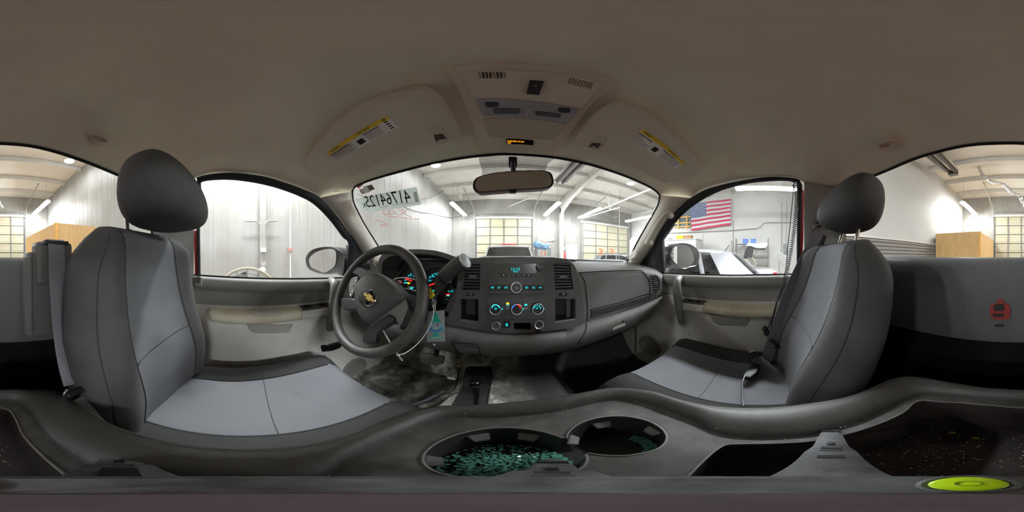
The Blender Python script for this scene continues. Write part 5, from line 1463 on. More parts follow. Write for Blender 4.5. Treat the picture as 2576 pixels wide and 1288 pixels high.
    MB().grid(rws).build('front_cushion_insert', cloth_lt, t, smooth=180)
    MB().tube([cushpt(xc(.46)*(2*i/(M-1)-1), .462, .002) for i in range(M)], .0011, 5).build('seam', stitch, t)
    for sg in (-1, 1): MB().tube([cushpt(sg*xc(u), u, .001) for u in [-.02+.98*k/24 for k in range(25)]], .0012, 5).build('seam', stitch, t)
    # headrest on two chrome posts
    B = J+up*(back_len-.02)+fw_*(-.058+hr_fwd*.3)
    for sg in (-1, 1):
        MB().tube([B+Vector((sg*.058, 0, 0))-up*.02, B+Vector((sg*.058, 0, 0))+up*.09], .0065, 10).build('headrest_post', chrome, t)
        MB().lathe([(.013, 0), (.013, .008), (.008, .01)], B+Vector((sg*.058, 0, 0))+up*.012, up, 14).build('post_collar', black, t)
    hc = B+up*hr_up+fw_*(.055+hr_fwd)
    rows = []
    for k in range(15):
        v = -1+2*k/14
        zz = math.sin(v*math.pi/2)
        hgt = .113*zz
        rad = max(.0, math.cos(v*math.pi/2))**(.38 if zz < 0 else .55)
        wid = (.166-.056*((zz+1)/2)**1.3)*rad; dep = (.100-.024*zz)*rad
        r = []
        for i in range(32):
            a = 2*math.pi*i/32
            ca, sa = math.cos(a), math.sin(a)
            x = wid*abs(ca)**.75*(1 if ca > 0 else -1); y = dep*abs(sa)**.8*(1 if sa > 0 else -1)
            if sa < 0: y *= .75
            y += .016*(abs(ca)**2)*(1 if sa > 0 else .6)*rad - .02*((zz+1)/2)**2
            r.append(hc+Vector((x, 0, 0))+up*hgt+fw_*y)
        rows.append(r)
    hrm = MB().grid(rows, closed_u=True, cap=True).build('headrest', cloth_dk, t, smooth=180, sub=1)
    # frame underneath
    MB().box((cx, jy+cl*.5, (jz-CHT-.85)/2+.0), (.38, cl*.7, jz-CHT+.85-.01)).build('seat_base', black, t, smooth=0, bevel=.02)
    return t
seat('bucket_seat', 'driver seat, charcoal and grey cloth, upright behind the steering wheel', -.375, -.195, -.50, 5, .325, hr_fwd=.030, hr_up=.128)
seat('bucket_seat', 'passenger seat, charcoal and grey cloth, reclined beside the hanging seat belt', .505, -.075, -.50, 15, .415, hw=.262, hr_fwd=-.04, hr_up=.190)

# ================================================================ CENTRE CONSOLE
con = thing('centre_console', 'black padded centre console with two cup holders and an open dusty bin', 'console', (.045, -.02, -.78))
pad = mat('console_pad_vinyl', '464442', .42, noise=.15, nscale=30, bump=.28, bscale=900, spec=.5)
hard = mat('console_hard_plastic', '4b4a49', .5, noise=.25, nscale=40, bump=.25, bscale=600, spec=.4, col2='605f5d')
binm = mat('console_bin_dark', '332d2b', .5, noise=.3, nscale=25, bump=.3, bscale=400, spec=.35)
o_px = [(0, 983), (60, 980), (110, 978), (150, 985), (200, 1015), (250, 1050), (300, 1075), (380, 1100), (470, 1118), (560, 1127), (650, 1128), (740, 1122), (830, 1105), (900, 1082), (960, 1058), (1020, 1037), (1060, 1028), (1120, 1022), (1200, 1020), (1300, 1012), (1400, 1000), (1460, 990), (1520, 980), (1560, 978), (1620, 983), (1660, 990), (1700, 1003), (1760, 1015), (1830, 1023), (1900, 1025), (1960, 1022), (2020, 1015), (2100, 1003), (2160, 987), (2210, 965), (2250, 949), (2290, 946), (2330, 952), (2400, 965), (2480, 977), (2576, 983)]
i_px = [(0, 1010), (40, 1012), (62, 1025), (80, 1050), (110, 1095), (150, 1130), (215, 1168), (300, 1195), (430, 1212), (560, 1218), (700, 1217), (790, 1208), (850, 1185), (900, 1150), (960, 1117), (1040, 1080), (1090, 1060), (1150, 1050), (1250, 1050), (1400, 1035), (1500, 1012), (1540, 1006), (1580, 1006), (1640, 1018), (1700, 1040), (1750, 1060), (1790, 1083), (1830, 1094), (1900, 1100), (2000, 1097), (2060, 1088), (2150, 1063), (2230, 1030), (2290, 1000), (2330, 990), (2400, 998), (2500, 1008), (2576, 1010)]
def yat(L, x):
    for (x0, y0), (x1, y1) in zip(L, L[1:]):
        if x0 <= x <= x1: return lerp(y0, y1, (x-x0)/(x1-x0))
o_s, i_s = spline(o_px, 4), spline(i_px, 4)
KX = [2576*k/240 for k in range(240)]
OUT = [hit((x, yat(o_s, x)), PZ(-.292)) for x in KX]; INN = [hit((x, yat(i_s, x)), PZ(-.306)) for x in KX]
def mixr(t, z): return [Vector((lerp(a.x, b.x, t), lerp(a.y, b.y, t), z)) for a, b in zip(OUT, INN)]
rows = [[Vector((p.x*.97, p.y*.97, -.84)) for p in OUT], [Vector((p.x, p.y, -.36)) for p in OUT], mixr(0, -.312), mixr(.02, -.294), mixr(.14, -.285), mixr(.4, -.282), mixr(.7, -.287), mixr(.92, -.296), mixr(1, -.304), mixr(1, -.314)]
MB().grid(rows, closed_u=True).build('padded_rim', pad, con, smooth=180)
MB().tube([Vector((p.x*.998, p.y*.998, -.297)) for p in OUT], .0016, 5, closed=True).build('seam_piping', mat('piping_olive', '6d6a58', .6), con)
# cup holder opening = two overlapping circles
c1, r1, c2, r2 = Vector((.0, .118)), .057, Vector((.1, .122)), .0475
u_ = []
for c_, r_, oc_, orr in ((c1, r1, c2, r2), (c2, r2, c1, r1)):
    base = math.atan2((oc_-c_).y, (oc_-c_).x)
    d_ = (oc_-c_).length
    half = math.acos(max(-1, min(1, (d_*d_+r_*r_-orr*orr)/(2*d_*r_))))+.10
    for k in range(41):
        a = base+half+(2*math.pi-2*half)*k/40
        u_.append(c_+Vector((math.cos(a), math.sin(a)))*r_)
cup_loop = [Vector((p.x, p.y, -.308)) for p in u_]
bin_px = [(2325, 1007), (2300, 1013), (2267, 1041), (2177, 1078), (2060, 1107), (1960, 1115), (1850, 1117), (1818, 1122), (1785, 1145), (1748, 1179)]
bin_l = [hit(p, PZ(-.308)) for p in spline(bin_px, 3)]+[Vector((.052, .028, -.308)), Vector((.01, .030, -.308)), Vector((-.026, .012, -.308)), Vector((-.036, -.03, -.308))]
bin_l += [hit(p, PZ(-.308)) for p in spline([(165, 1195), (110, 1150), (60, 1098), (42, 1060), (24, 1033), (0, 1026)], 3)]+[hit(p, PZ(-.308)) for p in ((2500, 1020), (2420, 1013))]
holed('tray_plate', [Vector((p.x, p.y, -.308)) for p in INN], [cup_loop, bin_l], None, .012, hard, con, nrm=(0, 0, 1))
cb = sum(bin_l, Vector())/len(bin_l)
rows = [[p for p in bin_l], [p-Vector((0, 0, .004)) for p in bin_l], [cb+(p-cb)*.985-Vector((0, 0, .03)) for p in bin_l], [cb+(p-cb)*.95-Vector((0, 0, .10)) for p in bin_l], [cb+(p-cb)*.88-Vector((0, 0, .118)) for p in bin_l]]
bmb = MB().grid(rows, closed_u=True); nb = len(bin_l); bmb.f.append(tuple(range(4*nb, 5*nb)))
bino = bmb.build('storage_bin', binm, con, smooth=45)
MB().tube([p+Vector((0, 0, .0006)) for p in bin_l], .0014, 5, closed=True).build('bin_edge', mat('pale_edge', '7a7876', .35), bino)  # thin paler line along the edge of the bin opening
rows = [cup_loop, [p-Vector((0, 0, .006)) for p in cup_loop]]
low = []
for p in cup_loop:
    c_ = c1 if (Vector(p.xy)-c1).length-r1 < (Vector(p.xy)-c2).length-r2 else c2
    q = c_+(Vector(p.xy)-c_)*.88; low.append(Vector((q.x, q.y, -.385)))
rows += [low]
cmb = MB().grid(rows, closed_u=True); nl = len(low); cmb.f.append(tuple(range(2*nl, 3*nl)))
cupo = cmb.build('cup_holders', mat('cup_black', '232120', .5, bump=.3, bscale=300), con, smooth=45)
MB().tube([p+Vector((0, 0, .001)) for p in cup_loop], .0012, 6, closed=True).build('cup_rim', mat('pale_edge', '7a7876', .35), cupo)  # paler line around the cup openings
for c_, r_, angs in ((c1, r1, (120, 62, 205)), (c2, r2, (75, 150, -15, 255))):
    for a in angs:
        u2 = Vector((math.cos(R(a)), math.sin(R(a)))); v2 = Vector((-u2.y, u2.x))
        q = [c_+u2*r_*.98+v2*s_*.013 for s_ in (-1, 1)]+[c_+u2*r_*.76+v2*s_*.009 for s_ in (1, -1)]
        zz = (-.325, -.325, -.333, -.333)
        MB().prism([Vector((p.x, p.y, z_)) for p, z_ in zip(q, zz)], (0, 0, -.006)).build('rubber_finger', mat('finger_rubber_grey', '5b5a59', .7), cupo, smooth=0, bevel=.002)
# broken safety glass in the cups
teal = bpy.data.materials.new('teal_glass_crumbs'); teal.use_nodes = True
tb = teal.node_tree.nodes['Principled BSDF']; tb.inputs['Base Color'].default_value = (*lin('86d6c2'), 1); tb.inputs['Roughness'].default_value = .12; tb.inputs['Transmission Weight'].default_value = .35
sh = MB()
def crumb(mb, c, s_):
    rot = Matrix.Rotation(random.random()*6.28, 3, 'Z') @ Matrix.Rotation(random.uniform(-.6, .6), 3, 'X')
    mb.box(c, (s_*random.uniform(.7, 1.5), s_*random.uniform(.6, 1.2), s_*random.uniform(.4, .8)), rot)
for k in range(2600):
    a = random.random()*6.28; rr_ = r1*.84*math.sqrt(random.random())
    p = c1+Vector((math.cos(a), math.sin(a)))*rr_
    if p.y > .118+.02 and random.random() < .8: continue
    if p.x < -.03 and random.random() < .7: continue
    crumb(sh, (p.x, p.y, -.384+random.random()*.009), .0026)
for k in range(260):
    a = R(random.uniform(-75, 20)); rr_ = r2*random.uniform(.55, .85)
    p = c2+Vector((math.cos(a), math.sin(a)))*rr_
    crumb(sh, (p.x, p.y, -.384+random.random()*.006), .0026)
tag(sh.build('broken_glass', teal, smooth=0), 'heap of teal broken safety glass crumbs in the cup holders', 'broken glass', kind='stuff')
# dust, chips and two leaf scraps in the bin
du = MB()
for k in range(700):
    p = Vector((random.uniform(-.02, .17), random.uniform(-.24, .0)))
    if (p-Vector((.12, -.16))).length > .09 and random.random() < .55: continue
    crumb(du, (p.x, p.y, -.424+random.random()*.002), random.choice((.0007, .0009, .0011, .0016)))
for k in range(160):
    x = random.choice(KX); a = hit((x, lerp(yat(o_s, x), yat(i_s, x), random.uniform(.5, 1.15))), PZ(-.295))
    crumb(du, (a.x, a.y, -.287-.015*random.random()), random.choice((.0004, .0006, .0009)))
tag(du.build('crumbs', mat('pale_crumbs', 'e2dfd4', .8), smooth=0), 'pale dust crumbs scattered over the console and its bin', 'debris', kind='stuff')
for q, lab in (((2396, 1089), 'yellow-green leaf scrap in the bin, the longer one'), ((2455, 1103), 'curled olive leaf scrap on the bin floor')):
    c = hit(q, PZ(-.42)); MB_ = MB().grid([[c+Vector((-.006, -.002, 0)), c+Vector((-.004, .003, .001))], [c+Vector((0, -.004, .002)), c+Vector((.001, .004, .0))], [c+Vector((.007, -.001, .001)), c+Vector((.006, .002, 0))]])
    tag(MB_.build('leaf_scrap', mat('leaf_green', '8d9440', .7), solid=.0006), lab, 'leaf')

# ================================================================ CAMERA TRIPOD STANDING ON THE CONSOLE
tri = thing('mini_tripod', 'dark scuffed mini tripod with a green bubble level standing on the console', 'tripod', (0, 0, -.30))
trm = mat('tripod_scuffed_plastic', '4c4c4e', .5, noise=.35, nscale=35, bump=.3, bscale=300, spec=.4, col2='6d6e71')
for lon, tipr, tz in ((-135.6, .118, -.302), (16.8, .098, -.300), (114.6, .168, -.304)):
    d = Vector((math.sin(R(lon)), math.cos(R(lon)), 0)); s_ = Vector((d.y, -d.x, 0))
    prof = [(.02, .020, -.243), (.05, .021, -.250), (.5*tipr+.02, .017, -.270), (tipr*.72, .0135, -.284), (tipr*.85, .0115, -.290), (tipr, .009, tz), (tipr+.004, .004, tz-.002)]
    rows = []
    for r_, w, z in prof:
        c = d*r_
        rows.append([c-s_*w+Vector((0, 0, z-.010)), c-s_*w+Vector((0, 0, z-.002)), c-s_*w*.7+Vector((0, 0, z)), c+s_*w*.7+Vector((0, 0, z)), c+s_*w+Vector((0, 0, z-.002)), c+s_*w+Vector((0, 0, z-.010))])
    leg = MB().grid(rows, closed_u=True, cap=True).build('leg', trm, tri, smooth=45)
    m0 = tipr*.72
    for (ra, rb, w, mm) in ((m0-.030, m0-.012, .008, black), (m0-.008, m0-.002, .007, steel), (m0+.004, m0+.010, .003, black)):
        za, zb_ = [yat([(p[0], p[2]) for p in prof], r_)+.0008 for r_ in (ra, rb)]
        MB().grid([[d*ra-s_*w+Vector((0, 0, za)), d*ra+s_*w+Vector((0, 0, za))], [d*rb-s_*w+Vector((0, 0, zb_)), d*rb+s_*w+Vector((0, 0, zb_))]]).build('leg_window', mm, leg, smooth=0, solid=.001)
    zt = tz+.004
    MB().tube([d*(tipr-.006)-s_*.009+Vector((0, 0, zt-.002)), d*(tipr-.006)+s_*.009+Vector((0, 0, zt-.002))], .004, 8).build('foot', rubber, leg)
MB().lathe([(.052, -.266), (.055, -.258), (.055, -.246), (.050, -.241), (.030, -.240), (.022, -.236), (.018, -.225), (.016, -.20)], (0, 0, 0), (0, 0, 1), 36).build('hub', trm, tri, smooth=40)
MB().lathe([(.030, -.232), (.031, -.2365)], (0, 0, 0), (0, 0, 1), 36, cap=False).build('hub_ring', mat('brass_dull', '8d7a66', .4, .5), tri)
MB().lathe([(.0145, -.21), (.0145, -.125), (.013, -.12), (.005, -.119)], (0, 0, 0), (0, 0, 1), 28).build('centre_pole', mat('pole_anodised', '5d5256', .45, .3, noise=.2, nscale=60), tri)
bd = Vector((math.sin(R(163)), math.cos(R(163)), 0))*.0415
MB().lathe([(.0135, -.243), (.0135, -.2385), (.012, -.2375), (.0105, -.2385)], bd, (0, 0, 1), 28).build('level_bezel', trm, tri)
lg = MB().lathe([(.0103, -.241), (.0103, -.2372), (.009, -.2362), (.0005, -.2358)], bd, (0, 0, 1), 28).build('bubble_level', mat('fluorescent_level_green', 'cdf51a', .25, spec=.5), tri)
MB().tube([bd+Vector((.0035*math.cos(a), .0035*math.sin(a), -.2355)) for a in [2*math.pi*i/24 for i in range(24)]], .0003, 4, closed=True).build('level_ring', mat('level_ring_green', '6f8a10', .5), lg)
# ================================================================ SMALL THINGS IN THE CAB
# ---- driver belt on its tower behind the console
tw = thing('belt_tower', 'grey plastic belt tower rising from the back panel behind the console', 'belt tower', (-.155, -.44, -.26))
twm = mat('tower_plastic', '5f5d5b', .5, bump=.2, bscale=700)
MB().box((-.157, -.425, -.11), (.150, .06, .24)).build('tower_base', twm, tw, smooth=0, bevel=.014)
MB().box((-.157, -.415, -.02), (.104, .055, .115)).build('tower_head', twm, tw, smooth=0, bevel=.012)
MB().box((-.157, -.386, .034), (.062, .02, .008)).build('belt_slot', black, tw, smooth=0)
for sx in (-1, 1): MB().bar((-.157+sx*.066, -.394, -.20), (-.157+sx*.066, -.394, -.0), .014, .012).build('side_rib', twm, tw, smooth=0, bevel=.004)
web = mat('belt_webbing_grey', '83828a', .8, noise=.1, nscale=300, bump=.3, bscale=900, stretch=(1, 1, .1))
web2 = mat('belt_webbing_dark', '66656b', .8, noise=.1, nscale=300, bump=.3, bscale=900)
bl = thing('seat_belt', 'grey seat belt running from the tower down beside the driver seat', 'seat belt', (-.14, -.3, -.3))
MB().ribbon(spline([(-.157, -.44, .040), (-.157, -.388, .041), (-.156, -.378, .02), (-.152, -.36, -.06), (-.143, -.315, -.16), (-.136, -.27, -.23), (-.133, -.238, -.272)], 5), .046, .0018, (1, .15, 0)).build('webbing', web, bl, smooth=60)
MB().box((-.132, -.228, -.285), (.058, .014, .035), Matrix.Rotation(R(-35), 3, 'X') @ Matrix.Rotation(R(12), 3, 'Z')).build('latch_plate', black, bl, smooth=0, bevel=.004)
MB().tube(spline([(-.112, -.225, -.268), (-.104, -.222, -.278), (-.106, -.218, -.292), (-.114, -.214, -.300)], 4), .0035, 8).build('tongue', chrome, bl)
MB().ribbon([(-.122, -.215, -.296), (-.128, -.19, -.33), (-.135, -.17, -.38)], .026, .002, (1, .3, 0)).build('lower_strap', web, bl)
# ---- passenger belt
pb = thing('seat_belt', 'dark seat belt hanging from the pillar across the passenger seat edge', 'seat belt', (.7, -.25, -.4))
D0 = hit((2062, 578), PX(.735))
path = [hit(q, F) for q, F in (((2062, 585), PX(.725)), ((2030, 640), PX(.705)), ((1992, 720), PX(.685)), ((1962, 800), PX(.665)), ((1943, 860), PX(.645)), ((1926, 905), PX(.62)), ((1902, 938), PX(.58)))]
MB().ribbon(spline(path, 5), .047, .0018, [(.25, 1, 0)]*0 or (.15, -1, -.1)).build('webbing', web2, pb, smooth=60)
path2 = [hit(q, F) for q, F in (((2070, 590), PX(.745)), ((2040, 690), PX(.75)), ((2000, 800), PX(.76)), ((1965, 880), PX(.76)))]
MB().ribbon(spline(path2, 5), .047, .0018, (.3, -1, 0)).build('webbing_return', mat('belt_webbing_black', '2d2c2f', .8), pb, smooth=60)
MB().tube(spline([D0+Vector((.0, -.035, .004)), D0+Vector((-.01, -.02, .02)), D0+Vector((-.01, .02, .02)), D0+Vector((0, .035, .004))], 4), .006, 8).build('guide_ring', steel, pb)
MB().lathe([(.018, 0), (.018, .012), (.012, .016)], D0+Vector((.01, .0, .03)), (-1, 0, 0), 16).build('anchor_bolt', black, pb)
tp = [hit(q, PX(.635)) for q in ((1936, 857), (1942, 853), (1976, 882), (1972, 887))]
MB().prism(tp, (.008, .004, 0)).build('tongue', blackg, pb, smooth=0, bevel=.002)
MB().lathe([(.006, 0), (.006, .003)], hit((1951, 874), PX(.63)), (-1, -.3, 0), 12).build('stop_button', black, pb)
# buckles lying on the passenger cushion
bu = thing('belt_buckle', 'black belt buckle on a loose strap lying on the passenger cushion', 'belt buckle', hit((1890, 940), PZ(-.47)))
F45 = PZ(-.462)
MB().prism([hit(q, F45) for q in ((1866, 945), (1882, 925), (1898, 905), (1912, 915), (1905, 935), (1888, 950))], (0, 0, -.022)).build('buckle_body', black, bu, smooth=0, bevel=.005)
MB().ribbon([hit(q, PZ(z)) for q, z in (((1900, 912), -.455), ((1915, 905), -.44), ((1935, 920), -.45), ((1950, 935), -.47))], .04, .002, (0, .3, 1)).build('strap', web2, bu)
MB().box(hit((1890, 885), PZ(-.45)), (.018, .030, .010), Matrix.Rotation(R(30), 3, 'Z')).build('metal_tongue', chrome, bu, smooth=0, bevel=.002)
# ---- coiled cord hanging at the passenger window
cc_ = thing('coiled_cord', 'black coiled cord with plug hanging beside the passenger window', 'cord', hit((1935, 920), PX(.70)))
Fx = lambda p: p.x-(xdr(p.z)-.055-.06*sstep(-.04, -.18, p.z))
cor = mat('cord_black', '151517', .35, spec=.5)
ax_ = resample(spline(on([(1998, 463), (2004, 490), (2002, 540), (1996, 590), (1988, 640), (1978, 690), (1967, 728), (1956, 757)], Fx), 6), 601)
coil = []
for i, p in enumerate(ax_):
    a = 2*math.pi*62*i/600; t_ = (Vector(ax_[min(i+1, 600)])-Vector(ax_[max(i-1, 0)])).normalized()
    u_ = t_.cross(Vector((1, 0, 0))).normalized(); v_ = t_.cross(u_)
    coil.append(Vector(p)+(u_*math.cos(a)+v_*math.sin(a))*.0095)
MB().tube(coil, .0019, 5).build('coil', cor, cc_, smooth=180)
MB().tube(spline(on([(1998, 460), (1994, 500), (1988, 560), (1982, 620), (1976, 680), (1962, 740), (1948, 790), (1938, 812), (1932, 825)], Fx), 6), .0022, 6).build('straight_cable', cor, cc_)
pl = hit((1927, 832), Fx)
plg = MB().lathe([(.004, -.026), (.010, -.02), (.013, -.01), (.013, .012), (.016, .013), (.016, .02), (.010, .022), (.010, .03)], pl, (-.3, -.4, -.8), 16).build('plug', mat('plug_black', '19191b', .4), cc_)
for k in range(6):
    a = k*math.pi/3; MB().tube([pl+Vector((-.3, -.4, -.8)).normalized()*.013+Vector((.0165*math.cos(a), .0165*math.sin(a), 0)), pl+Vector((-.3, -.4, -.8)).normalized()*.021+Vector((.0165*math.cos(a), .0165*math.sin(a), 0))], .002, 5).build('plug_rib', black, plg)
MB().tube(spline([hit((1954, 757), Fx), hit((1946, 790), Fx), hit((1938, 830), Fx), hit((1934, 860), PX(.70)), hit((1922, 885), PX(.64)), hit((1900, 910), PX(.58)), hit((1882, 930), PX(.545)), hit((1868, 960), PZ(-.465)), hit((1867, 1000), PZ(-.46)), hit((1870, 1022), PZ(-.46))], 6), .0026, 6).build('lower_cable', cor, cc_)
# ---- key, tag, strings and air freshener at the column
ky = thing('key_tag', 'yellow handwritten paper tag tied to the ignition key', 'tag', hit((1084, 752), PY(.43)))
Ft = PY(.425)
panel('tag_paper', zc((1060, 1170), (1070, 975), (1075, 900), (1115, 900), (1120, 975), (1160, 990), (1230, 1105), (1165, 1160), (1122, 1215), (1100, 1180)), Ft, .001, mat('tag_yellow', 'e8cf2a', .6), ky)
for s_ in (((1090, 1080), (1110, 1040), (1120, 1080)), ((1100, 1060), (1150, 1085)), ((1090, 1025), (1150, 1030)), ((1085, 1135), (1105, 1125)), ((1110, 1155), (1155, 1158))):
    MB().tube(on(zc(*s_), PY(.4238)), .0006, 4).build('pen_stroke', ink, ky)
st_ = thing('tag_string', 'loop of pale string hanging from the key tag to the air freshener', 'string', hit((1090, 760), PY(.43)))
strm = mat('pale_string', 'cfcdb8', .7)
MB().tube(spline(on(z1((893, 680), (885, 720), (895, 770), (912, 800), (905, 740), (895, 690)), PY(.43)), 4), .0009, 5, closed=True).build('loop', strm, st_)
MB().tube(spline(on(z1((915, 700), (915, 760), (912, 800)), PY(.432)), 4), .0009, 5).build('strand', strm, st_)
zt_ = thing('cable_tie', 'white plastic cable tie hanging through the steering wheel', 'cable tie', hit((1000, 890), PY(.33)))
tie = mat('nylon_white', 'e6e6e2', .4)
MB().ribbon([hit(z1(q)[0], PY(yy)) for q, yy in (((440, 965), .325), ((520, 1100), .315), ((575, 1190), .31), ((618, 1245), .305))], .0042, .0016, (1, 0, .6)).build('strap', tie, zt_)
MB().box(hit(z1((577, 1192))[0], PY(.31)), (.008, .005, .006)).build('head', tie, zt_, smooth=0, bevel=.001)
MB().tube(spline([hit(z1(q)[0], PY(yy)) for q, yy in (((578, 1192), .31), ((640, 1175), .33), ((720, 1120), .36), ((790, 1050), .385), ((850, 960), .405), ((885, 880), .415), ((898, 800), .42), ((893, 740), .42))], 5), .0013, 6).build('loop', tie, zt_)
t2 = thing('cable_tie', 'white cable loop arching over the column in front of the gauges', 'cable tie', hit((1000, 700), PY(.5)))
MB().tube(spline([hit(z1(q)[0], PY(.52)) for q in ((515, 525), (560, 503), (620, 495), (680, 500), (730, 515), (760, 530))], 5), .0018, 6).build('loop', tie, t2)
MB().tube(spline([hit(z1(q)[0], PY(.52)) for q in ((600, 588), (660, 596), (720, 610), (760, 625))], 5), .0016, 6).build('strand', tie, t2)
fr2 = thing('air_freshener', 'green tree air freshener in a clear wrapper hanging below the gauges', 'air freshener', hit((1097, 865), PY(.43)))
Ff = PY(.43)
wrap = glass('clear_wrapper', (.96, .96, .96), .06)
wrap.node_tree.nodes['Glossy BSDF'].inputs['Roughness'].default_value = .2
panel('card', z1((845, 800), (995, 788), (998, 1070), (836, 1072)), PY(.436), .001, mat('card_grey', 'bdbabc', .4), fr2)
tree = [(915, 800), (945, 850), (930, 850), (962, 890), (945, 893), (985, 935), (955, 940), (990, 975), (940, 985), (940, 1010), (955, 1020), (968, 1030), (968, 1050), (865, 1050), (865, 1030), (880, 1018), (895, 1008), (895, 985), (850, 975), (880, 940), (850, 930), (890, 893), (870, 885), (905, 850), (890, 850)]
panel('tree', z1(*tree), PY(.434), .0015, mat('tree_teal', '2fd2b0', .6), fr2)
panel('oval_picture', [p for p in ell(*z1((920, 942))[0], 18, 13, 30)], PY(.432), .001, mat('oval_blue', '4aa6e0', .5), fr2)
panel('oval_sky', ell(*z1((920, 930))[0], 15.5, 7.5, 24), PY(.431), .0006, mat('oval_pale', 'b5def0', .5), fr2)
MB().tube(on(ell(*z1((920, 942))[0], 18, 13, 30), PY(.4315)), .0008, 5, closed=True).build('oval_border', mat('oval_aqua', 'a7e6e0', .5), fr2)
panel('sail', z1((905, 955), (912, 905), (925, 955)), PY(.4302), .0005, white_l, fr2); panel('sail', z1((925, 905), (940, 915), (930, 945)), PY(.4302), .0005, mat('sail_red', 'c05055', .6), fr2)
panel('boat', z1((885, 955), (940, 955), (930, 964), (895, 964)), PY(.4302), .0005, white_l, fr2)
panel('name_strip', z1((872, 1030), (960, 1025), (962, 1042), (874, 1047)), PY(.4325), .0006, mat('strip_mint', 'bfe6d4', .6), fr2)
panel('wrapper', z1((838, 790), (995, 780), (1002, 735), (950, 733), (945, 785), (1000, 790), (1008, 1100), (830, 1098)), PY(.4285), .0006, wrap, fr2)
MB().lathe([(.004, 0), (.004, .001)], hit(z1((905, 1098))[0], PY(.428)), (0, -1, 0), 10).build('eyelet', chrome, fr2)
# ---- floor: pedal, transfer-case lever, wiring
bpd = thing('brake_pedal', 'wide grooved brake pedal under the dashboard left of the hump', 'pedal', (-.37, .78, -.62))
Fp_ = lambda p: (p.y-.745)-.55*(p.z+.58)
panel('pedal_pad', spline(zm(860, 800, 3.481)((685, 305), (720, 300), (860, 325), (895, 335), (890, 380), (870, 410), (760, 405), (690, 385), (680, 345)), 2, True), Fp_, .018, mat('pedal_rubber', '8f8e8b', .55, noise=.3, nscale=40), bpd, bevel=.006)
zf = zm(860, 800, 3.481)
for k in range(9):
    MB().tube(on(zf((700, 318+k*9), (790, 326+k*9), (878, 340+k*8)), lambda p: Fp_(p)+.004), .0016, 4).build('groove', mat('pedal_wear', 'cfcecb', .4), bpd)
ctr = hit((1090, 905), Fp_); MB().bar(ctr+Vector((.01, .012, .02)), ctr+Vector((.0, .12, .30)), .025, .012).build('pedal_arm', black, bpd, smooth=0)
tc4 = thing('transfer_case_lever', 'black round-knobbed lever in a rectangular boot plate on the floor hump', 'gear lever', (-.1, .55, -.70))
PLz = PZ(-.688)
def boxq(pts, h, nm, m, bev=.004): return MB().prism([hit(q, PLz) for q in zf(*pts)], (0, 0, h)).build(nm, m, tc4, smooth=0, bevel=bev)
shm = mat('shifter_plate', '2b2a2a', .5, noise=.2, nscale=40)
boxq(((1085, 440), (1310, 435), (1320, 520), (1300, 640), (1275, 780), (950, 780), (1050, 600)), .012, 'plate', shm)
boxq(((1110, 440), (1300, 440), (1300, 500), (1112, 500)), .020, 'tray', mat('tray_black', '161616', .6), .003)
boxq(((1165, 600), (1215, 600), (1190, 770), (1160, 770)), .0155, 'gate_slot', gap, .001)
boxq(((1205, 590), (1285, 590), (1255, 770), (1195, 770)), .016, 'gate_plate', mat('gate_grey', '3e3d3d', .5), .002)
kb = hit(zf((1163, 580))[0], PZ(-.60)); foot = hit(zf((1170, 660))[0], PZ(-.675))
MB().tube([foot, kb], .009, 10).build('stalk', black, tc4)
MB().lathe([(.006, -.045), (.015, -.035), (.024, -.010), (.0265, .008), (.023, .022), (.012, .031), (.001, .033)], kb, (kb-foot), 24).build('knob', blackg, tc4, smooth=180)
cj = thing('wire_conduit', 'black corrugated wiring conduit crossing the driver floor beside the hump', 'wire conduit', (-.25, .4, -.83))
cp_ = resample(spline([hit(q, PZ(z)) for q, z in ((zf((500, 800))[0], -.79), (zf((620, 765))[0], -.79), (zf((740, 720))[0], -.78), (zf((830, 675))[0], -.77), (zf((890, 645))[0], -.76))], 8), 160)
MB().tube(cp_, lambda t: .0125+.0022*math.sin(t*420), 10).build('corrugated_tube', mat('conduit_black', '191a1b', .4), cj, smooth=180)
MB().tube(spline([hit(q, PZ(z)) for q, z in ((zf((890, 645))[0], -.76), (zf((940, 650))[0], -.755), (zf((985, 615))[0], -.74), (zf((1010, 560))[0], -.73), (zf((1022, 480))[0], -.72), (zf((1030, 430))[0], -.70), (zf((1028, 400))[0], -.66))], 6), .0042, 8).build('wire', cor, cj)
wt = mat('connector_ivory', 'cfc9a8', .6)
MB().prism([hit(q, PZ(-.69)) for q in zf((1008, 405), (1040, 405), (1042, 432), (1005, 430))], (0, 0, .02)).build('connector', wt, cj, smooth=0, bevel=.002)
MB().tube([hit(zf((1022, 405))[0], PZ(-.68)), hit(zf((1018, 370))[0], PZ(-.66)), hit(zf((1028, 362))[0], PZ(-.65)), hit(zf((1035, 405))[0], PZ(-.67))], .004, 6).build('connector_clip', wt, cj)
MB().prism([hit(q, PZ(-.74)) for q in zf((925, 515), (995, 528), (992, 545), (925, 535))], (0, 0, .003)).build('wire_tag', mat('tag_ivory', 'd2cfb9', .6), cj, smooth=0)
MB().tube([hit(zf((905, 660))[0], PZ(-.79)), hit(zf((960, 668))[0], PZ(-.78)), hit(zf((1015, 655))[0], PZ(-.75))], .0025, 6).build('thin_wire', cor, cj)
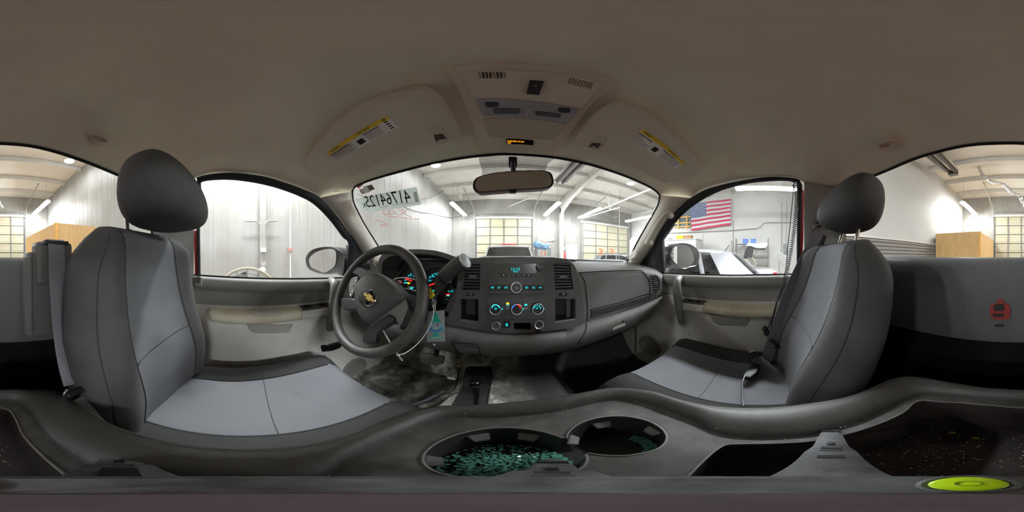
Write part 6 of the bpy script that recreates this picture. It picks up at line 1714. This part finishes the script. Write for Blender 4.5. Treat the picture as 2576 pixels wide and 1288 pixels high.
# ================================================================ VEHICLES AND CLUTTER IN THE WORKSHOP
dark_gl = glass('tinted_car_glass', (.45, .48, .46), .08)
tyre = mat('tyre', '1a1a1a', .8)
def car(name, label, loc, rotz, paint, L, Wd, Hh, hood, deck, roof0, roof1, suv=False, lid=0.):
    """x forward; hood/deck = lengths ahead of and behind the cabin; roof0..roof1 the roof span from the rear end"""
    t = thing(name, label, 'car', loc, absolute=False, rotz=rotz)
    w = Wd/2; belt = .92 if not suv else 1.08; low = .24
    st = []
    n = 30
    for i in range(n+1):
        x = -L/2+L*i/n; u = x+L/2
        e = min(u, L-u)
        ww = w*(1-.16*max(0, 1-e/.55)**2)
        if u > L-hood: zt = lerp(belt, .70 if not suv else .85, sstep(0, 1, (u-(L-hood))/hood)**1.3)
        elif u < deck: zt = lerp(belt+.04, belt-.02, sstep(0, 1, (deck-u)/max(deck, .01)))
        else: zt = belt
        if e < .08: zt -= .05*(1-e/.08)
        zb_ = low+.10*max(0, 1-e/.4)
        st.append([(x, -ww*.90, zb_), (x, -ww, zb_+.14), (x, -ww*1.0, lerp(zb_, zt, .62)), (x, -ww*.955, zt-.06), (x, -ww*.86, zt), (x, -ww*.4, zt+.025), (x, ww*.4, zt+.025), (x, ww*.86, zt), (x, ww*.955, zt-.06), (x, ww, lerp(zb_, zt, .62)), (x, ww, zb_+.14), (x, ww*.90, zb_)])
    MB().grid(st, closed_u=True, cap=True).build('body', paint, t, smooth=50)
    # greenhouse
    xa, xb = -L/2+deck-.05, L/2-hood+.10                # belt ends
    ra, rb = -L/2+roof0, -L/2+roof1                     # roof ends
    wr = w*.66; zt = belt-.01
    nA = 12
    def roofline(s_): return Hh-.10*(abs(2*s_-1)**3)
    rows = []
    for i in range(nA+1):
        s_ = i/nA; x = lerp(ra, rb, s_); z = roofline(s_)
        rows.append([(x, -wr, z-.05), (x, -wr*.85, z-.012), (x, 0, z+.012), (x, wr*.85, z-.012), (x, wr, z-.05)])
    MB().grid(rows).build('roof', paint, t, smooth=60, solid=.03)
    def quad(nm, a, b, c, d, m): MB().grid([[a, b], [d, c]]).build(nm, m, t, smooth=0, solid=.008)
    wb_ = w*.86
    zf_, zr_ = roofline(1)-.05, roofline(0)-.05
    quad('front_window', (xb, -wb_*.95, zt), (xb, wb_*.95, zt), (rb, wr*.97, zf_+.03), (rb, -wr*.97, zf_+.03), dark_gl)
    quad('rear_window', (xa, -wb_*.92, zt), (xa, wb_*.92, zt), (ra, wr*.97, zr_+.03), (ra, -wr*.97, zr_+.03), dark_gl)
    for sg in (-1, 1):
        bx = [xa+(.12 if suv else .50), lerp(xa, xb, .33), lerp(xa, xb, .36), lerp(xa, xb, .66), lerp(xa, xb, .68), xb-.12]
        def rx(x): return lerp(ra, rb, min(1, max(0, (x-xa)/(xb-xa))))
        for k in (0, 2, 4):
            x0, x1 = bx[k], bx[k+1]
            quad('side_window', (x0, sg*wb_, zt), (x1, sg*wb_, zt), (rx(x1), sg*wr*1.01, Hh-.09), (rx(x0), sg*wr*1.01, Hh-.09), dark_gl)
        for x0, x1 in ((xa, ra), (lerp(xa, xb, .345), rx(lerp(xa, xb, .345))), (lerp(xa, xb, .67), rx(lerp(xa, xb, .67))), (xb, rb)):
            wide = .07
            if x0 == xa and not suv:
                yo, yi = sg*wb_*1.0, sg*wr*1.01
                q = [(xa-.10, yo, zt), (xa+.56, yo, zt), (rx(xa+.56), yi, Hh-.075), (ra-.02, yi, Hh-.06)]
                MB().prism(q, (0, -sg*.05, 0)).build('pillar', paint, t, smooth=0, bevel=.012)
                continue
            MB().bar((x0, sg*wb_*.99, zt), (x1, sg*wr*1.0, Hh-.085), wide, .05, up=(0, 1, 0)).build('pillar', paint, t, smooth=0, bevel=.012)
        MB().box((lerp(xa, xb, .5), sg*w*.965, belt-.03), (xb-xa, .012, .03)).build('belt_moulding', chrome if suv is None else steel, t, smooth=0)
        for xx in (-.02, .85):
            MB().box((xx, sg*w*.995, belt-.14), (.16, .03, .03)).build('door_handle', paint, t, smooth=0, bevel=.008)
        MB().box((xb-.12, sg*(w+.07), belt+.06), (.10, .18, .12)).build('door_mirror', paint, t, smooth=0, bevel=.03)
        for xx in (-L/2+.85, L/2-.88):
            wh = MB().lathe([(.18, -.1), (.30, -.10), (.325, -.07), (.325, .07), (.30, .10), (.18, .10)], (xx, sg*(w-.10), .325), (0, 1, 0), 24).build('wheel', tyre, t)
            MB().lathe([(.20, -.0), (.19, .03), (.05, .05), (.02, .06)], (xx, sg*(w-.02), .325), (0, sg, 0), 20).build('hubcap', steel, wh)
        MB().box((-L/2+.10, sg*w*.74, belt-.16), (.16, w*.34, .15)).build('tail_lamp', mat('tail_lamp_red', 'b0202a', .2, coat=.5), t, smooth=0, bevel=.03)
        MB().box((L/2-.16, sg*w*.72, .66 if not suv else .82), (.22, w*.34, .13)).build('head_lamp', mat('lamp_clear', 'c9ccd0', .1, spec=.6), t, smooth=0, bevel=.03)
        for xx in (0, -1.0):
            MB().box((lerp(xa, xb, .48 if xx == 0 else .20), sg*.36, belt+.02), (.12, .42, .42)).build('cabin_seat', mat('cabin_seat_grey', '4f4c49', .9), t, smooth=0, bevel=.05)
            MB().box((lerp(xa, xb, .48 if xx == 0 else .20), sg*.36, belt+.29), (.09, .24, .16)).build('cabin_headrest', mat('cabin_seat_grey', '4f4c49', .9), t, smooth=0, bevel=.04)
    if suv:
        MB().box((ra-.02, 0, Hh-.035), (.06, .50, .035)).build('stop_lamp', mat('stop_lamp_red', 'c01f24', .3), t, smooth=0, bevel=.008)
    if lid:
        a = R(lid); o = Vector((xa-.05, 0, belt+.02))
        d = Vector((-math.cos(a), 0, math.sin(a))); nn_ = Vector((-math.sin(a), 0, -math.cos(a)))
        rows = []
        for i in range(9):
            s_ = i/8*.90
            p = o+d*s_
            bow = -nn_*.03*math.sin(math.pi*i/8)
            rows.append([p+Vector((0, y, 0))+bow-nn_*(.03*(1-(y/.62)**2)) for y in (-.62, -.5, -.25, 0, .25, .5, .62)])
        rows.append([Vector(p)+nn_*.12 for p in rows[-1]])
        MB().grid(rows).build('trunk_lid', paint, t, smooth=60, solid=.03)
        for sg in (-1, 1): MB().tube(spline([o+Vector((-.05, sg*.5, -.1)), o+Vector((-.16, sg*.5, .05)), o+d*.25+Vector((0, sg*.5, 0))], 4), .018, 6).build('lid_hinge', black, t)
    return t
silver = mat('silver_car_paint', '94979c', .25, .25, coat=.5); whitec = mat('white_car_paint', 'b0b0ae', .25, coat=.5); greyc = mat('grey_car_paint', '54585c', .25, .3, coat=.5)
car('suv', 'light coloured SUV with red roof stop lamp parked ahead of the truck', (.12, 7.1, GZ), R(90), whitec, 4.7, 1.9, 1.80, 1.25, .14, .35, 3.0, True)
car('sedan', 'silver sedan parked close outside the passenger window', (3.25, 1.38, GZ), R(93), silver, 4.7, 1.82, 1.53, 1.2, 1.05, 1.55, 3.05)
car('sedan', 'white sedan with raised trunk lid behind the silver sedan', (6.1, 1.85, GZ), R(97), whitec, 4.7, 1.82, 1.50, 1.2, .95, 1.45, 3.05)
car('sedan', 'dark grey hatchback seen low behind the passenger windshield pillar', (6.6, 7.7, GZ), R(-70), greyc, 4.3, 1.78, 1.52, 1.1, .5, .8, 2.9)
# wiring spilling over the white sedan's trunk edge
wsd = [o for o in COL.objects if o.get('label', '').startswith('white sedan with raised')][0]
zq = zm(1660, 450, 5.1528)
lo = [hit(q, PX(5.0)) for q in zq((1108, 872), (1140, 832), (1260, 842), (1405, 830), (1392, 872), (1372, 900), (1300, 905), (1230, 898), (1190, 880))]
ld = MB().prism(lo, (1.1, .05, .10)).build('trunk_lid', whitec, None, smooth=0, bevel=.03)
ld.parent = wsd; ld.matrix_parent_inverse = (Matrix.Translation(wsd.location) @ Matrix.Rotation(wsd.rotation_euler.z, 4, 'Z')).inverted()
li = MB().prism([p.lerp(sum(lo, Vector())/len(lo), .12)+Vector((.05, 0, -.05)) for p in lo], (1.0, .05, .09)).build('lid_lining', black, ld, smooth=0)
tk = thing('trunk_liner', 'black trunk liner and loose hoses hanging over the open trunk', 'trunk liner', hit((1890, 660), PX(5.3)))
FT = PX(4.9)
zq = zm(1660, 450, 5.1528)
MB().prism([hit(q, FT) for q in spline(zq((1085, 1035), (1105, 930), (1140, 890), (1205, 895), (1200, 960), (1182, 1030), (1150, 1005), (1115, 1030)), 2, True)], (.3, 0, 0)).build('liner_fold', mat('liner_black', '242224', .8), tk)
MB().tube(spline(on(zq((1190, 1020), (1230, 1060), (1245, 1100), (1220, 1130), (1180, 1120)), FT), 5), .022, 6).build('hose', mat('hose_tan', '9a917f', .6), tk)
MB().tube(spline(on(zq((1090, 1040), (1150, 1080), (1180, 1150)), FT), 5), .03, 6).build('hose', mat('hose_tan', '9a917f', .6), tk)
# ---- flag on the far wall
fg = thing('american_flag', 'American flag hung on the far white wall, slightly tilted', 'flag', hit((1790, 580), PX(9.85)))
c4 = zq((395, 330), (925, 262), (920, 598), (418, 676))
P4 = [hit(q, PX(9.9)) for q in c4]
def fpt(u, v): return P4[0].lerp(P4[1], u).lerp(P4[3].lerp(P4[2], u), v)+Vector((-.03-.03*math.sin(u*14+v*2), 0, 0))
fred = mat('flag_red', '9b2a45', .85); fwh = mat('flag_white', 'a8a6a6', .85); fbl = mat('flag_blue', '35466e', .85)
for k in range(13):
    MB().grid([[fpt(i/20, (k+j)/13) for i in range(21)] for j in (0, 1)]).build('stripe', fred if k % 2 == 0 else fwh, fg, smooth=180)
MB().grid([[fpt(.40*i/10, 7/13*j/4)-Vector((.012, 0, 0)) for i in range(11)] for j in range(5)]).build('canton', fbl, fg, smooth=180)
smb = [(math.cos(R(90+36*k))*(1 if k % 2 == 0 else .42), math.sin(R(90+36*k))*(1 if k % 2 == 0 else .42)) for k in range(10)]
for r_ in range(9):
    for c_ in range(6 if r_ % 2 == 0 else 5):
        u, v = .40*((c_*2+1+(r_ % 2))/12), 7/13*((r_+1)/10)
        o = fpt(u, v)-Vector((.020, 0, 0))
        MB().prism([o+Vector((0, -a*.052, b*.052)) for a, b in smb], (.004, 0, 0)).build('star', fwh, fg, smooth=0)
# ---- loft opening with wooden rail
lf = thing('loft_rail', 'wooden guard rail across a loft opening left of the flag', 'railing', hit((1720, 572), PX(9.9)))
FL = PX(9.88)
P = [hit(q, FL) for q in zq((175, 400), (400, 390), (400, 625), (175, 630))]
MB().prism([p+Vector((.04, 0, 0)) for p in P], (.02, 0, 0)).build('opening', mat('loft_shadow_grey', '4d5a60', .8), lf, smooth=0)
for a, b in (((170, 505), (400, 490)), ((180, 580), (400, 565)), ((175, 628), (400, 612))):
    MB().bar(hit(zq(a)[0], FL), hit(zq(b)[0], FL), .06, .08).build('rail', lumber, lf, smooth=0)
for a, b in (((240, 480), (240, 660)), ((352, 470), (352, 660))):
    MB().bar(hit(zq(a)[0], PX(9.82)), hit(zq(b)[0], PX(9.82)), .07, .05, up=(1, 0, 0)).build('post', lumber, lf, smooth=0)
# ---- white cabinet with boxes
cabn = thing('white_cabinet', 'white storage cabinet against the far wall behind the wing mirror', 'cabinet', (8.9, 4.9, GZ))
FC = PX(8.6)
a, b = hit(zq((55, 790))[0], FC), hit(zq((470, 780))[0], FC)
yc, yw, zt_c = (a.y+b.y)/2, abs(a.y-b.y), b.z
MB().box((9.1, yc, (zt_c+GZ)/2), (1.0, yw, zt_c-GZ)).build('carcass', mat('cabinet_white', 'a9a9a7', .5), cabn, smooth=0, bevel=.02)
MB().box((9.1, yc, zt_c+.02), (1.08, yw+.06, .05)).build('top', mat('cabinet_white', 'a9a9a7', .5), cabn, smooth=0, bevel=.01)
for k in range(3):
    MB().box((8.59, yc-yw/2+yw*(k+.5)/3, (zt_c+GZ)/2-.1), (.02, yw/3-.03, zt_c-GZ-.4)).build('cabinet_door', mat('cabinet_door_grey', '9c9c9b', .5), cabn, smooth=0, bevel=.008)
def carton(pts, label, col, dep=.3):
    F = PX(8.85); q = [hit(p, F) for p in zq(*pts)]
    y0_, y1_ = min(p.y for p in q), max(p.y for p in q); z1_ = max(p.z for p in q); z0_ = zt_c+.045
    o = thing('carton', label, 'box', (8.85, (y0_+y1_)/2, z0_))
    MB().box((8.85+dep/2, (y0_+y1_)/2, (z0_+z1_)/2), (dep, y1_-y0_, z1_-z0_)).build('box_body', mat('carton_'+col, col, .8), o, smooth=0, bevel=.006)
    MB().box((8.85+dep/2, (y0_+y1_)/2, z1_+.003), (dep*.98, (y1_-y0_)*.12, .006)).build('tape', mat('carton_tape', 'b5a07a', .5), o, smooth=0)
carton(((213, 735), (300, 733), (300, 780), (213, 782)), 'bright yellow box on the white cabinet', 'c9a11f')
carton(((302, 735), (405, 738), (405, 775), (302, 780)), 'brown cardboard carton beside the yellow box', '94704f')
jn = thing('shelf_clutter', 'small dark jars lined up at the left end of the cabinet', 'jar', hit(zq((135, 780))[0], PX(8.9)))
for k, q in enumerate((115, 130, 150)):
    c = hit(zq((q, 778))[0], PX(8.9)); MB().lathe([(.05, 0), (.055, .02), (.055, .09+.03*(k % 2)), (.03, .11+.03*(k % 2)), (.03, .14+.03*(k % 2))], (c.x, c.y, zt_c+.045), (0, 0, 1), 12).build('jar', grime, jn)
# ---- wire shelf with blue bins
shf = thing('metal_shelf', 'metal shelving behind the white sedan on the far wall', 'shelf', (9.4, 1.2, GZ))
FS_ = PX(9.2)
a, b = hit(zq((985, 840))[0], FS_), hit(zq((1405, 830))[0], FS_)
for zz in (a.z-.02, a.z-.55, a.z-1.0):
    MB().box((9.4, (a.y+b.y)/2, zz), (.5, abs(a.y-b.y), .03)).build('shelf_board', mat('shelf_grey', '6f6f6e', .5, .4), shf, smooth=0)
for yy in (a.y, b.y):
    for xx in (9.17, 9.63): MB().box((xx, yy, (a.z+.3+GZ)/2), (.04, .04, a.z+.3-GZ)).build('upright', mat('shelf_upright_brown', '5d4a44', .5), shf, smooth=0)
for k, (x0, x1) in enumerate(((1075, 1140), (1178, 1242))):
    q0, q1 = hit(zq((x0, 835))[0], PX(9.3)), hit(zq((x1, 798))[0], PX(9.3))
    o = thing('parts_bin', 'blue plastic bin on the metal shelf, the %s one' % ('left' if k == 0 else 'right'), 'bin', (9.4, (q0.y+q1.y)/2, a.z))
    MB().box((9.4, (q0.y+q1.y)/2, a.z+.13), (.25, abs(q0.y-q1.y), .25)).build('bin_body', mat('bin_blue', '1f57a0', .4), o, smooth=0, bevel=.015)
    MB().box((9.4, (q0.y+q1.y)/2, a.z+.262), (.28, abs(q0.y-q1.y)+.03, .03)).build('bin_rim', mat('bin_blue', '1f57a0', .4), o, smooth=0, bevel=.008)
for k in range(4):
    yy = lerp(a.y, b.y, .1+.24*k)
    tag(MB().lathe([(.08, 0), (.09, .05), (.09, .2), (.05, .24), (.05, .26)], (9.4, yy, a.z-.535), (0, 0, 1), 14).build('paint_can', grime), ('leftmost', 'second from left', 'third from left', 'rightmost')[k]+' grey paint can on the lower metal shelf', 'can', 'paint cans on the metal shelf')
# ---- conduits, poles and the far round fan
pipe('wall_pipe', 'thin pipe with a bend crossing the far wall right of the flag', zq((20, 705), (420, 690), (930, 668), (1270, 640), (1360, 565), (1720, 565)), PX(9.93), .03, mat('pipe_grey', '8b8a86', .6))
pipe('wall_pipe', 'vertical conduit on the far wall beside the coiled cord', zq((1580, 300), (1575, 700), (1570, 940)), PX(9.93), .03, mat('pipe_grey', '8b8a86', .6))
pipe('wall_pipe', 'second vertical conduit near the passenger window edge', zq((1645, 300), (1640, 640), (1625, 860)), PX(9.93), .02, mat('pipe_grey', '8b8a86', .6))
pipe('stand_pole', 'tall thin pole standing right of the flag', zq((953, 535), (950, 940))+[(1844, 748)], PX(9.3), .03, mat('pole_grey', '6d6c69', .6), 'pole')
pipe('stand_pole', 'short dark pole leaning left of the metal shelf', zq((928, 800), (935, 930))+[(1842, 750)], PX(9.2), .04, grime, 'pole')
pipe('stand_pole', 'thin pole behind the silver sedan roof', zq((558, 725), (552, 910))+[(1767, 747)], PX(9.3), .02, grime, 'pole')
pipe('car_antenna', 'roof antenna blade raised above the silver sedan', zq((835, 945), (900, 860)), PX(3.6), .008, black, 'antenna')
eb = thing('breaker_box', 'grey breaker box on the far wall right of the white sedan', 'breaker box', hit(zq((1618, 960))[0], PX(9.9)))
q = [hit(p, PX(9.9)) for p in zq((1600, 845), (1640, 845), (1640, 960), (1600, 960))]
MB().prism(q, (-.12, 0, 0)).build('box', mat('breaker_grey', '5f6468', .5), eb, smooth=0, bevel=.01)
MB().prism([p+Vector((-.125, 0, 0)) for p in [q[0].lerp(q[2], .12), q[1].lerp(q[3], .12), q[2].lerp(q[0], .12), q[3].lerp(q[1], .12)]], (-.012, 0, 0)).build('cover', mat('breaker_cover', '6d7276', .5), eb, smooth=0)
f2 = thing('floor_fan', 'round wire-guarded fan standing behind the white sedan tail', 'fan', hit(zq((1545, 1160))[0], PX(7.6)))
fc2 = hit(zq((1548, 1070))[0], PX(7.6)); rf2 = (hit(zq((1548, 1070-80))[0], PX(7.6))-fc2).length
for k in (1., .75, .5, .25):
    MB().tube([fc2+Vector((0, math.cos(a)*rf2*k, math.sin(a)*rf2*k)) for a in [2*math.pi*i/30 for i in range(30)]], .012 if k == 1 else .005, 5, closed=True).build('guard_ring', grime, f2)
for k in range(10):
    a = math.pi*k/10; d = Vector((0, math.cos(a), math.sin(a)))*rf2
    MB().tube([fc2-d, fc2+d], .005, 4).build('guard_bar', grime, f2)
MB().lathe([(.09, -.05), (.1, .05), (.05, .16)], fc2, (1, 0, 0), 16).build('motor', grime, f2)
MB().tube([fc2+Vector((.08, 0, 0)), (fc2.x+.08, fc2.y, GZ+.03)], .025, 8).build('stand', grime, f2)
MB().lathe([(.3, 0), (.3, .02), (.05, .04)], (fc2.x+.08, fc2.y, GZ), (0, 0, 1), 20).build('base', grime, f2)
# ---- rack with torpedo heater and blue tarp at the front wall
rk = thing('tool_rack', 'tall metal rack beside the first overhead door', 'rack', (2.55, 9.6, GZ))
FR = PY(9.5)
zz_ = zm(1280, 380, 4.293)
L0, L1 = hit(zz_((300, 1050))[0], FR), hit(zz_((440, 1050))[0], FR)
for x_ in (L0.x, L1.x):
    for y_ in (9.35, 9.8): MB().box((x_, y_, (L0.z+GZ)/2), (.05, .05, L0.z-GZ)).build('upright', mat('rack_steel', '5a5e62', .5, .5), rk, smooth=0)
for z_ in (L0.z, L0.z-.5, L0.z-1.0):
    MB().box(((L0.x+L1.x)/2, 9.58, z_), (L1.x-L0.x+.06, .5, .03)).build('shelf_board', mat('rack_steel', '5a5e62', .5, .5), rk, smooth=0)
for k, m_ in enumerate((mat('tool_orange', 'c06a20', .5), mat('tool_red', 'a23a28', .5), mat('tool_green', '4d7a58', .5))):
    x_ = lerp(L0.x, L1.x, .35+.25*k); o = thing('shop_tool', ('orange', 'red', 'green')[k]+' handled tool standing in the rack', 'tool', (x_, 9.4, L0.z-.5))
    MB().tube([(x_, 9.36, L0.z-.48), (x_+.02, 9.36, L0.z-.1)], .025, 8).build('handle', m_, o); MB().box((x_+.02, 9.36, L0.z-.08), (.09, .03, .04)).build('head', steel, o, smooth=0)
tpn = thing('blue_tarp', 'crumpled blue tarp draped over the rack top', 'tarp', (L0.x+.2, 9.5, L0.z))
ol = zz_((290, 975), (340, 980), (440, 1010), (430, 1040), (410, 1055), (380, 1068), (320, 1050), (275, 1020))
P = [hit(q, PY(9.3)) for q in spline(ol, 2, True)]; c = sum(P, Vector())/len(P)
rows = [[c+(p-c)*k+Vector((0, -.10*(1-k)**.5+.03*math.sin(7*i+9*k), .03*math.sin(5*i+3*k))) for i, p in enumerate(P)] for k in (1, .8, .6, .4, .2, .03)]
rows = [[p+Vector((0, .4, .0)) for p in rows[0]]]+rows
MB().grid(rows, closed_u=True, cap=True).build('tarp_cloth', mat('tarp_blue', '4f6f8c', .6), tpn, smooth=180)
th_ = thing('torpedo_heater', 'grey torpedo heater sitting on top of the rack', 'heater', hit(zz_((430, 995))[0], PY(9.5)))
a, b = hit(zz_((365, 985))[0], PY(9.4)), hit(zz_((487, 960))[0], PY(9.4))
MB().tube([a, b], .13, 16).build('barrel', mat('heater_grey', '8d8a88', .5, .4), th_)
MB().tube([a-(b-a)*.03, a+(b-a)*.12], .135, 16).build('nozzle', mat('heater_rust', 'a4714a', .6), th_)
MB().box((a+b)/2+Vector((0, 0, -.16)), ((b-a).length*.7, .22, .14)).build('tank', mat('heater_grey', '8d8a88', .5, .4), th_, smooth=0, bevel=.02)
ext = thing('fire_extinguisher', 'red fire extinguisher hung below a sign left of the side door', 'fire extinguisher', hit(zz_((598, 1140))[0], PY(10.05)))
c = hit(zz_((600, 1120))[0], PY(10.0))
MB().lathe([(.05, -.25), (.075, -.23), (.075, .12), (.05, .19), (.02, .21), (.02, .26)], c, (0, 0, 1), 16).build('cylinder', mat('extinguisher_red', 'b02a26', .3), ext)
MB().box(c+Vector((0, 0, .28)), (.05, .12, .03)).build('valve', black, ext, smooth=0)
MB().box(c+Vector((0, .1, .42)), (.2, .01, .22)).build('sign', mat('sign_pale', 'b5a8a6', .6), ext, smooth=0)
wt_ = thing('white_tank', 'rounded white tank standing behind the passenger windshield pillar', 'tank', (7.6, 8.2, GZ))
c = hit((1597, 612), PY(8.2)); MB().lathe([(.05, .50), (.22, .44), (.34, .28), (.38, .1), (.38, c.z*-1+GZ), (.3, GZ-c.z)], c, (0, 0, 1), 24).build('tank_shell', mat('tank_white', 'b3b3b2', .4), wt_, smooth=60)
MB().lathe([(.08, .50), (.08, .56), (.03, .58)], c, (0, 0, 1), 12).build('valve_cap', steel, wt_)
